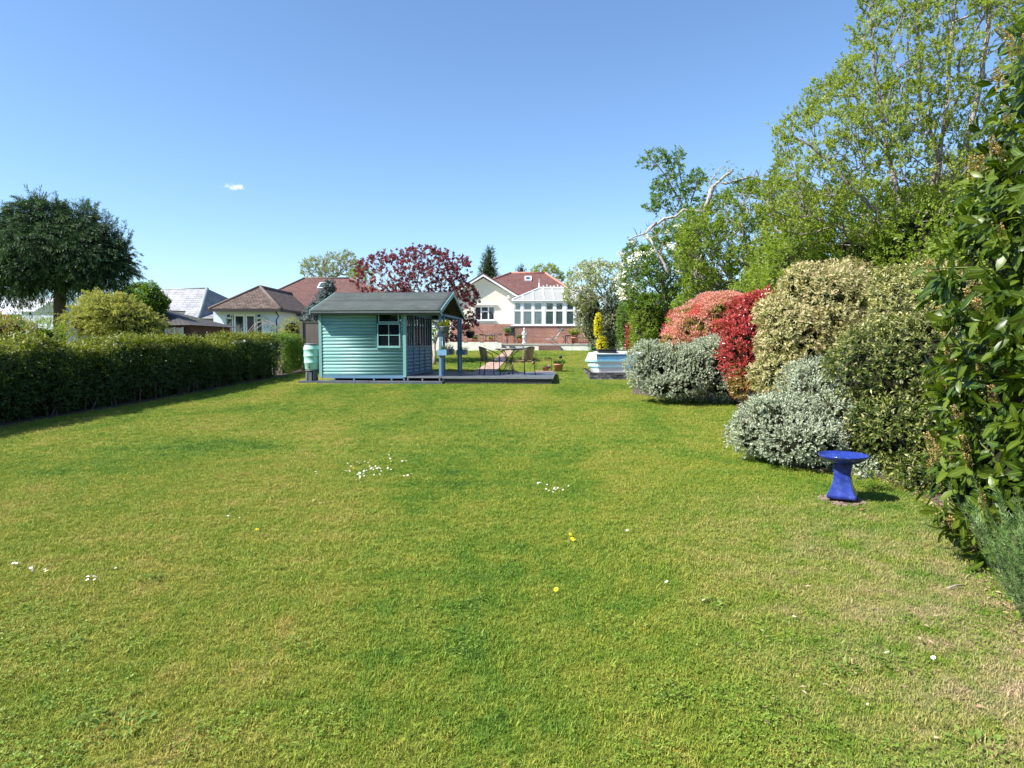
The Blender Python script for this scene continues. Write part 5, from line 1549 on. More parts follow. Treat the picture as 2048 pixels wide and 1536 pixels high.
# pots on the lawn beyond the deck
potted('terracotta pot with reddish green succulent leaves on the grass right of the deck', 1117, 744.5, 24.4, 19, 17, .22, .3, M['pot_green'], nsh=70, L=.07)
pcp = at(1091, 744, 24.6)
potted('small dark clay pot on the grass between the deck and the terracotta pot', 1091, 744, 24.5, 13, 11, .06, .12, M['herb'], nsh=18, potmat=paint('brown_clay', (.19, .09, .06), .8, .15, 10, .2), L=.05)
# crook with a hanging lantern
for (px, pyt, lab, q) in ((1072, 710, 'thin iron crook with a small round lantern behind the right chair', 718), (1103, 718, 'thin iron crook with a small lantern beside the terracotta pot', 727)):
    b0 = at(px, 743, 24.6); tp = at(px, pyt, 24.6); b0[2] = float(gz(24.6))
    t = thing('lantern_crook', lab, 'lantern', b0, 'lantern crooks on the grass')
    MB().tube([b0, tp, tp + [-.03, 0, .05], tp + [-.09, 0, .05], tp + [-.10, 0, -.02]], .008, 6).build('crook', M['iron'], t)
    c = at(px - 5, q + 7, 24.6)
    MB().lathe([(.001, -.07), (.05, -.055), (.07, 0), (.05, .05), (.015, .07), (.008, .14)], c, 12).build('lantern', paint('copper_glass', (.25, .15, .13), .3, .2, 8, 0), t)
# stone slab under the pots
o = thing('paving_stone', 'flat pale stone slabs under the small clay pot beside the deck', 'paving stone', at(1090, 745, 24.4)); 
c = at(1090, 745, 24.4); c[2] = float(gz(24.4)); o.location = c.tolist()
MB().box((c[0] - .35, c[1] - .2, c[2] - .02), (c[0] + .3, c[1] + .3, c[2] + .02)).build('slab', M['paving'], o)
# small black ornament (sign) in the pot plant
c = at(1121, 714, 24.4); t = thing('plant_ornament', 'small black round ornament on a stick in the terracotta pot', 'ornament', c)
MB().lathe([(.001, -.07), (.05, -.05), (.065, 0), (.05, .05), (.001, .07)], c, 10).build('disc', M['iron'], t)
MB().tube([c, c + [0, 0, -.3]], .006, 5).build('stick', M['iron'], t)

# ================================================================== BOAT IN ITS STONE EDGED BED
q0 = G(1180, 759); q1 = G(1166, 737)
YB0, YB1 = q0[1], q1[1]; XL0, XL1 = q0[0], q1[0]; XR = 4.35
bb = thing('raised_bed', 'raised bed of dark stone blocks filled with gravel around the boat', 'raised bed', ((XL0 + XR) / 2, (YB0 + YB1) / 2, float(gz(YB0))))
zb0 = float(gz(YB0)); bh = .245
def block_wall(P0, P1, z0, h, rows, blen, thick):
    d = P1 - P0; Ln = np.linalg.norm(d[:2]); u = d / Ln; nrm = A_([-u[1], u[0], 0])
    for r in range(rows):
        x = -(blen * .5 if r % 2 else 0)
        while x < Ln:
            a = max(0, x) + .008; b_ = min(Ln, x + blen * random.uniform(.96, 1.0)) - .008
            if b_ - a > .03:
                off = random.uniform(-.012, .012)
                pa2 = P0 + u * a; pb2 = P0 + u * b_
                za = z0 + r * h / rows + .006; hh = h / rows - .012
                poly = [pa2 - nrm * (-off), pb2 - nrm * (-off), pb2 + nrm * thick, pa2 + nrm * thick]
                poly = [A_([p[0], p[1], za]) for p in poly]
                MB().prism(poly, (0, 0, hh)).build('stone_block', M[random.choice(['stone', 'stone', 'stone_b', 'stone_c'])], bb)
            x += blen
    poly = [P0 + nrm * .012, P1 + nrm * .012, P1 + nrm * (thick - .012), P0 + nrm * (thick - .012)]
    MB().prism([A_([p[0], p[1], z0 - .03]) for p in poly], (0, 0, h + .024)).build('mortar', M['fascia'], bb)
block_wall(A_([XL0 + .001, YB0, 0]), A_([XR, YB0 - .02, 0]), zb0 - .02, bh, 3, .19, .09)
block_wall(A_([XL1, YB1, 0]), A_([XL0 - .001, YB0 + .1, 0]), zb0 - .02, bh, 3, .19, .09)
block_wall(A_([XR, YB1, 0]), A_([XL1 + .1, YB1, 0]), zb0 + .0, bh - .02, 3, .19, .09)
MB().prism([A_([XL0 + .11, YB0 + .1, zb0]), A_([XR, YB0 + .1, zb0]), A_([XR, YB1 - .1, zb0]), A_([XL1 + .11, YB1 - .1, zb0])], (0, 0, bh - .1)).build('bed_fill', M['rubble'], bb)
npb = 260
pb = MB(); 
for _ in range(npb):
    s = rng.random(); x = XL0 + .12 + (.9) * rng.random(); y = YB0 + .13 + (YB1 - YB0 - .28) * rng.random(); r = rng.uniform(.018, .035)
    z = zb0 + bh - .1
    ang = rng.random() * 6
    pb.box((-r, -r * .7, -.3 * r), (r, r * .7, r * .7), T=lambda a, b, c: A_([x + a * math.cos(ang) - b * math.sin(ang), y + a * math.sin(ang) + b * math.cos(ang), z + c]))
o = pb.build('gravel', paint('pale_gravel', (.38, .33, .29), .9, .3, 30, .2), bb); o['kind'] = 'stuff'

bt = thing('boat', 'small blue and white wooden boat resting in the stone edged bed', 'boat', ((XL0 + 1.4), (YB0 + YB1) / 2, zb0 + .15))
YF = YB0 + .25; ybk = min(YB1 - .15, YF + 1.35)
bx = lambda p, Y=None: sx(p, Y or YF)
zt_g = at(1190, 708, YF)[2]; z_r = at(1190, 722, YF)[2]; z_s = at(1190, 733.5, YF)[2]; z_b = zb0 + .12
# plan outline of the hull at a given level, rounded bow at the left
def outline(z):
    t_ = (z - z_b) / (zt_g - z_b)
    inset = max(0., 1 - t_) ** 1.3 * .26
    ym = (YF + ybk) / 2; hwid_ = (ybk - YF) / 2
    xl_ = bx(1193) + inset * .5; tr_ = (z_r - z_b) / (zt_g - z_b); nose = .30 - .14 * max(0., 1 - t_ / tr_) - .13 * max(0., (t_ - tr_) / (1 - tr_))
    pts = []
    for k in range(9):
        a = -PI / 2 + PI * k / 8
        pts.append(A_([xl_ - nose * math.cos(a) ** 1.25 if abs(math.cos(a)) > 1e-6 else xl_, ym + (hwid_ - inset * .5) * math.sin(a), z]))
    xr = 4.3 + .5
    pts.append(A_([xr, ym + (hwid_ - inset * .5) * .8, z])); pts.append(A_([xr, ym - (hwid_ - inset * .5) * .8, z]))
    return pts
def strake(name, z0, z1, mat, proud=0.0, rows=2):
    V, F = [], []; n = 11
    for r in range(rows + 1):
        z = z0 + (z1 - z0) * r / rows; o = outline(z); c = sum(o) / n
        for p in o:
            d = p - c; d[2] = 0; d /= np.linalg.norm(d); V.append(p + d * proud)
    for r in range(rows):
        for k in range(n): F.append((r * n + k, r * n + (k + 1) % n, (r + 1) * n + (k + 1) % n, (r + 1) * n + k))
    if proud:
        b = len(V)
        F.append(tuple(range(n - 1, -1, -1))); F.append(tuple(rows * n + k for k in range(n)))
    return MB().add(V, F, 0).build(name, mat, bt)
strake('lower_hull', z_b, z_s - .02, M['boat_white'])
strake('hull_stripe', z_s - .022, z_s + .022, M['boat_pale'], .018, 1)
strake('hull', z_s + .02, z_r - .02, M['boat_white'])
strake('rubbing_strake', z_r - .024, z_r + .03, M['boat_pale'], .035, 1)
strake('side_panel', z_r + .03, zt_g - .01, M['boat_blue'])
strake('gunwale', zt_g - .012, zt_g + .012, M['boat_white'], .02, 1)
# white bow board and cambered deck
V, F = [], []; o_ = outline(zt_g + .01); n = 11; cc = sum(o_) / n
for r, (s, h) in enumerate(((1, 0), (.85, .03), (.6, .055), (.3, .07))):
    for p in o_: q = cc + (p - cc) * s; q[2] = zt_g + .013 + h; V.append(q)
for r in range(3):
    for k in range(n): F.append((r * n + k, r * n + (k + 1) % n, (r + 1) * n + (k + 1) % n, (r + 1) * n + k))
F.append(tuple(3 * n + k for k in range(n)))
MB().add(V, F, 0, True).build('foredeck', M['boat_white'], bt)
V, F = [], []
for z in (z_r + .02, zt_g + .03):
    for p in outline(z)[0:9]:
        c = sum(outline(z)) / 11; d = p - c; d[2] = 0; d /= np.linalg.norm(d); V.append(p + d * .012)
for k in range(8): F.append((k, k + 1, k + 10, k + 9))
MB().add(V, F, 0).build('bow_board', M['boat_white'], bt)
c0, c1 = at(1198, 708, YF + .12), at(1230, 708, YF + .12)
m = MB()
zz0 = zt_g + .02; zz1 = at(1198, 701, YF + .12)[2] + .02
for a, b_ in (((c0[0], YF + .05), (c1[0], YF + .08)), ((c0[0], YF + .6), (c1[0], YF + .63))): m.box((a[0], a[1], zz0), (b_[0], b_[1], zz1))
m.box((c0[0] - .03, YF + .05, zz0), (c0[0] - .001, YF + .63, zz1)); m.box((c1[0] + .001, YF + .05, zz0), (c1[0] + .03, YF + .63, zz1))
m.build('hatch_coaming', M['fascia'], bt)
MB().box((c0[0] - .04, YF + .03, zz1 + .001), (c1[0] + .04, YF + .65, zz1 + .02)).build('hatch_rim', M['iron'], bt)

# ================================================================== BIRD BATH
bc = G(1684, 1003); bc[2] = float(gz(bc[1]))
Sb = bc[1] / FPX
mound = thing('stone_mound', 'low patch of rough brown stones under the blue bird bath', 'stones', bc)
for k in range(40):
    a = rng.random() * 6.28; r = .17 * math.sqrt(rng.random()) + .04; s = rng.uniform(.022, .05)
    p = bc + A_([r * math.cos(a), r * math.sin(a), .0])
    bm = bmesh.new(); bmesh.ops.create_icosphere(bm, subdivisions=1, radius=1)
    V = [p + A_([v.co.x * s * rng.uniform(.8, 1.2), v.co.y * s * rng.uniform(.8, 1.2), v.co.z * s * .55 * rng.uniform(.8, 1.2) + .008]) for v in bm.verts]
    F = [tuple(v.index for v in f.verts) for f in bm.faces]; bm.free()
    MB().add(V, F, 0).build('stone', M['rubble'], mound)
MB().lathe([(.18, 0), (.15, .014), (.10, .02), (.001, .022)], bc, 14).build('soil', M['soil'], mound)
bbz = bc + A_([0, 0, .044])
bird = thing('bird_bath', 'cobalt blue glazed ceramic bird bath with a square flared pedestal on the lawn', 'bird bath', bbz)
hB = (1003 - 908) * Sb - .044
yawb = R(-22)
# square pedestal, concave, flaring at the foot and a little at the top
V, F = [], []; hp = hB - .07
prof = [(0, .168), (.014, .180), (.03, .178)] + [(.03 + (hp - .03) * q, .178 - .076 * math.sin(min(1, q / .62) * PI / 2) ** .8 + .020 * max(0, (q - .62) / .38) ** 1.5) for q in np.linspace(.06, 1, 18)]
for h, r in prof:
    for k in range(4):
        for e in (-1, 1):      # slightly eased corners
            a_ = k * PI / 2 - PI / 2 + R(15) + e * .045
            V.append(bbz + A_([r * math.cos(a_), r * math.sin(a_), h]))
for i in range(len(prof) - 1):
    for k in range(8): F.append((i * 8 + k, i * 8 + (k + 1) % 8, (i + 1) * 8 + (k + 1) % 8, (i + 1) * 8 + k))
F.append(tuple(range(7, -1, -1))); F.append(tuple(len(prof) * 8 - 8 + k for k in range(8)))
MB().add(V, F, 0, False).build('pedestal', M['blue_glaze'], bird)
rB = 47 * Sb
MB().lathe([(.001, hB - .088), (.10, hB - .086), (rB * .62, hB - .07), (rB * .87, hB - .038), (rB * .98, hB - .012), (rB, hB), (rB * .985, hB + .008), (rB * .95, hB + .003), (rB * .90, hB - .014), (rB * .74, hB - .030), (rB * .5, hB - .05), (.001, hB - .058)], bbz, 48).build('basin', M['blue_glaze'], bird)
wm, nt, b = newmat('water'); b.inputs['Base Color'].default_value = (.02, .05, .25, 1); b.inputs['Roughness'].default_value = .02; b.inputs['IOR'].default_value = 1.33
n_ = N(nt, 'ShaderNodeTexNoise', Scale=22.0); bp = N(nt, 'ShaderNodeBump', Strength=.12, Distance=.01); nt.links.new(n_.outputs['Fac'], bp.inputs['Height']); nt.links.new(bp.outputs[0], b.inputs['Normal'])
V = [bbz + A_([rB * .76 * math.cos(k / 40 * 2 * PI), rB * .76 * math.sin(k / 40 * 2 * PI), hB - .0285]) for k in range(40)]
MB().add(V, [tuple(range(40))], 0).build('water', wm, bird)

# ================================================================== PLANTS
leaf = leafmat
M['hedge'] = leaf('hedge_leaves', [(0, (.018, .040, .008)), (.5, (.035, .074, .012)), (1, (.065, .12, .018))], young=(.21, .22, .02), rough=.45, transl=.32)
M['cypress'] = leaf('cypress_sprays', [(0, (.010, .028, .013)), (.6, (.024, .060, .024)), (1, (.055, .105, .034))], young=(.10, .17, .055), rough=.6, transl=.15)
M['gold_con'] = leaf('golden_conifer_sprays', [(0, (.13, .165, .028)), (.5, (.26, .28, .05)), (1, (.42, .41, .11))], young=(.52, .46, .14), rough=.6, transl=.25)
M['green'] = leaf('green_leaves', [(0, (.05, .105, .014)), (.5, (.095, .175, .020)), (1, (.16, .24, .032))], young=(.2, .28, .04), rough=.45, transl=.4)
M['bright'] = leaf('spring_green_leaves', [(0, (.075, .13, .014)), (.5, (.16, .235, .022)), (1, (.25, .32, .04))], young=(.31, .35, .045), rough=.45, transl=.42)
M['bud'] = leaf('opening_bud_leaves', [(0, (.11, .165, .02)), (.5, (.20, .265, .035)), (1, (.30, .35, .065))], young=(.36, .35, .10), rough=.5, transl=.42)
M['purple'] = leaf('purple_leaves', [(0, (.065, .014, .028)), (.5, (.145, .028, .052)), (1, (.26, .065, .095))], young=(.28, .055, .075), rough=.45, transl=.35)
M['spruce'] = leaf('blue_spruce_needles', [(0, (.06, .085, .075)), (.5, (.11, .145, .135)), (1, (.19, .23, .22))], rough=.7, transl=.0)
M['grey_leaf'] = leaf('silver_grey_leaves', [(0, (.16, .20, .12)), (.5, (.30, .345, .235)), (1, (.46, .49, .37))], young=(.50, .53, .42), rough=.65, transl=.12)
M['photinia'] = leaf('red_photinia_leaves', [(0, (.12, .018, .016)), (.5, (.33, .038, .040)), (1, (.50, .11, .08))], young=(.52, .07, .07), rough=.28, transl=.22, spec=.6)
M['photinia_old'] = leaf('photinia_lower_leaves', [(0, (.08, .10, .02)), (.5, (.22, .17, .04)), (1, (.40, .20, .08))], young=(.45, .05, .03), rough=.35, transl=.25)
M['pink_shoot'] = leaf('pink_shoots', [(0, (.50, .19, .18)), (.5, (.70, .31, .29)), (1, (.82, .47, .43))], young=(.62, .06, .08), rough=.6, transl=.3)
M['pieris_green'] = leaf('yellow_green_leaves', [(0, (.10, .13, .02)), (.5, (.22, .24, .04)), (1, (.36, .33, .09))], young=(.50, .12, .10), rough=.4, transl=.3)
M['varieg'] = leaf('cream_edged_leaves', [(0, (.12, .13, .028)), (.5, (.22, .225, .06)), (1, (.36, .345, .125))], young=(.44, .23, .18), edge=(.61, .565, .31), edge_amt=.85, rough=.45, transl=.22)
M['elaeag'] = leaf('dark_olive_leaves', [(0, (.022, .046, .008)), (.5, (.058, .092, .015)), (1, (.17, .205, .03))], young=(.46, .42, .17), rough=.40, transl=.22, spec=.35)
M['laurel'] = leaf('glossy_laurel_leaves', [(0, (.014, .040, .006)), (.5, (.036, .080, .008)), (1, (.11, .155, .014))], young=(.19, .24, .018), rough=.36, transl=.30, spec=.3, rib=(.24, .28, .06))
M['spike'] = leaf('laurel_flower_spikes', [(0, (.22, .15, .05)), (.5, (.38, .27, .10)), (1, (.52, .41, .18))], rough=.8, transl=.2)
M['rosemary'] = leaf('rosemary_needles', [(0, (.065, .13, .035)), (.5, (.125, .215, .055)), (1, (.24, .33, .11))], rough=.5, transl=.2)
M['blossom'] = leaf('white_blossom', [(0, (.62, .58, .55)), (.5, (.78, .75, .72)), (1, (.82, .80, .78))], rough=.7, transl=.25)
M['apple'] = leaf('apple_leaves', [(0, (.13, .175, .05)), (.5, (.24, .28, .09)), (1, (.36, .39, .17))], young=(.42, .42, .24), rough=.5, transl=.35)
M['yellow_leaf'] = leaf('golden_leaves', [(0, (.42, .38, .01)), (.5, (.66, .58, .02)), (1, (.78, .70, .05))], rough=.45, transl=.25)
M['holly'] = leaf('silver_edged_leaves', [(0, (.05, .08, .03)), (.5, (.10, .13, .05)), (1, (.20, .22, .10))], edge=(.42, .42, .26), edge_amt=.7, rough=.35, transl=.1)
M['far_tree'] = leaf('far_tree_leaves', [(0, (.12, .15, .05)), (.5, (.21, .23, .10)), (1, (.33, .33, .17))], rough=.6, transl=.3)

def bushy(name, label, cat, lobes, nsh, k, slen, L, wr, mat, ang=50, shape='quad', droop=.1, shell=.1, lump=.24, lfreq=2.0, back=.4, gap=.12, upbias=.35,
          corescale=.72, group=None, young_from=.6, parts=0, smooth=False, curl=0, jit=.25, coremat='twig', inner=.25, foliage='foliage', Lvar=.25, outd=1.0, base=None, gfreq=3.0, toppale=None):
    c = np.mean([l[0] for l in lobes], axis=0) if base is None else base
    t = thing(name, label, cat, (c[0], c[1], float(gz(c[1]))), group)
    P, Nn = blob_points(lobes, nsh, shell=shell, back=back, lump=lump, lfreq=lfreq, gap=gap, gfreq=gfreq, inside=inner)
    A = unit(Nn * outd + rng.normal(0, .45, Nn.shape) + [0, 0, upbias])
    d = shoots(P, A, slen * rng.uniform(.6, 1.3, len(P)), k, L, wr, ang, droop=droop, young_from=young_from, jit=jit, Lvar=Lvar)
    if toppale: d['Gn'] = (d['Gn'] + np.clip((d['P'][:, 2] - toppale) / 1.0, 0, 1) * rng.random(len(d['Gn'])) ** 1.3 * .95).clip(0, 1)  # mixes in the paler leaf colour with height
    if parts:
        idx = pick_front(d, parts)
        leaf_objects(d, idx, mat, t, shape, curl=curl, smooth=smooth)
        mk = np.ones(len(d['P']), bool); mk[idx] = False; d = subset(d, mk)
    o = leafmesh(foliage, d, mat, t, shape, smooth, curl); o['kind'] = 'stuff'
    if corescale: core(lobes, M[coremat], t, corescale)
    return t, P, Nn

# ---- left hedge
def hedge_pts(n, A0, B0, hA, hB, thick, sparse=None):
    s = rng.random(n) ** 1.0; face = rng.random(n)
    base = A0 + (B0 - A0) * s[:, None]
    h = hA + (hB - hA) * s
    lump = .30 * (vnoise(np.stack([s * 22, face * 0, face * 0], 1)) - .5)
    h = h + lump * .9
    nz = vnoise(np.stack([s * 26, face * 4, s * 0 + 2], 1)) - .5
    off = np.zeros(n); zf = np.zeros(n); Nn = np.zeros((n, 3))
    f = face < .62; tp = (face >= .62) & (face < .90); bk = face >= .90
    u = rng.random(n)
    zf[f] = u[f]; off[f] = 0
    zf[tp] = 1; off[tp] = u[tp] * thick
    zf[bk] = u[bk]; off[bk] = thick
    P = base + hn * (off + nz * .22 + rng.normal(0, .05, n))[:, None]
    P[:, 2] = gz(P[:, 1]) + .06 + h * (zf + (np.where(tp, rng.normal(0, .025, n), 0)))
    # rounded shoulders, and a foot that draws back a little
    sh_ = np.where(f, np.clip((zf - .82) / .18, 0, 1) ** 2 * .16, 0) + np.where(f, np.clip((.25 - zf) / .25, 0, 1) * .10, 0)
    P += hn * sh_[:, None]
    Nn[f] = -hn; Nn[tp] = (0, 0, 1); Nn[bk] = hn
    P[tp, 2] -= .05 * np.abs(off[tp] / thick - .5) * 2
    return P, Nn, zf, s
t = thing('hedge', 'long clipped green hedge along the left of the lawn, tipped with yellow green growth', 'hedge', HA)
HBm = HA2 + (HB - HA2) * .93
hLA = zz(692, HA[1]) - gz(HA[1]); hLB = zz(677, HB[1]) - gz(HB[1])
P, Nn, zf, s_ = hedge_pts(18500, HA2 + hd * 4, HBm, hLA, hLB, 1.1)
kp = (zf > .22) | (rng.random(len(zf)) < .45); P, Nn, zf = P[kp], Nn[kp], zf[kp]
A = unit(Nn + rng.normal(0, .5, Nn.shape) + [0, 0, .35])
d = shoots(P, A, rng.uniform(.05, .16, len(P)), 6, .058, .55, 60, young_from=.3)
yt = np.repeat(np.clip((zf - .80) / .2, 0, 1), 6); d['Gn'] = (d['Gn'] * .15 + yt * rng.random(len(yt)) ** .6).clip(0, 1)
stuffpart(leafmesh('foliage', d, M['hedge'], t, 'quad'))
# long soft shoots standing above the cut top
k = rng.random(len(P)) < .11; k &= zf >= .99
d = shoots(P[k], unit(rng.normal(0, .3, (k.sum(), 3)) + [0, 0, 1]), rng.uniform(.08, .24, k.sum()), 9, .05, .5, 50, young_from=.1)
d['Gn'] = rng.uniform(.5, 1, len(d['Gn'])); stuffpart(leafmesh('top_shoots', d, M['hedge'], t, 'quad'))
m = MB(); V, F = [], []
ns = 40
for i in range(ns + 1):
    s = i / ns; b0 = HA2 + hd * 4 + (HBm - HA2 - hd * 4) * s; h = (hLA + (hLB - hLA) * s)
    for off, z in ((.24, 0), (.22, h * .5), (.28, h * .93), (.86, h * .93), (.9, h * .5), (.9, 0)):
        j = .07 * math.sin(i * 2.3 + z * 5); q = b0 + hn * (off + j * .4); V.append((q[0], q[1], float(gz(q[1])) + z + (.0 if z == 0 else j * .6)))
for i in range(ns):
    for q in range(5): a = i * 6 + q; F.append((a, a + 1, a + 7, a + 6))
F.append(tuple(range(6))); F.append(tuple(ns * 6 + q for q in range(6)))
m.add(V, F, 0, True).build('shade_core', M['twig'], t)  # dark solid added inside the hedge, keeps light from showing through
m = MB()
for q in range(110):
    s = rng.random(); b0 = HA2 + hd * 4 + (HBm - HA2 - hd * 4) * s + hn * rng.uniform(.02, .2); b0[2] = float(gz(b0[1]))
    m.tube([b0, b0 + A_([rng.normal(0, .05), rng.normal(0, .08), .3]), b0 + A_([rng.normal(0, .1), rng.normal(0, .15), .6])], [.016, .012, .006], 5, cap=False)
stuffpart(m.build('stems', M['bark'], t))
# thinner far end of the hedge, where light comes through
t = thing('shrub', 'thin open shrub at the far end of the hedge where light comes through the leaves', 'shrub', HB)
P, Nn, zf, s_ = hedge_pts(4200, HBm + hd * .4, HB + hd * .3, hLB, hLB * .93, .9)
d = shoots(P, unit(Nn + rng.normal(0, .6, Nn.shape) + [0, 0, .5]), .12, 6, .045, .5, 60, young_from=.2)
stuffpart(leafmesh('foliage', d, M['green'], t, 'quad'))
m = MB()
for q in range(34):
    b0 = HBm + (HB - HBm) * rng.random() + hn * rng.uniform(.1, .8); b0[2] = float(gz(b0[1]))
    p = [b0, b0 + A_([rng.normal(0, .12), rng.normal(0, .12), .7]), b0 + A_([rng.normal(0, .25), rng.normal(0, .25), 1.25])]
    m.tube(p, [.014, .009, .004], 5, cap=False)
stuffpart(m.build('stems', M['bark_grey'], t))
# a stick leaning by the hedge end
p0 = G(582, 744); t = thing('garden_cane', 'dark cane leaning between the hedge end and the fence panel', 'cane', p0)
MB().tube([p0, at(594, 690, p0[1] + .2)], .014, 6).build('cane', M['bark_dark'], t)
# arch of bare rose stems in front of the white extension
YR_ = 33.0
t = thing('rose_arch', 'arching bare rose stems with a few leaves in front of the white extension', 'climbing plant', (sx(535, YR_), YR_, float(gz(YR_))))
for k, (xa, xm, xb, ym) in enumerate(((503, 530, 556, 640), (497, 522, 548, 644), (508, 538, 561, 646))):
    pts = [A_([sx(xa, YR_) + .0, YR_, float(gz(YR_))]), at(xa, 662, YR_), at((xa + xm) / 2, ym + 4, YR_), at(xm, ym, YR_), at((xb + xm) / 2, ym + 4, YR_), at(xb, 660, YR_), at(xb + 3, 700, YR_)]
    MB().tube(pts, [.03, .025, .02, .018, .018, .02, .02], 5).build('stem', M['bark_grey'], t)
P = np.stack([at(rng.uniform(530, 565), rng.uniform(648, 690), YR_ + rng.uniform(-.3, .3)) for _ in range(70)])
stuffpart(leafmesh('foliage', shoots(P, rdir(70), .15, 6, .08, .5), M['green'], t, 'quad'))

# ---- conifers and shrubs beyond the hedge
YT = 26.0
tl_ = [lobe(105, 500, YT, 80, 42, 1.5), lobe(15, 520, YT, 55, 45, 1.4), lobe(186, 512, YT, 42, 38, 1.2), lobe(95, 545, YT, 96, 20, 1.6), lobe(200, 545, YT, 36, 22, 1.2), lobe(10, 562, YT, 50, 14, 1.2),
       lobe(74, 452, YT, 34, 40, .7), lobe(112, 450, YT, 16, 36, .4), lobe(160, 462, YT, 26, 34, .6), lobe(18, 470, YT, 28, 36, .7), lobe(-50, 530, YT, 50, 50, 1.3), lobe(202, 484, YT, 28, 24, .6), lobe(45, 440, YT, 14, 20, .4), lobe(224, 524, YT, 18, 34, .7)]
tb_ = at(119, 690, YT); tb_[2] = float(gz(YT))
t, P, Nn = bushy('cypress_tree', 'large dark green cypress with a broad flat based crown on a bare trunk', 'tree', tl_, 3500, 8, .3, .17, .26, M['cypress'], ang=32,
                 shape='quad', droop=.45, upbias=-.1, corescale=.74, lump=.25, lfreq=1.3, shell=.08, young_from=.9, foliage='crown', base=tb_, outd=.9)
MB().tube([tb_, tb_ + [0, 0, .3], at(119, 640, YT), at(120, 600, YT), at(119, 540, YT)], [.30, .23, .20, .20, .18], 12).build('trunk', M['bark_dark'], t)
P, Nn = blob_points(tl_, 1350, shell=.04, back=.2, lump=.2, lfreq=1.4)
stuffpart(leafmesh('sprays', fronds(P, Nn, 16, .60, .5, .14, 6, .12, .16), M['cypress'], t, 'quad'))
# upright tips along the top of the crown
Pt = np.array([at(x, y, YT + dz) for x, y, dz in ((72, 432, 0), (60, 436, .3), (84, 432, -.2), (126, 432, 0), (118, 440, .3), (163, 440, 0), (172, 446, .2), (152, 446, -.2), (30, 446, 0), (12, 452, 0), (48, 444, .3), (100, 446, 0), (200, 468, 0), (216, 474, .2), (236, 490, 0), (244, 508, 0), (140, 452, .2), (186, 458, 0), (-6, 462, 0))])
Pt = np.repeat(Pt, 5, 0) + rng.normal(0, .10, (len(Pt) * 5, 3))
stuffpart(leafmesh('top_sprays', fronds(Pt, np.tile([.1, 0, 1.], (len(Pt), 1)), 26, .95, .22, .15, 6, .11, .17, up=.6, jit=.22), M['cypress'], t, 'quad'))

GL = [lobe(220, 632, 20.5, 56, 30, .9), lobe(255, 642, 20.5, 46, 30, .8), lobe(182, 645, 20.5, 38, 26, .7), lobe(212, 612, 20.5, 28, 18, .5), lobe(290, 655, 20.5, 26, 20, .5), lobe(248, 608, 20.5, 16, 14, .4)]
t, P, Nn = bushy('golden_conifer', 'bushy yellow green conifer in front of the cypress trunk', 'conifer', GL, 1500, 8, .16, .08, .28, M['gold_con'], ang=36, shape='quad', droop=.3, corescale=.8, lump=.3)
P, Nn = blob_points(GL, 520, shell=.04, back=.2, lump=.25, lfreq=2)
stuffpart(leafmesh('sprays', fronds(P, Nn, 16, .34, .35, .11, 6, .05, .28, up=.55), M['gold_con'], t, 'quad'))
bushy('green_tree', 'fresh green leafy tree between the golden conifer and the slate roof', 'tree', [lobe(295, 608, 30, 32, 28, .9), lobe(270, 592, 30, 20, 20, .7), lobe(303, 588, 30, 9, 20, .4), lobe(324, 606, 30, 10, 14, .3)],
      1300, 8, .2, .10, .5, M['green'], corescale=.55, gap=.28)
for (lab, lb, n, mt, kk) in (
    ('reddish green shrub above the hedge at the far left edge', [lobe(20, 665, 15, 36, 26, .5), lobe(-30, 660, 15, 40, 30, .5)], 700, 'pieris_green', 7),
    ('spiky light green shrub above the hedge in front of the white building', [lobe(82, 668, 16, 36, 20, .5)], 340, 'bright', 7),
    ('dark green shrub behind the hedge at the left edge of the picture', [lobe(8, 652, 19, 34, 18, .6)], 500, 'green', 7)):
    bushy('garden_shrub', lab, 'shrub', lb, n, kk, .14, .06, .35, M[mt], corescale=.6, group='shrubs rising behind the hedge', gap=.2, upbias=.7)
bushy('willow_tree', 'pale grey green feathery tree under the cypress branches at the far left', 'tree', [lobe(75, 625, 58, 32, 18, 1.5), lobe(60, 612, 58, 16, 12, 1)], 900, 6, .5, .14, .2, M['far_tree'], corescale=0, gap=.25, shape='quad')
bushy('garden_shrub', 'yellow green shrub in front of the slate house wall', 'shrub', [lobe(386, 660, 31, 18, 14, .5)], 240, 7, .2, .08, .4, M['bright'], corescale=.5, group='shrubs rising behind the hedge')
bushy('gold_shrub', 'round golden yellow shrub beside the fence panel', 'shrub', [lobe(584, 665, 26.5, 17, 26, .5), lobe(574, 680, 26.5, 16, 20, .4)], 700, 8, .1, .05, .4, M['gold_con'], corescale=.75, shape='quad')
# blue spruce
YP_ = 29.0
t = thing('blue_spruce', 'leaning blue grey spruce behind the left end of the summerhouse roof', 'tree', (sx(650, YP_), YP_, float(gz(YP_))))
Ps, As = [], []
for q in range(260):
    h = rng.random() ** .8; y = 566 + 95 * h
    half = 4 + 26 * h
    a = rng.random() * 6.283; rr_x = half * (YP_ / FPX)
    c = at(663 - 42 * h, y, YP_); tip = c + A_([math.cos(a) * rr_x, math.sin(a) * rr_x, .05])
    n = 5
    for j in range(n):
        f = (j + 1) / n; Ps.append(c + (tip - c) * f * rng.uniform(.9, 1.05)); As.append(unit((tip - c)[None])[0] + rng.normal(0, .35, 3) + [0, 0, .2])
Ps, As = np.array(Ps), unit(np.array(As))
stuffpart(leafmesh('foliage', shoots(Ps, As, .2, 18, .085, .3, 60, droop=-.05), M['spruce'], t, 'quad'))
MB().tube([(sx(650, YP_), YP_, float(gz(YP_))), at(632, 640, YP_), at(663, 566, YP_)], [.09, .07, .015], 8).build('trunk', M['bark'], t)

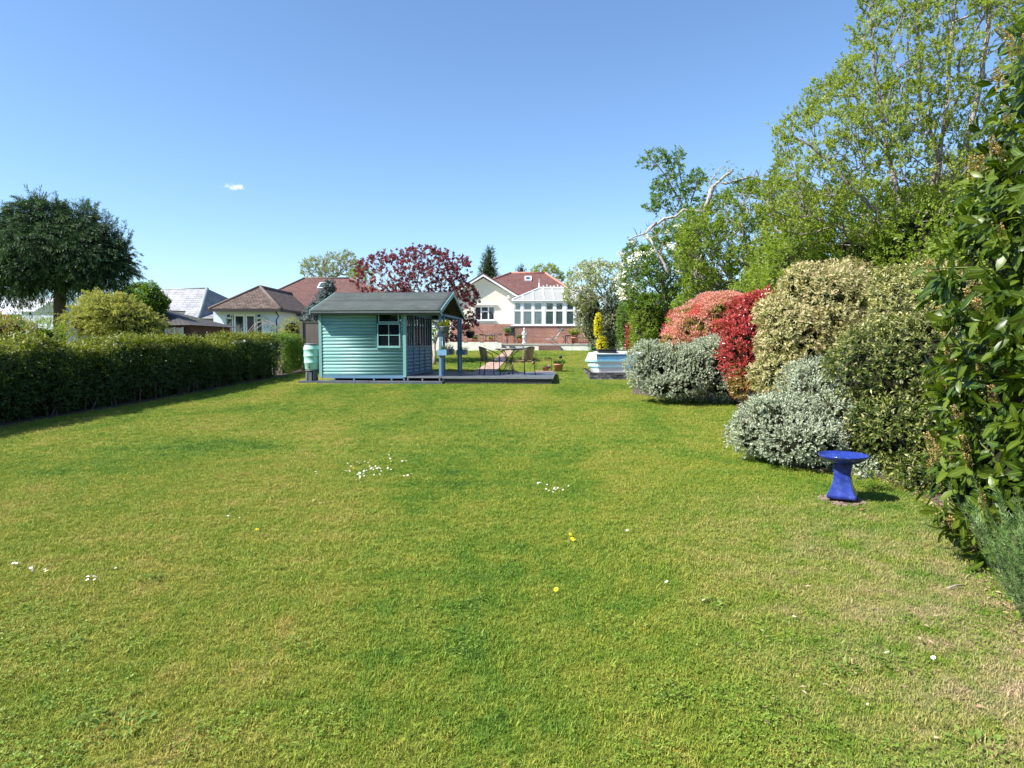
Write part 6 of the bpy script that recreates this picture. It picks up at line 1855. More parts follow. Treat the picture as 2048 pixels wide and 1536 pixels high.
# ---- trees with visible branches
def lobes_tips(lobes, n, fill=.5, zmin=None):
    P, _ = blob_points(lobes, n, shell=.08, back=.8, inside=fill, lump=.12)
    return P
def branchy(name, label, trunks, lobes, ntip, mat, bark, L, k=6, wr=.5, slen=.2, r_tip=.006, power=.46, shape='fold', step=.35, bf=.3, fill=.55, maxc=2, group=None, ang=50,
            dens=1.0, upbias=.3, extra=None, wig=.06, thin=.0, cat='tree', young_from=.6, droop=.1, nmain=1, side_thr=.02, keep=None, upsub=.25):
    b = trunks[0][0]
    t = thing(name, label, cat, b, group)
    tips = lobes_tips(lobes, ntip, fill)
    sk = grow(trunks, tips, step=step, bf=bf, r_tip=r_tip, power=power, wig=wig, up=upsub)
    branch_mesh(sk, t, bark, thin=thin, nmain=nmain, side_thr=side_thr)
    P, A = fine_nodes(sk, maxc)
    if dens < 1:
        q = rng.random(len(P)) < dens; P, A = P[q], A[q]
    if dens > 1:
        r_ = int(dens); P = np.repeat(P, r_, 0) + rng.normal(0, .05, (len(P) * r_, 3)); A = np.repeat(A, r_, 0)
    A = unit(A + rng.normal(0, .5, A.shape) + [0, 0, upbias])
    d = shoots(P, A, slen * rng.uniform(.5, 1.3, len(P)), k, L, wr, ang, young_from=young_from, droop=droop)
    o = leafmesh('crown', d, mat, t, shape); o['kind'] = 'stuff'
    return t, sk, P
# purple leaved tree behind the summerhouse
YM = 28.5
mb_ = at(868, 722, YM - 1); mb_[2] = float(gz(mb_[1]))
branchy('purple_leaved_tree', 'spreading purple leaved tree with pale crooked stems behind the summerhouse', 
        [[mb_, at(868, 690, YM - .6), at(880, 660, YM - .3), at(862, 620, YM), at(838, 580, YM)], [at(872, 675, YM - .4), at(905, 655, YM), at(925, 620, YM)], [at(872, 648, YM), at(800, 600, YM), at(765, 560, YM)], [at(868, 630, YM), at(880, 580, YM), at(870, 540, YM)]],
        [lobe(800, 560, YM, 88, 50, 1.5), lobe(880, 545, YM, 62, 42, 1.3), lobe(915, 600, YM, 42, 50, 1.2), lobe(760, 545, YM, 48, 34, 1), lobe(845, 520, YM, 50, 26, 1), lobe(930, 630, YM, 26, 36, .8), lobe(830, 640, YM + .4, 60, 40, .9), lobe(905, 660, YM + .6, 30, 26, .5)],
        1500, M['purple'], M['bark_pale'], .12, k=7, wr=.6, slen=.10, r_tip=.0045, power=.42, step=.3, fill=.6, maxc=1, dens=2, shape='quad')
# apple in blossom
YA = 27.5
ab = G(1262, 712); YA = ab[1] - .5
t, sk, P = branchy('apple_tree', 'leaning apple tree with pale blossom beside the conservatory', 
        [[ab, at(1252, 690, YA), at(1240, 668, YA), at(1238, 640, YA), at(1222, 605, YA), at(1200, 585, YA), at(1172, 582, YA)], [at(1243, 674, YA), at(1222, 645, YA), at(1212, 610, YA - .2), at(1195, 580, YA)], [at(1222, 605, YA), at(1205, 560, YA)], [at(1238, 640, YA), at(1244, 590, YA), at(1238, 555, YA)]],
        [lobe(1185, 560, YA, 50, 38, 1.0), lobe(1150, 580, YA, 22, 34, .6), lobe(1225, 565, YA, 32, 36, .8), lobe(1170, 600, YA, 24, 18, .5), lobe(1240, 600, YA, 18, 40, .6)],
        800, M['apple'], M['bark_grey'], .075, k=7, wr=.55, slen=.13, r_tip=.006, power=.45, step=.28, fill=.35, maxc=1, dens=4, shape='quad')
def blossoms(parent, P, n, size=.04, name='blossom', per=7, spread=.05, mat='blossom'):
    ix = rng.choice(len(P), n); c = P[ix] + rng.normal(0, .04, (n, 3))
    Q = np.repeat(c, per, 0) + rdir(n * per) * spread * rng.uniform(.3, 1, (n * per, 1)); m_ = len(Q)
    d = dict(P=Q, D=rdir(m_), N=rdir(m_), L=np.full(m_, size), W=np.full(m_, size * .8), R=rng.random(m_), Gn=np.zeros(m_))
    stuffpart(leafmesh(name, d, M[mat], parent, 'quad'))
blossoms(t, P, 950, .05, per=5)

# ---- far trees behind the roofs
t, sk, P = branchy('bare_poplar_row', 'pale twiggy tree just coming into leaf behind the red roof on the left', [[A_([sx(650, 75), 75, 1.5]), at(652, 560, 75), at(650, 530, 75)], [at(652, 580, 75), at(620, 545, 75)], [at(652, 580, 75), at(690, 530, 75)]],
        [lobe(628, 540, 75, 24, 22, 2), lobe(660, 535, 75, 24, 24, 2), lobe(690, 528, 75, 20, 22, 2), lobe(712, 540, 75, 16, 20, 2)], 600, M['far_tree'], M['bark_grey'], .22, k=6, slen=.4, r_tip=.014, step=.8, maxc=1, shape='quad', upbias=.8, dens=2)
branchy('lime_tree', 'yellow green tree top behind the left roof next to the purple tree', [[A_([sx(720, 60), 60, 1.5]), at(720, 570, 60)]], [lobe(722, 555, 60, 26, 20, 1.6)], 160, M['bright'], M['bark_grey'], .14, k=7, slen=.25, r_tip=.015, step=.7, maxc=1, shape='quad', dens=2)
branchy('yellow_green_tree', 'rounded yellow green tree behind the ridge of the main red roof', [[A_([sx(1092, 85), 85, 1.5]), at(1092, 560, 85)]], [lobe(1092, 548, 85, 26, 18, 2.2), lobe(1112, 556, 85, 14, 14, 1.5)], 260, M['bud'], M['bark_grey'], .2, k=8, slen=.4, r_tip=.02, step=.8, maxc=1, shape='quad', dens=3)
bushy('tall_conifer', 'narrow dark conifer standing behind the cream gable', 'tree', [lobe(976, 535, 55, 10, 30, .8), lobe(979, 510, 55, 6, 14, .5), lobe(970, 545, 55, 7, 14, .6), lobe(984, 545, 55, 7, 16, .6)], 500, 8, .35, .14, .25, M['cypress'], ang=30, shape='quad', corescale=.8, upbias=.6, young_from=.3)
bushy('small_conifer', 'small dark pointed conifer top just left of the yellow green tree', 'tree', [lobe(1043, 541, 80, 5, 8, .8), lobe(1040, 548, 80, 9, 8, .8)], 120, 8, .4, .16, .25, M['cypress'], ang=30, shape='quad', corescale=.8, upbias=.6)
bushy('small_conifer', 'tiny dark conifer top beside the cream gable apex', 'tree', [lobe(996, 558, 70, 5, 6, .6)], 60, 8, .4, .16, .25, M['cypress'], ang=30, shape='quad', corescale=.8, upbias=.6)

# ---- clipped shrubs by the patio end
bushy('holly_bush', 'clipped rounded silver edged evergreen next to the conservatory', 'shrub', [lobe(1180, 625, 33, 27, 44, .9), lobe(1190, 655, 33, 20, 30, .7)], 1500, 7, .12, .075, .5, M['holly'], corescale=.8, group='silver edged evergreens by the patio')
bushy('holly_bush', 'silver edged evergreen behind the leaning apple trunk', 'shrub', [lobe(1222, 650, 31.5, 22, 50, .8), lobe(1215, 690, 31.5, 20, 20, .6)], 1300, 7, .12, .075, .5, M['holly'], corescale=.8, group='silver edged evergreens by the patio')
bushy('golden_euonymus', 'slim bright golden yellow shrub below the apple branches', 'shrub', [lobe(1196, 650, 30.5, 7, 25, .22), lobe(1203, 688, 30.5, 8, 17, .22)], 900, 7, .07, .045, .6, M['yellow_leaf'], corescale=.75)
bushy('pale_shrub', 'low pale green shrub at the right end of the patio wall', 'shrub', [lobe(1187, 694, 33, 9, 10, .3)], 120, 7, .1, .06, .5, M['herb'], corescale=.7)
bushy('conical_yew', 'dark green bushy shrub under the apple crown on its right', 'shrub', [lobe(1252, 655, 30, 16, 55, .7)], 900, 7, .12, .07, .5, M['green'], corescale=.8)
bushy('red_shrub', 'small dark red shrub glimpsed between the green hedge columns', 'shrub', [lobe(1260, 668, 27, 6, 22, .25), lobe(1262, 690, 27, 8, 12, .25)], 260, 6, .1, .06, .45, M['photinia'], corescale=.6)
bushy('laurel_hedge', 'sunlit yellow green hedge column behind the boat', 'hedge', [lobe(1290, 640, 25, 26, 58, .7), lobe(1288, 680, 25, 24, 30, .7), lobe(1318, 660, 25.6, 24, 60, .8)], 3400, 7, .12, .06, .5, M['bright'], corescale=.8, shape='quad')

# ---- right hand trees
Yk = 26.0
br0 = A_([sx(1385, Yk), Yk, float(gz(Yk))])
t, sk, P = branchy('rose_covered_tree', 'green tree draped with white flowering climber left of the dead white branches', [[A_([sx(1330, 25), 25, float(gz(25))]), at(1330, 600, 25), at(1320, 540, 25)], [at(1330, 600, 25), at(1285, 540, 25)]],
        [lobe(1290, 560, 25.5, 45, 62, 1.3), lobe(1340, 530, 26, 50, 60, 1.4), lobe(1310, 600, 25.5, 62, 46, 1.3), lobe(1270, 520, 25.5, 22, 32, .8), lobe(1375, 570, 26, 50, 60, 1.3), lobe(1345, 480, 26, 40, 32, 1)],
        1500, M['green'], M['bark'], .085, k=8, wr=.5, slen=.16, r_tip=.006, step=.35, fill=.35, maxc=2, dens=4, shape='quad')
blossoms(t, blob_points([lobe(1272, 510, 25, 24, 26, .8), lobe(1310, 500, 25, 38, 26, .8), lobe(1372, 480, 25, 40, 24, .8), lobe(1250, 560, 25, 14, 40, .6), lobe(1255, 600, 25, 12, 22, .5)], 150, shell=.03)[0], 85, .08, per=12, spread=.13)
t, sk, P = branchy('feathery_tree', 'airy young green tree top rising behind the fallen looking white branch', [[A_([sx(1375, 28), 28, float(gz(28))]), at(1385, 520, 28), at(1378, 430, 28), at(1360, 350, 28), at(1352, 300, 28)], [at(1378, 430, 28), at(1330, 350, 28), at(1300, 315, 28)], [at(1378, 420, 28), at(1395, 360, 28)]],
        [lobe(1352, 330, 28, 14, 34, .6), lobe(1312, 320, 28, 32, 16, .6), lobe(1350, 385, 28, 42, 38, .9), lobe(1390, 365, 28, 16, 22, .6), lobe(1310, 412, 28, 22, 10, .4), lobe(1380, 420, 28, 40, 26, .9)],
        340, M['green'], M['bark'], .11, k=7, wr=.55, slen=.2, r_tip=.006, step=.35, fill=.5, maxc=1, dens=3)
t, sk, P = branchy('plum_tree', 'dense spring green tree with dark upright stems behind the pink shrub', [[A_([sx(1500, 21), 21, float(gz(21))]), at(1500, 600, 21), at(1490, 500, 21), at(1480, 420, 21)], [at(1500, 600, 21), at(1545, 500, 21), at(1560, 430, 21)], [at(1500, 610, 21), at(1440, 530, 21), at(1420, 470, 21)]],
        [lobe(1400, 510, 20.6, 46, 70, .6), lobe(1385, 445, 21, 26, 22, .4), lobe(1480, 450, 22, 85, 68, 1.6), lobe(1440, 540, 21.5, 72, 70, 1.4), lobe(1540, 500, 22, 80, 90, 1.6), lobe(1400, 480, 22, 42, 42, 1.1), lobe(1500, 395, 22, 50, 34, 1), lobe(1565, 420, 22, 50, 60, 1.4), lobe(1520, 570, 22, 70, 50, 1.2), lobe(1420, 610, 22, 70, 30, 1)],
        2300, M['bright'], M['bark_grey'], .075, k=8, wr=.5, slen=.15, r_tip=.0055, step=.33, fill=.4, maxc=1, dens=6, shape='quad')
# dead white limbs
def limb(parent, name, pts, r0, r1, Y, mat='bark_white', sides=8):
    P = [at(p[0], p[1], Y + (p[2] if len(p) > 2 else 0)) for p in pts]
    # smooth with midpoints and a little wobble
    Q = []
    for a, b_ in zip(P[:-1], P[1:]):
        for s in (0, .5): Q.append(a * (1 - s) + b_ * s + rng.normal(0, .025, 3))
    Q.append(P[-1]); rr = np.linspace(r0, r1, len(Q)) * rng.uniform(.8, 1.25, len(Q)) * dk_
    return MB().tube(Q, list(rr), sides).build(name, M[mat], parent)
YD = 21.6; dk_ = .62
dt = thing('dead_tree', 'bleached white dead tree with broken arching limbs among the green trees', 'tree', (sx(1400, YD), YD, float(gz(YD))))
limb(dt, 'trunk', [(1402, 700, .5), (1398, 600, .4), (1394, 540, .2), (1400, 470, 0), (1412, 410), (1424, 372)], .14, .10, YD)
limb(dt, 'limb', [(1424, 376), (1438, 362), (1452, 348), (1466, 340)], .085, .05, YD)
limb(dt, 'limb', [(1440, 368), (1462, 362), (1490, 356), (1512, 356), (1530, 362)], .065, .035, YD)
limb(dt, 'limb', [(1508, 357), (1517, 349), (1513, 340)], .035, .02, YD, 'bark')
limb(dt, 'limb', [(1500, 384), (1520, 368), (1534, 364)], .045, .03, YD)
limb(dt, 'limb', [(1404, 424), (1370, 420), (1330, 438), (1300, 456), (1276, 472), (1258, 479)], .075, .04, YD - .3)
limb(dt, 'limb', [(1312, 446), (1296, 462), (1288, 468)], .06, .03, YD - .3, 'bark_grey')
limb(dt, 'limb', [(1332, 436), (1322, 466), (1306, 474)], .03, .022, YD - .3, 'bark_grey')
limb(dt, 'limb', [(1302, 478), (1314, 504), (1328, 530), (1342, 550)], .05, .055, YD - .4)
limb(dt, 'limb', [(1418, 378), (1428, 350), (1444, 332)], .03, .02, YD)
limb(dt, 'limb', [(1394, 560), (1372, 545), (1350, 540)], .05, .03, YD - .3)
limb(dt, 'limb', [(1396, 520), (1412, 500), (1424, 484)], .04, .03, YD - .4)
for q in range(46):
    a0 = [(1440, 360), (1424, 380), (1330, 440), (1300, 458), (1500, 358), (1530, 362), (1280, 470), (1460, 344), (1410, 420), (1320, 515)][q % 10]
    p = at(a0[0] + rng.normal(0, 6), a0[1] + rng.normal(0, 3), YD); dd_ = unit(rng.normal(0, 1, (1, 3)) + [0, 0, .5])[0] * rng.uniform(.15, .5)
    MB().tube([p, p + dd_ * .5 + rng.normal(0, .02, 3), p + dd_], [.012, .008, .003], 4).build('twig', M['bark_grey'], dt)
dl = [at(x, y, YD) for x, y in ((1460, 338), (1440, 355), (1425, 375), (1330, 440), (1405, 372), (1412, 350), (1470, 350), (1300, 470))]
Q = np.repeat(np.array(dl), 16, 0) + rng.normal(0, .16, (len(dl) * 16, 3))
stuffpart(leafmesh('leaf_tufts', shoots(Q, rdir(len(Q)), .1, 6, .06, .5), M['bright'], dt, 'fold'))

# tall budding tree (several upright stems)
YV = 15.0
base = A_([sx(1850, YV), YV, float(gz(YV))])
tl2 = [lobe(1700, 330, YV, 150, 150, 1.8), lobe(1850, 180, YV, 170, 190, 1.9), lobe(1780, 80, YV, 60, 90, 1.0), lobe(1900, 20, YV, 150, 110, 1.6), lobe(1620, 380, YV, 80, 90, 1.2), lobe(1800, 420, YV, 180, 110, 1.8),
       lobe(1990, 200, YV, 120, 220, 1.6), lobe(1590, 290, YV, 36, 60, .7), lobe(1695, 190, YV, 40, 80, .7), lobe(1650, 250, YV, 50, 90, .8), lobe(1760, -20, YV, 30, 50, .6), lobe(2080, 50, YV, 120, 220, 1.5), lobe(1560, 400, YV + .3, 40, 40, .7)]
t, sk, P = branchy('budding_tree', 'tall many stemmed tree with small unfolding leaves and sky showing through its branches',
        [[base, at(1850, 560, YV), at(1858, 400, YV), at(1890, 250, YV), at(1900, 100, YV), at(1915, -60, YV)], [at(1850, 560, YV), at(1800, 420, YV), at(1775, 300, YV + .3), at(1750, 150, YV), at(1742, 60, YV)],
         [at(1855, 450, YV), at(1880, 330, YV), at(1840, 200, YV), at(1838, 100, YV), at(1830, 0, YV)], [at(1850, 520, YV), at(1750, 420, YV), at(1680, 350, YV), at(1620, 290, YV)], [at(1852, 430, YV), at(1930, 300, YV), at(1965, 150, YV), at(1980, 0, YV)], [at(1850, 560, YV), at(1720, 470, YV), at(1620, 430, YV)],
         [at(1775, 300, YV), at(1720, 220, YV), at(1700, 120, YV)]],
        tl2, 4200, M['bud'], M['bark_grey'], .056, k=7, wr=.62, slen=.09, r_tip=.0055, power=.42, step=.26, fill=.75, maxc=2, dens=6, upbias=1.3, wig=.05, nmain=3, upsub=.6, shape='quad')
branchy('leafy_tree', 'yellowish green leafy tree filling the gap under the tall budding tree', [[A_([sx(1700, 18), 18, float(gz(18))]), at(1700, 600, 18), at(1680, 500, 18)], [at(1700, 580, 18), at(1780, 500, 18)], [at(1700, 590, 18), at(1620, 520, 18)]],
        [lobe(1620, 480, 18, 80, 90, 1.1), lobe(1720, 450, 18, 95, 90, 1.2), lobe(1830, 460, 17.5, 90, 80, 1.1), lobe(1560, 520, 18.5, 50, 80, .9), lobe(1930, 430, 17, 80, 110, 1)],
        1500, M['bud'], M['bark_grey'], .08, k=7, wr=.55, slen=.14, r_tip=.005, step=.33, fill=.35, maxc=1, dens=5, shape='quad')

# greenery that closes the right side behind the shrubs
bushy('boundary_hedge', 'dark mixed hedge behind the shrubs along the right boundary', 'hedge', [lobe(1600, 560, 17, 90, 110, 1.2), lobe(1740, 520, 15.5, 110, 100, 1.1), lobe(1880, 500, 14, 120, 130, 1.0), lobe(2060, 560, 12, 200, 200, 1.2), lobe(1520, 620, 19.5, 60, 80, 1.2), lobe(1660, 640, 16, 160, 120, 1.2), lobe(1420, 650, 22.5, 80, 70, 1.0)],
      12000, 7, .16, .08, .5, M['bright'], shape='quad', corescale=.62, lump=.22, gap=.1)

# ---- the flowering shrubs along the bed
Y_ = 17.2
t, P, Nn = bushy('pink_shrub', 'rounded shrub covered in dusty pink young shoots left of the red shrub', 'shrub', [lobe(1398, 664, Y_, 54, 42, .8), lobe(1434, 634, Y_, 50, 44, .8), lobe(1352, 684, Y_, 24, 18, .4), lobe(1484, 655, Y_, 40, 56, .8), lobe(1420, 690, Y_, 60, 40, .8)], 2100, 8, .12, .075, .38, M['pieris_green'], corescale=.82, young_from=.5)
k = (rng.random(len(P)) < .95) & (Nn[:, 2] > -.45) & (vnoise(P * 3.0) > .30)
c_ = P[k] + Nn[k] * .11; n = len(c_); per = 30
Q = np.repeat(c_, per, 0) + rdir(n * per) * [.10, .10, .04]; mm_ = len(Q)
d = dict(P=Q, D=unit(np.repeat(Nn[k], per, 0) + rng.normal(0, .8, (mm_, 3)) + [0, 0, .4]), N=rdir(mm_), L=np.full(mm_, .048), W=np.full(mm_, .018), R=np.repeat(rng.random(n), per) * .6 + rng.random(mm_) * .4, Gn=np.repeat((vnoise(c_ * 2 + 4) > .62).astype(float), per) * .8)
stuffpart(leafmesh('pink_shoots', d, M['pink_shoot'], t, 'quad'))
lb = [lobe(1500, 640, 14.5, 36, 46, .6), lobe(1488, 700, 14.2, 34, 66, .6), lobe(1510, 745, 14.2, 30, 42, .5), lobe(1530, 620, 14.5, 26, 34, .5)]
t, P, Nn = bushy('photinia', 'upright bright red leaved shrub between the pink shrub and the cream edged shrub', 'shrub', lb, 1500, 9, .15, .085, .36, M['photinia'], shape='fold', ang=42, upbias=.8, corescale=.74, young_from=.5, parts=160, curl=.12, smooth=True)
P, Nn = blob_points([lobe(1500, 762, 14.1, 34, 40, .5)], 260)
stuffpart(leafmesh('lower_leaves', shoots(P, unit(Nn + [0, 0, .4]), .15, 8, .085, .38), M['photinia_old'], t, 'fold'))
g1 = [lobe(1370, 742, 15.6, 98, 50, .85), lobe(1302, 732, 15.6, 44, 48, .6), lobe(1430, 720, 15.6, 58, 50, .7), lobe(1450, 765, 15.4, 48, 36, .6), lobe(1345, 765, 15.3, 70, 30, .6)]
bushy('silver_shrub', 'wide low silver grey shrub in front of the pink shrub', 'shrub', g1, 4200, 9, .09, .048, .42, M['grey_leaf'], ang=42, upbias=.55, shape='quad', corescale=.76, young_from=.4, lump=.26, lfreq=2.4, group='silver grey shrubs at the edge of the bed')
g2 = [lobe(1620, 810, 9.0, 68, 86, .45), lobe(1560, 850, 8.7, 78, 66, .5), lobe(1610, 880, 8.3, 88, 50, .45), lobe(1510, 868, 8.7, 42, 42, .35), lobe(1665, 850, 8.6, 52, 70, .4), lobe(1640, 760, 9.3, 40, 40, .3)]
bushy('silver_shrub', 'taller mounded silver grey shrub near the blue bird bath', 'shrub', g2, 4300, 9, .075, .038, .42, M['grey_leaf'], ang=42, upbias=.55, corescale=.76, young_from=.4, lump=.28, lfreq=3.2, group='silver grey shrubs at the edge of the bed', parts=0)
v1 = [lobe(1636, 626, 11.8, 92, 90, .9), lobe(1580, 670, 11.5, 66, 70, .7), lobe(1664, 580, 12.0, 62, 54, .8), lobe(1680, 700, 11.6, 72, 72, .8), lobe(1562, 760, 11.2, 44, 50, .45), lobe(1612, 572, 11.8, 44, 40, .5), lobe(1545, 640, 11.6, 26, 40, .35)]
bushy('variegated_shrub', 'large cream and green shrub tinged pink on top behind the taller silver shrub', 'shrub', v1, 4200, 8, .12, .075, .38, M['varieg'], shape='fold', ang=50, upbias=.25, droop=.2, corescale=.76, young_from=.55, lump=.28, lfreq=1.7, parts=280, curl=.15, smooth=True)
e1 = [lobe(1826, 655, 9.0, 96, 100, .8), lobe(1868, 588, 9.2, 70, 60, .6), lobe(1812, 592, 9.2, 56, 52, .6), lobe(1840, 920, 7.9, 90, 60, .5), lobe(1760, 760, 8.6, 88, 110, .65), lobe(1860, 780, 8.2, 110, 150, .7), lobe(1800, 860, 8.0, 100, 78, .55), lobe(1900, 880, 7.6, 80, 100, .5), lobe(1880, 955, 7.0, 66, 36, .4)]
bushy('elaeagnus', 'big dark olive green shrub with bronze tips between the cream edged shrub and the laurel', 'shrub', e1, 5200, 8, .10, .055, .42, M['elaeag'], shape='fold', ang=50, upbias=.3, droop=.1, corescale=.76, young_from=.6, lump=.3, lfreq=1.9, parts=290, curl=.1, smooth=True, toppale=1.45)
bushy('low_plant', 'small grey green plant in the soil just behind the bird bath', 'plant', [lobe(1726, 936, 7.1, 28, 20, .12)], 70, 7, .05, .035, .6, M['grey_leaf'], corescale=0, upbias=.8)

# ---- laurel in the right foreground
tL = thing('laurel', 'glossy green laurel with upright brown flower spikes filling the right edge', 'shrub', (3.6, 4.2, float(gz(4.2))))
LOB = [(A_([4.15, 4.7, 1.25]), A_([1.02, 1.1, 1.2])), (A_([4.10, 4.4, 2.2]), A_([1.08, 1.1, 1.0])), (A_([4.20, 4.3, 3.1]), A_([1.0, 1.05, .9])), (A_([4.3, 4.3, 4.2]), A_([.85, 1.0, .95])),
       (A_([3.55, 4.6, .75]), A_([.42, .5, .42])), (A_([3.55, 3.7, 1.75]), A_([.62, .7, .72])), (A_([3.55, 3.6, 2.7]), A_([.62, .7, .75])), (A_([3.5, 3.9, 1.0]), A_([.45, .5, .45])), (A_([3.42, 4.75, .5]), A_([.36, .4, .34]))]
P, Nn = blob_points(LOB, 1900, shell=.10, back=.35, lump=.22, lfreq=1.6, inside=.2)
A = unit(Nn + rng.normal(0, .35, Nn.shape) + [0, 0, .35])
d = shoots(P, A, .12 * rng.uniform(.7, 1.4, len(P)), 8, .13, .38, 62, jit=.3, droop=.25, Lvar=.22, young_from=.35)
d['Gn'] *= .6
idx = pick_front(d, 298)
leaf_objects(d, idx, M['laurel'], tL, 'big', curl=.16, nvar=12)
mk = np.ones(len(d['P']), bool); mk[idx] = False
stuffpart(leafmesh('foliage', subset(d, mk), M['laurel'], tL, 'big', True, .14))
core(LOB, M['twig'], tL, .76)
m = MB()
for q in range(160):
    m.tube([P[q] - A[q] * .25, P[q], P[q] + A[q] * .13], [.008, .006, .003], 5, cap=False)
stuffpart(m.build('stems', M['pot_green'] if False else paint('green_stem', (.12, .15, .03), .5, .1), tL))
# flower spikes, sharing one mesh each of three
spm = []
for v_ in range(3):
    n = 150; h = rng.random(n); a = rng.random(n) * 6.283; r = .019 * (1.15 - .75 * h)
    Q = np.stack([r * np.cos(a), r * np.sin(a), .02 + h * .13], 1); Dd = unit(np.stack([np.cos(a), np.sin(a), .5 + 0 * a], 1))
    dd = dict(P=Q, D=Dd, N=rdir(n), L=np.full(n, .014), W=np.full(n, .010), R=rng.random(n), Gn=np.zeros(n))
    T_, F_ = LEAF['quad']
    o = leafmesh('flower_spike', dd, M['spike'], None, 'quad'); spm.append(o.data); bpy.data.objects.remove(o)
vv = P - A_([0, 0, CAMZ]); pxx = 1024 + FPX * vv[:, 0] / vv[:, 1]; pyy = HOR - FPX * vv[:, 2] / vv[:, 1]
ok = (Nn[:, 0] < .3) & (Nn[:, 1] < .5) & (pxx < 2060) & (pyy > -10)
cand = np.where(ok)[0]; rng.shuffle(cand)
off = np.array(tL.location)
for q in cand[:64]:
    o = bpy.data.objects.new('flower_spike', spm[q % 3]); COL.objects.link(o); o.parent = tL
    o.location = P[q] + A[q] * .10 - off
    dr = unit((A[q] * .5 + [0, 0, .9])[None])[0]; o.rotation_euler = Vector(dr).to_track_quat('Z', 'Y').to_euler()
    s = random.uniform(.8, 1.25); o.scale = (s, s, s)

# ---- rosemary in the bottom right corner
tR = thing('rosemary', 'feathery grey green rosemary bush in the bottom right corner', 'shrub', (2.75, 3.5, float(gz(3.5))))
S_, A2, SL = [], [], []
cR = [(3.12, 3.65, .72), (3.0, 3.2, .45), (3.3, 4.0, .75), (3.15, 3.3, .55), (2.92, 3.0, .3), (3.06, 3.45, .6)]
for q in range(520):
    cx0, cy0, hh = cR[rng.integers(len(cR))]
    a = rng.random() * 6.283; r = .32 * math.sqrt(rng.random()); b0 = A_([cx0 + .85 * r * math.cos(a), cy0 + .85 * r * math.sin(a), float(gz(cy0))])
    ax = unit(A_([[math.cos(a) * r * .85, math.sin(a) * r * .85, .58]]))[0]; L_ = hh * rng.uniform(.55, 1.05)
    n = max(2, int(L_ / .055))
    for j in range(n):
        f = (j + .5) / n
        if f < .04: continue
        S_.append(b0 + ax * L_ * f + A_([0, 0, -.08 * f * f * r])); A2.append(ax); SL.append(.06)
S_, A2, SL = map(np.array, (S_, A2, SL))
d = shoots(S_, unit(A2 + rng.normal(0, .08, A2.shape)), SL, 22, .038, .12, 55, jit=.2, droop=.0, young_from=2)
stuffpart(leafmesh('needles', d, M['rosemary'], tR, 'needle'))
m = MB()
for q in range(0, len(S_), 3): m.tube([S_[q] - A2[q] * .04, S_[q] + A2[q] * .05], [.002, .0015], 4, cap=False)
stuffpart(m.build('stems', M['bark'], tR))

# distant belt of trees closing the horizon
far = [ (A_([x, 105 + 6 * math.sin(x), 2.5]), A_([9, 5, rng.uniform(2.5, 4.2)])) for x in np.arange(-95, 110, 9.5)]
P, Nn = blob_points(far, 4500, shell=.06, back=.1, lump=.25, lfreq=.4)
o = leafmesh('distant_trees', shoots(P, unit(Nn + rng.normal(0, .4, Nn.shape)), .5, 5, .55, .6), M['green'], None, 'quad')
tag(o, 'belt of distant green trees along the horizon', 'trees', None, 'stuff')
o['category'] = 'trees'

# the trees and hedge at the camera's end of the garden, seen only as dark reflections in the panes
nearb = [(A_([x, -15 + 1.5 * math.sin(x * .7), rng.uniform(1.4, 2.2)]), A_([3.0, 2.0, rng.uniform(2.4, 3.6)])) for x in np.arange(-27, 28, 3.4)]
tt = thing('garden_end_trees', 'row of green trees closing the garden behind the viewer', 'trees', (0, -15, 0))
tt['kind'] = 'stuff'
Pn, Nq = blob_points(nearb, 1500, shell=.06, back=1, lump=.25, lfreq=.6)
stuffpart(leafmesh('foliage', shoots(Pn, unit(Nq + rng.normal(0, .4, Nq.shape)), .4, 6, .34, .6), M['green'], tt, 'quad'))
core(nearb, M['twig'], tt, .86)

# ================================================================== SMALL THINGS IN THE LAWN
M['daisy_w'] = paint('daisy_petals', (.85, .85, .83), .7, .03, 5, 0)
M['daisy_y'] = paint('daisy_centre', (.75, .5, .03), .7, .05, 5, 0)
def flower_mesh(name, r, n, mats, dome):
    V, F, mi = [], [], []
    for k in range(n):
        a = 2 * PI * k / n; b = len(V); ca, sa = math.cos(a), math.sin(a); w2 = r * 2.2 / n
        V += [(ca * r * .25 - sa * w2 * .5, sa * r * .25 + ca * w2 * .5, .0), (ca * r * .25 + sa * w2 * .5, sa * r * .25 - ca * w2 * .5, 0), (ca * r + sa * w2, sa * r - ca * w2, r * .15), (ca * r - sa * w2, sa * r + ca * w2, r * .15)]
        F.append((b, b + 1, b + 2, b + 3)); mi.append(0)
    b = len(V); 
    for k in range(8): a = 2 * PI * k / 8; V.append((math.cos(a) * r * .38, math.sin(a) * r * .38, .001))
    V.append((0, 0, dome))
    for k in range(8): F.append((b + k, b + (k + 1) % 8, b + 8)); mi.append(1)
    me = bpy.data.meshes.new(name); me.from_pydata(V, [], F); me.polygons.foreach_set('material_index', mi)
    for m_ in mats: me.materials.append(m_)
    return me
dme = [flower_mesh('daisy', .0125, 12, [M['daisy_w'], M['daisy_y']], .004), flower_mesh('daisy', .0105, 10, [M['daisy_w'], M['daisy_y']], .004)]
dan = flower_mesh('dandelion', .0155, 22, [M['yellow_petal'], M['daisy_y']], .014)
def drop(me, name, px, py, label, cat, group, s=1.0, h=.035):
    p = G(px, py); o = bpy.data.objects.new(name, me); COL.objects.link(o); o.location = (p[0], p[1], p[2] + h)
    o.rotation_euler = (rng.normal(-.15, .3), rng.normal(-.15, .25), rng.random() * 6); o.scale = (s, s, s)
    tag(o, label, cat, group); return o
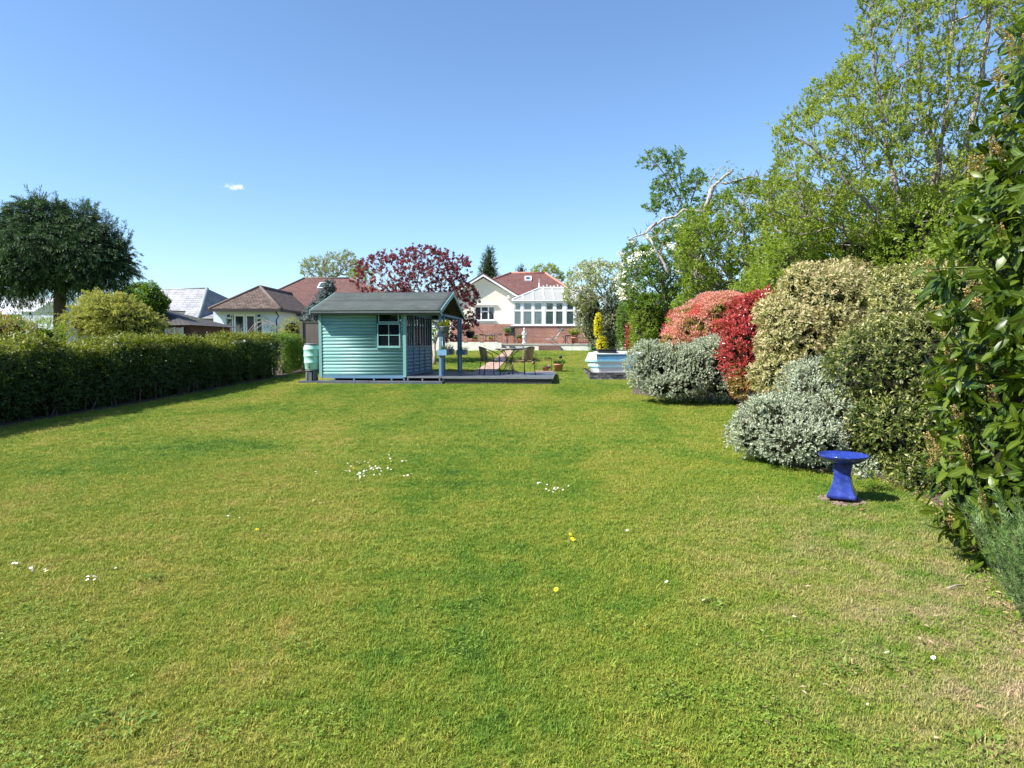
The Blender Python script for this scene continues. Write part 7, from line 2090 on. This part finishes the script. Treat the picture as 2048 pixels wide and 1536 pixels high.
for lab, grp, pts, sp_x, sp_y, n in (
    ('white daisy in the large patch left of the middle of the lawn', 'daisies in the large patch left of the middle', [(722, 952), (712, 945), (735, 944), (720, 958)], 12, 4, 34),
    ('white daisy on the upper right arm of the large daisy patch', 'daisies right of the large patch', [(762, 942), (757, 946), (768, 940)], 8, 3, 12),
    ('white daisy in the small cluster up and right of the large patch', 'daisies above the large patch', [(800, 923), (790, 917), (806, 926)], 8, 3, 13),
    ('white daisy in the thin row below the small upper cluster', 'daisies below the upper cluster', [(808, 955), (818, 952)], 8, 2, 8),
    ('white daisy above the large patch towards the summerhouse', 'daisies scattered over the large patch', [(715, 931), (730, 930), (700, 933)], 8, 2, 8),
    ('white daisy in the right hand patch near the middle of the lawn', 'daisies in the patch right of the middle', [(1075, 972), (1090, 976), (1105, 982), (1122, 980), (1128, 979), (1100, 986)], 7, 2.5, 18),
    ('white daisy in the clump towards the left edge of the near lawn', 'daisies near the left edge', [(60, 1146), (80, 1148), (190, 1163), (205, 1150), (230, 1144), (180, 1166), (36, 1140)], 8, 2.5, 20),
    ('white daisy in the sparse clump left of the large patch', 'daisies left of the large patch', [(628, 949), (470, 1040), (640, 1010), (655, 1014)], 8, 3, 10)):
    for q in range(n):
        b = pts[rng.integers(len(pts))]
        drop(dme[q % 2], 'daisy', b[0] + rng.normal(0, sp_x), b[1] + rng.normal(0, sp_y), lab, 'daisy', grp, .72 + .3 * rng.random(), .03)
for (px, py, lab) in ((1333, 1174, 'single white daisy right of the middle in the near lawn'), (1474, 1265, 'single white daisy in the near lawn towards the right'), (1866, 1329, 'single white daisy by the weed rosette in the right foreground'),
                      (1773, 1318, 'single white daisy left of the one by the weed rosette'), (1914, 1408, 'lowest white daisy on the dry ground at the right'), (1254, 1069, 'single white daisy far from the others in the middle lawn'), (1588, 1245, 'single white daisy above the one in the near lawn on the right'), (184, 1085, 'single white daisy on the left part of the lawn')):
    drop(dme[0], 'daisy', px, py, lab, 'daisy', None, .9)
for (px, py, lab) in ((1112, 1190, 'yellow dandelion flower nearest to the camera in the middle of the lawn'), (1148, 1089, 'yellow dandelion, lower of the three close together'), (1140, 1077, 'yellow dandelion, upper of the three close together'), (1144, 1086, 'yellow dandelion between its two close neighbours'),
                      (514, 1067, 'lone yellow dandelion on the left half of the lawn'), (782, 928, 'yellow dandelion beside the small upper daisy cluster'), (708, 943, 'pale yellow dandelion at the edge of the large daisy patch'), (597, 868, 'yellow dandelion far out on the lawn near the summerhouse'), (514, 878, 'yellow dandelion far out on the lawn towards the hedge'), (213, 873, 'yellow dandelion by the hedge shadow'), (1160, 790, 'yellow dandelion in front of the stone bed with the boat')):
    drop(dan, 'dandelion', px, py, lab, 'dandelion', None, 1.0)
# weed rosettes and clover: ground-hugging leaves
M['weed'] = leaf('weed_leaves', [(0, (.09, .16, .025)), (.5, (.14, .22, .035)), (1, (.22, .28, .06))], rough=.6, transl=.25, spec=.2)
M['clover'] = leaf('clover_leaves', [(0, (.10, .19, .02)), (.5, (.17, .27, .03)), (1, (.30, .36, .06))], rough=.5, transl=.3)
for (px, py, r, lab) in ((1425, 1212, .09, 'weed rosette right of the middle of the near lawn'), (1790, 1330, .10, 'weed rosette in the right foreground'), (250, 1460, .13, 'dark green weed rosette in the bottom left of the lawn'), (1340, 1390, .09, 'weed rosette near the bottom of the lawn, right of the middle'), (130, 1296, .09, 'weed rosette on the far left of the near lawn'),
                     (180, 1440, .08, 'smaller weed rosette left of the dark green one'), (295, 1162, .10, 'pale flat weed patch below the left daisies'), (960, 1200, .05, 'tiny weed rosette left of the nearest dandelion'), (740, 1028, .08, 'dark weed below the large daisy patch'), (1960, 1500, .13, 'grey green weed patch in the bottom right corner'), (1690, 1345, .08, 'weed rosette between the two single daisies on the right')):
    p = G(px, py); t = thing('weed_rosette', lab, 'weed', p)
    r *= .8; n = int(60 * r / .09); a = rng.random(n) * 6.28; rr = r * np.sqrt(rng.random(n))
    Q = p + np.stack([rr * np.cos(a), rr * np.sin(a), rng.uniform(.012, .03, n)], 1)
    D_ = unit(np.stack([np.cos(a), np.sin(a), rng.normal(.25, .3, n)], 1) + rng.normal(0, .4, (n, 3)) * [1, 1, .3])
    d = dict(P=Q, D=D_, N=unit(rng.normal(0, .3, (n, 3)) + [0, 0, 1]), L=rng.uniform(.02, .045, n), W=rng.uniform(.009, .016, n), R=rng.random(n), Gn=np.zeros(n))
    leafmesh('leaves', d, M['weed'], t, 'fold')['kind'] = 'stuff'
n = 60000; yy = 2.3 + 9.5 * rng.random(n) ** 1.1; xx = (rng.random(n) * 2 - 1) * (yy * .78)
Q = np.stack([xx, yy, 0 * xx], 1)
mk = vnoise(Q * [1.1, 1.1, 0] + [0, 0, 7.5]) * .6 + vnoise(Q * [4, 4, 0] + 11) * .5
exb = np.interp(yy, [p[1] for p in EDGE[::-1]], [p[0] for p in EDGE[::-1]])
near = np.clip((4.5 - yy) / 2.5, 0, 1) * .10
k = (mk + near + rng.normal(0, .05, len(mk)) > .70) & (xx < exb - .05) & (xx > HA[0] + (yy - HA[1]) * hd[0] / hd[1] + .2)
Q = Q[k]; Q[:, 2] = gz(Q[:, 1]) + rng.uniform(.012, .028, len(Q))
n = len(Q); a = rng.random(n) * 6.28; per = 3
D_ = []; 
aa = (a[:, None] + np.arange(3) * 2.094).ravel(); Q3 = np.repeat(Q, 3, 0)
d = dict(P=Q3, D=unit(np.stack([np.cos(aa), np.sin(aa), rng.normal(.15, .25, 3 * n)], 1)), N=unit(rng.normal(0, .25, (3 * n, 3)) + [0, 0, 1]), L=np.repeat(rng.uniform(.006, .013, n), 3), W=np.repeat(rng.uniform(.006, .012, n), 3), R=np.repeat(rng.random(n), 3), Gn=np.zeros(3 * n))
o = leafmesh('clover', d, M['clover'], None, 'quad'); tag(o, 'patches of small clover leaves growing through the lawn', 'clover', None, 'stuff')
# dead leaves, chips and twigs on the soil and dry ground
M['litter'] = leaf('dry_leaf_litter', [(0, (.10, .06, .035)), (.5, (.24, .16, .09)), (1, (.45, .34, .22))], rough=.8, transl=.0)
Q = []
for _ in range(2600):
    i = rng.integers(4, len(EDGE) - 2); a = EDGE[i] + (EDGE[i + 1] - EDGE[i]) * rng.random(); Q.append(a + A_([abs(rng.normal(0, .35)) - .12, rng.normal(0, .12), 0]))
for _ in range(60):
    Q.append(A_([rng.uniform(1.0, 2.5), rng.uniform(2.5, 4.6), 0]))
Q = np.array(Q); Q[:, 2] = gz(Q[:, 1]) + rng.uniform(.02, .045, len(Q)); n = len(Q)
d = dict(P=Q, D=unit(rdir(n) * [1, 1, .2]), N=unit(rng.normal(0, .3, (n, 3)) + [0, 0, 1]), L=rng.uniform(.015, .045, n), W=rng.uniform(.006, .02, n), R=rng.random(n), Gn=np.zeros(n))
o = leafmesh('leaf_litter', d, M['litter'], None, 'quad'); tag(o, 'scattered dry leaves and bark chips along the soil edge', 'leaf litter', None, 'stuff')
# a broken twig and a pinkish stone lying in the grass on the right
p = G(1895, 1183); t = thing('fallen_twig', 'broken brown twig lying on the dry grass near the rosemary', 'twig', p)
MB().tube([G(1893, 1186) + [0, 0, .03], G(1912, 1181) + [0, 0, .035], G(1930, 1180) + [0, 0, .03]], [.004, .006, .003], 6).build('twig', M['bark_pale'], t)
p = G(1724, 1024); t = thing('terracotta_shard', 'flat orange brown shard in the grass below the bird bath', 'shard', p)
MB().prism([p + [-.035, -.01, .022], p + [.0, -.018, .024], p + [.04, .0, .022], p + [.01, .015, .02]], (0, 0, .008)).build('shard', M['terracotta'], t)

# low green weeds filling in under the rosemary and along the border edge
Q = []
for _ in range(520):
    i = rng.integers(6, len(EDGE) - 2); a = EDGE[i] + (EDGE[i + 1] - EDGE[i]) * rng.random(); Q.append(a + A_([rng.uniform(-.05, .35), rng.normal(0, .1), 0]))
Q = np.array(Q); Q[:, 2] = gz(Q[:, 1]) + .02
d = shoots(Q, unit(rng.normal(0, .5, (len(Q), 3)) + [0, 0, 1]), rng.uniform(.02, .08, len(Q)), 6, .032, .5, 60, young_from=2)
o = leafmesh('border_weeds', d, M['clover'], None, 'quad'); tag(o, 'low green weeds creeping along the edge of the soil border', 'weeds', None, 'stuff')
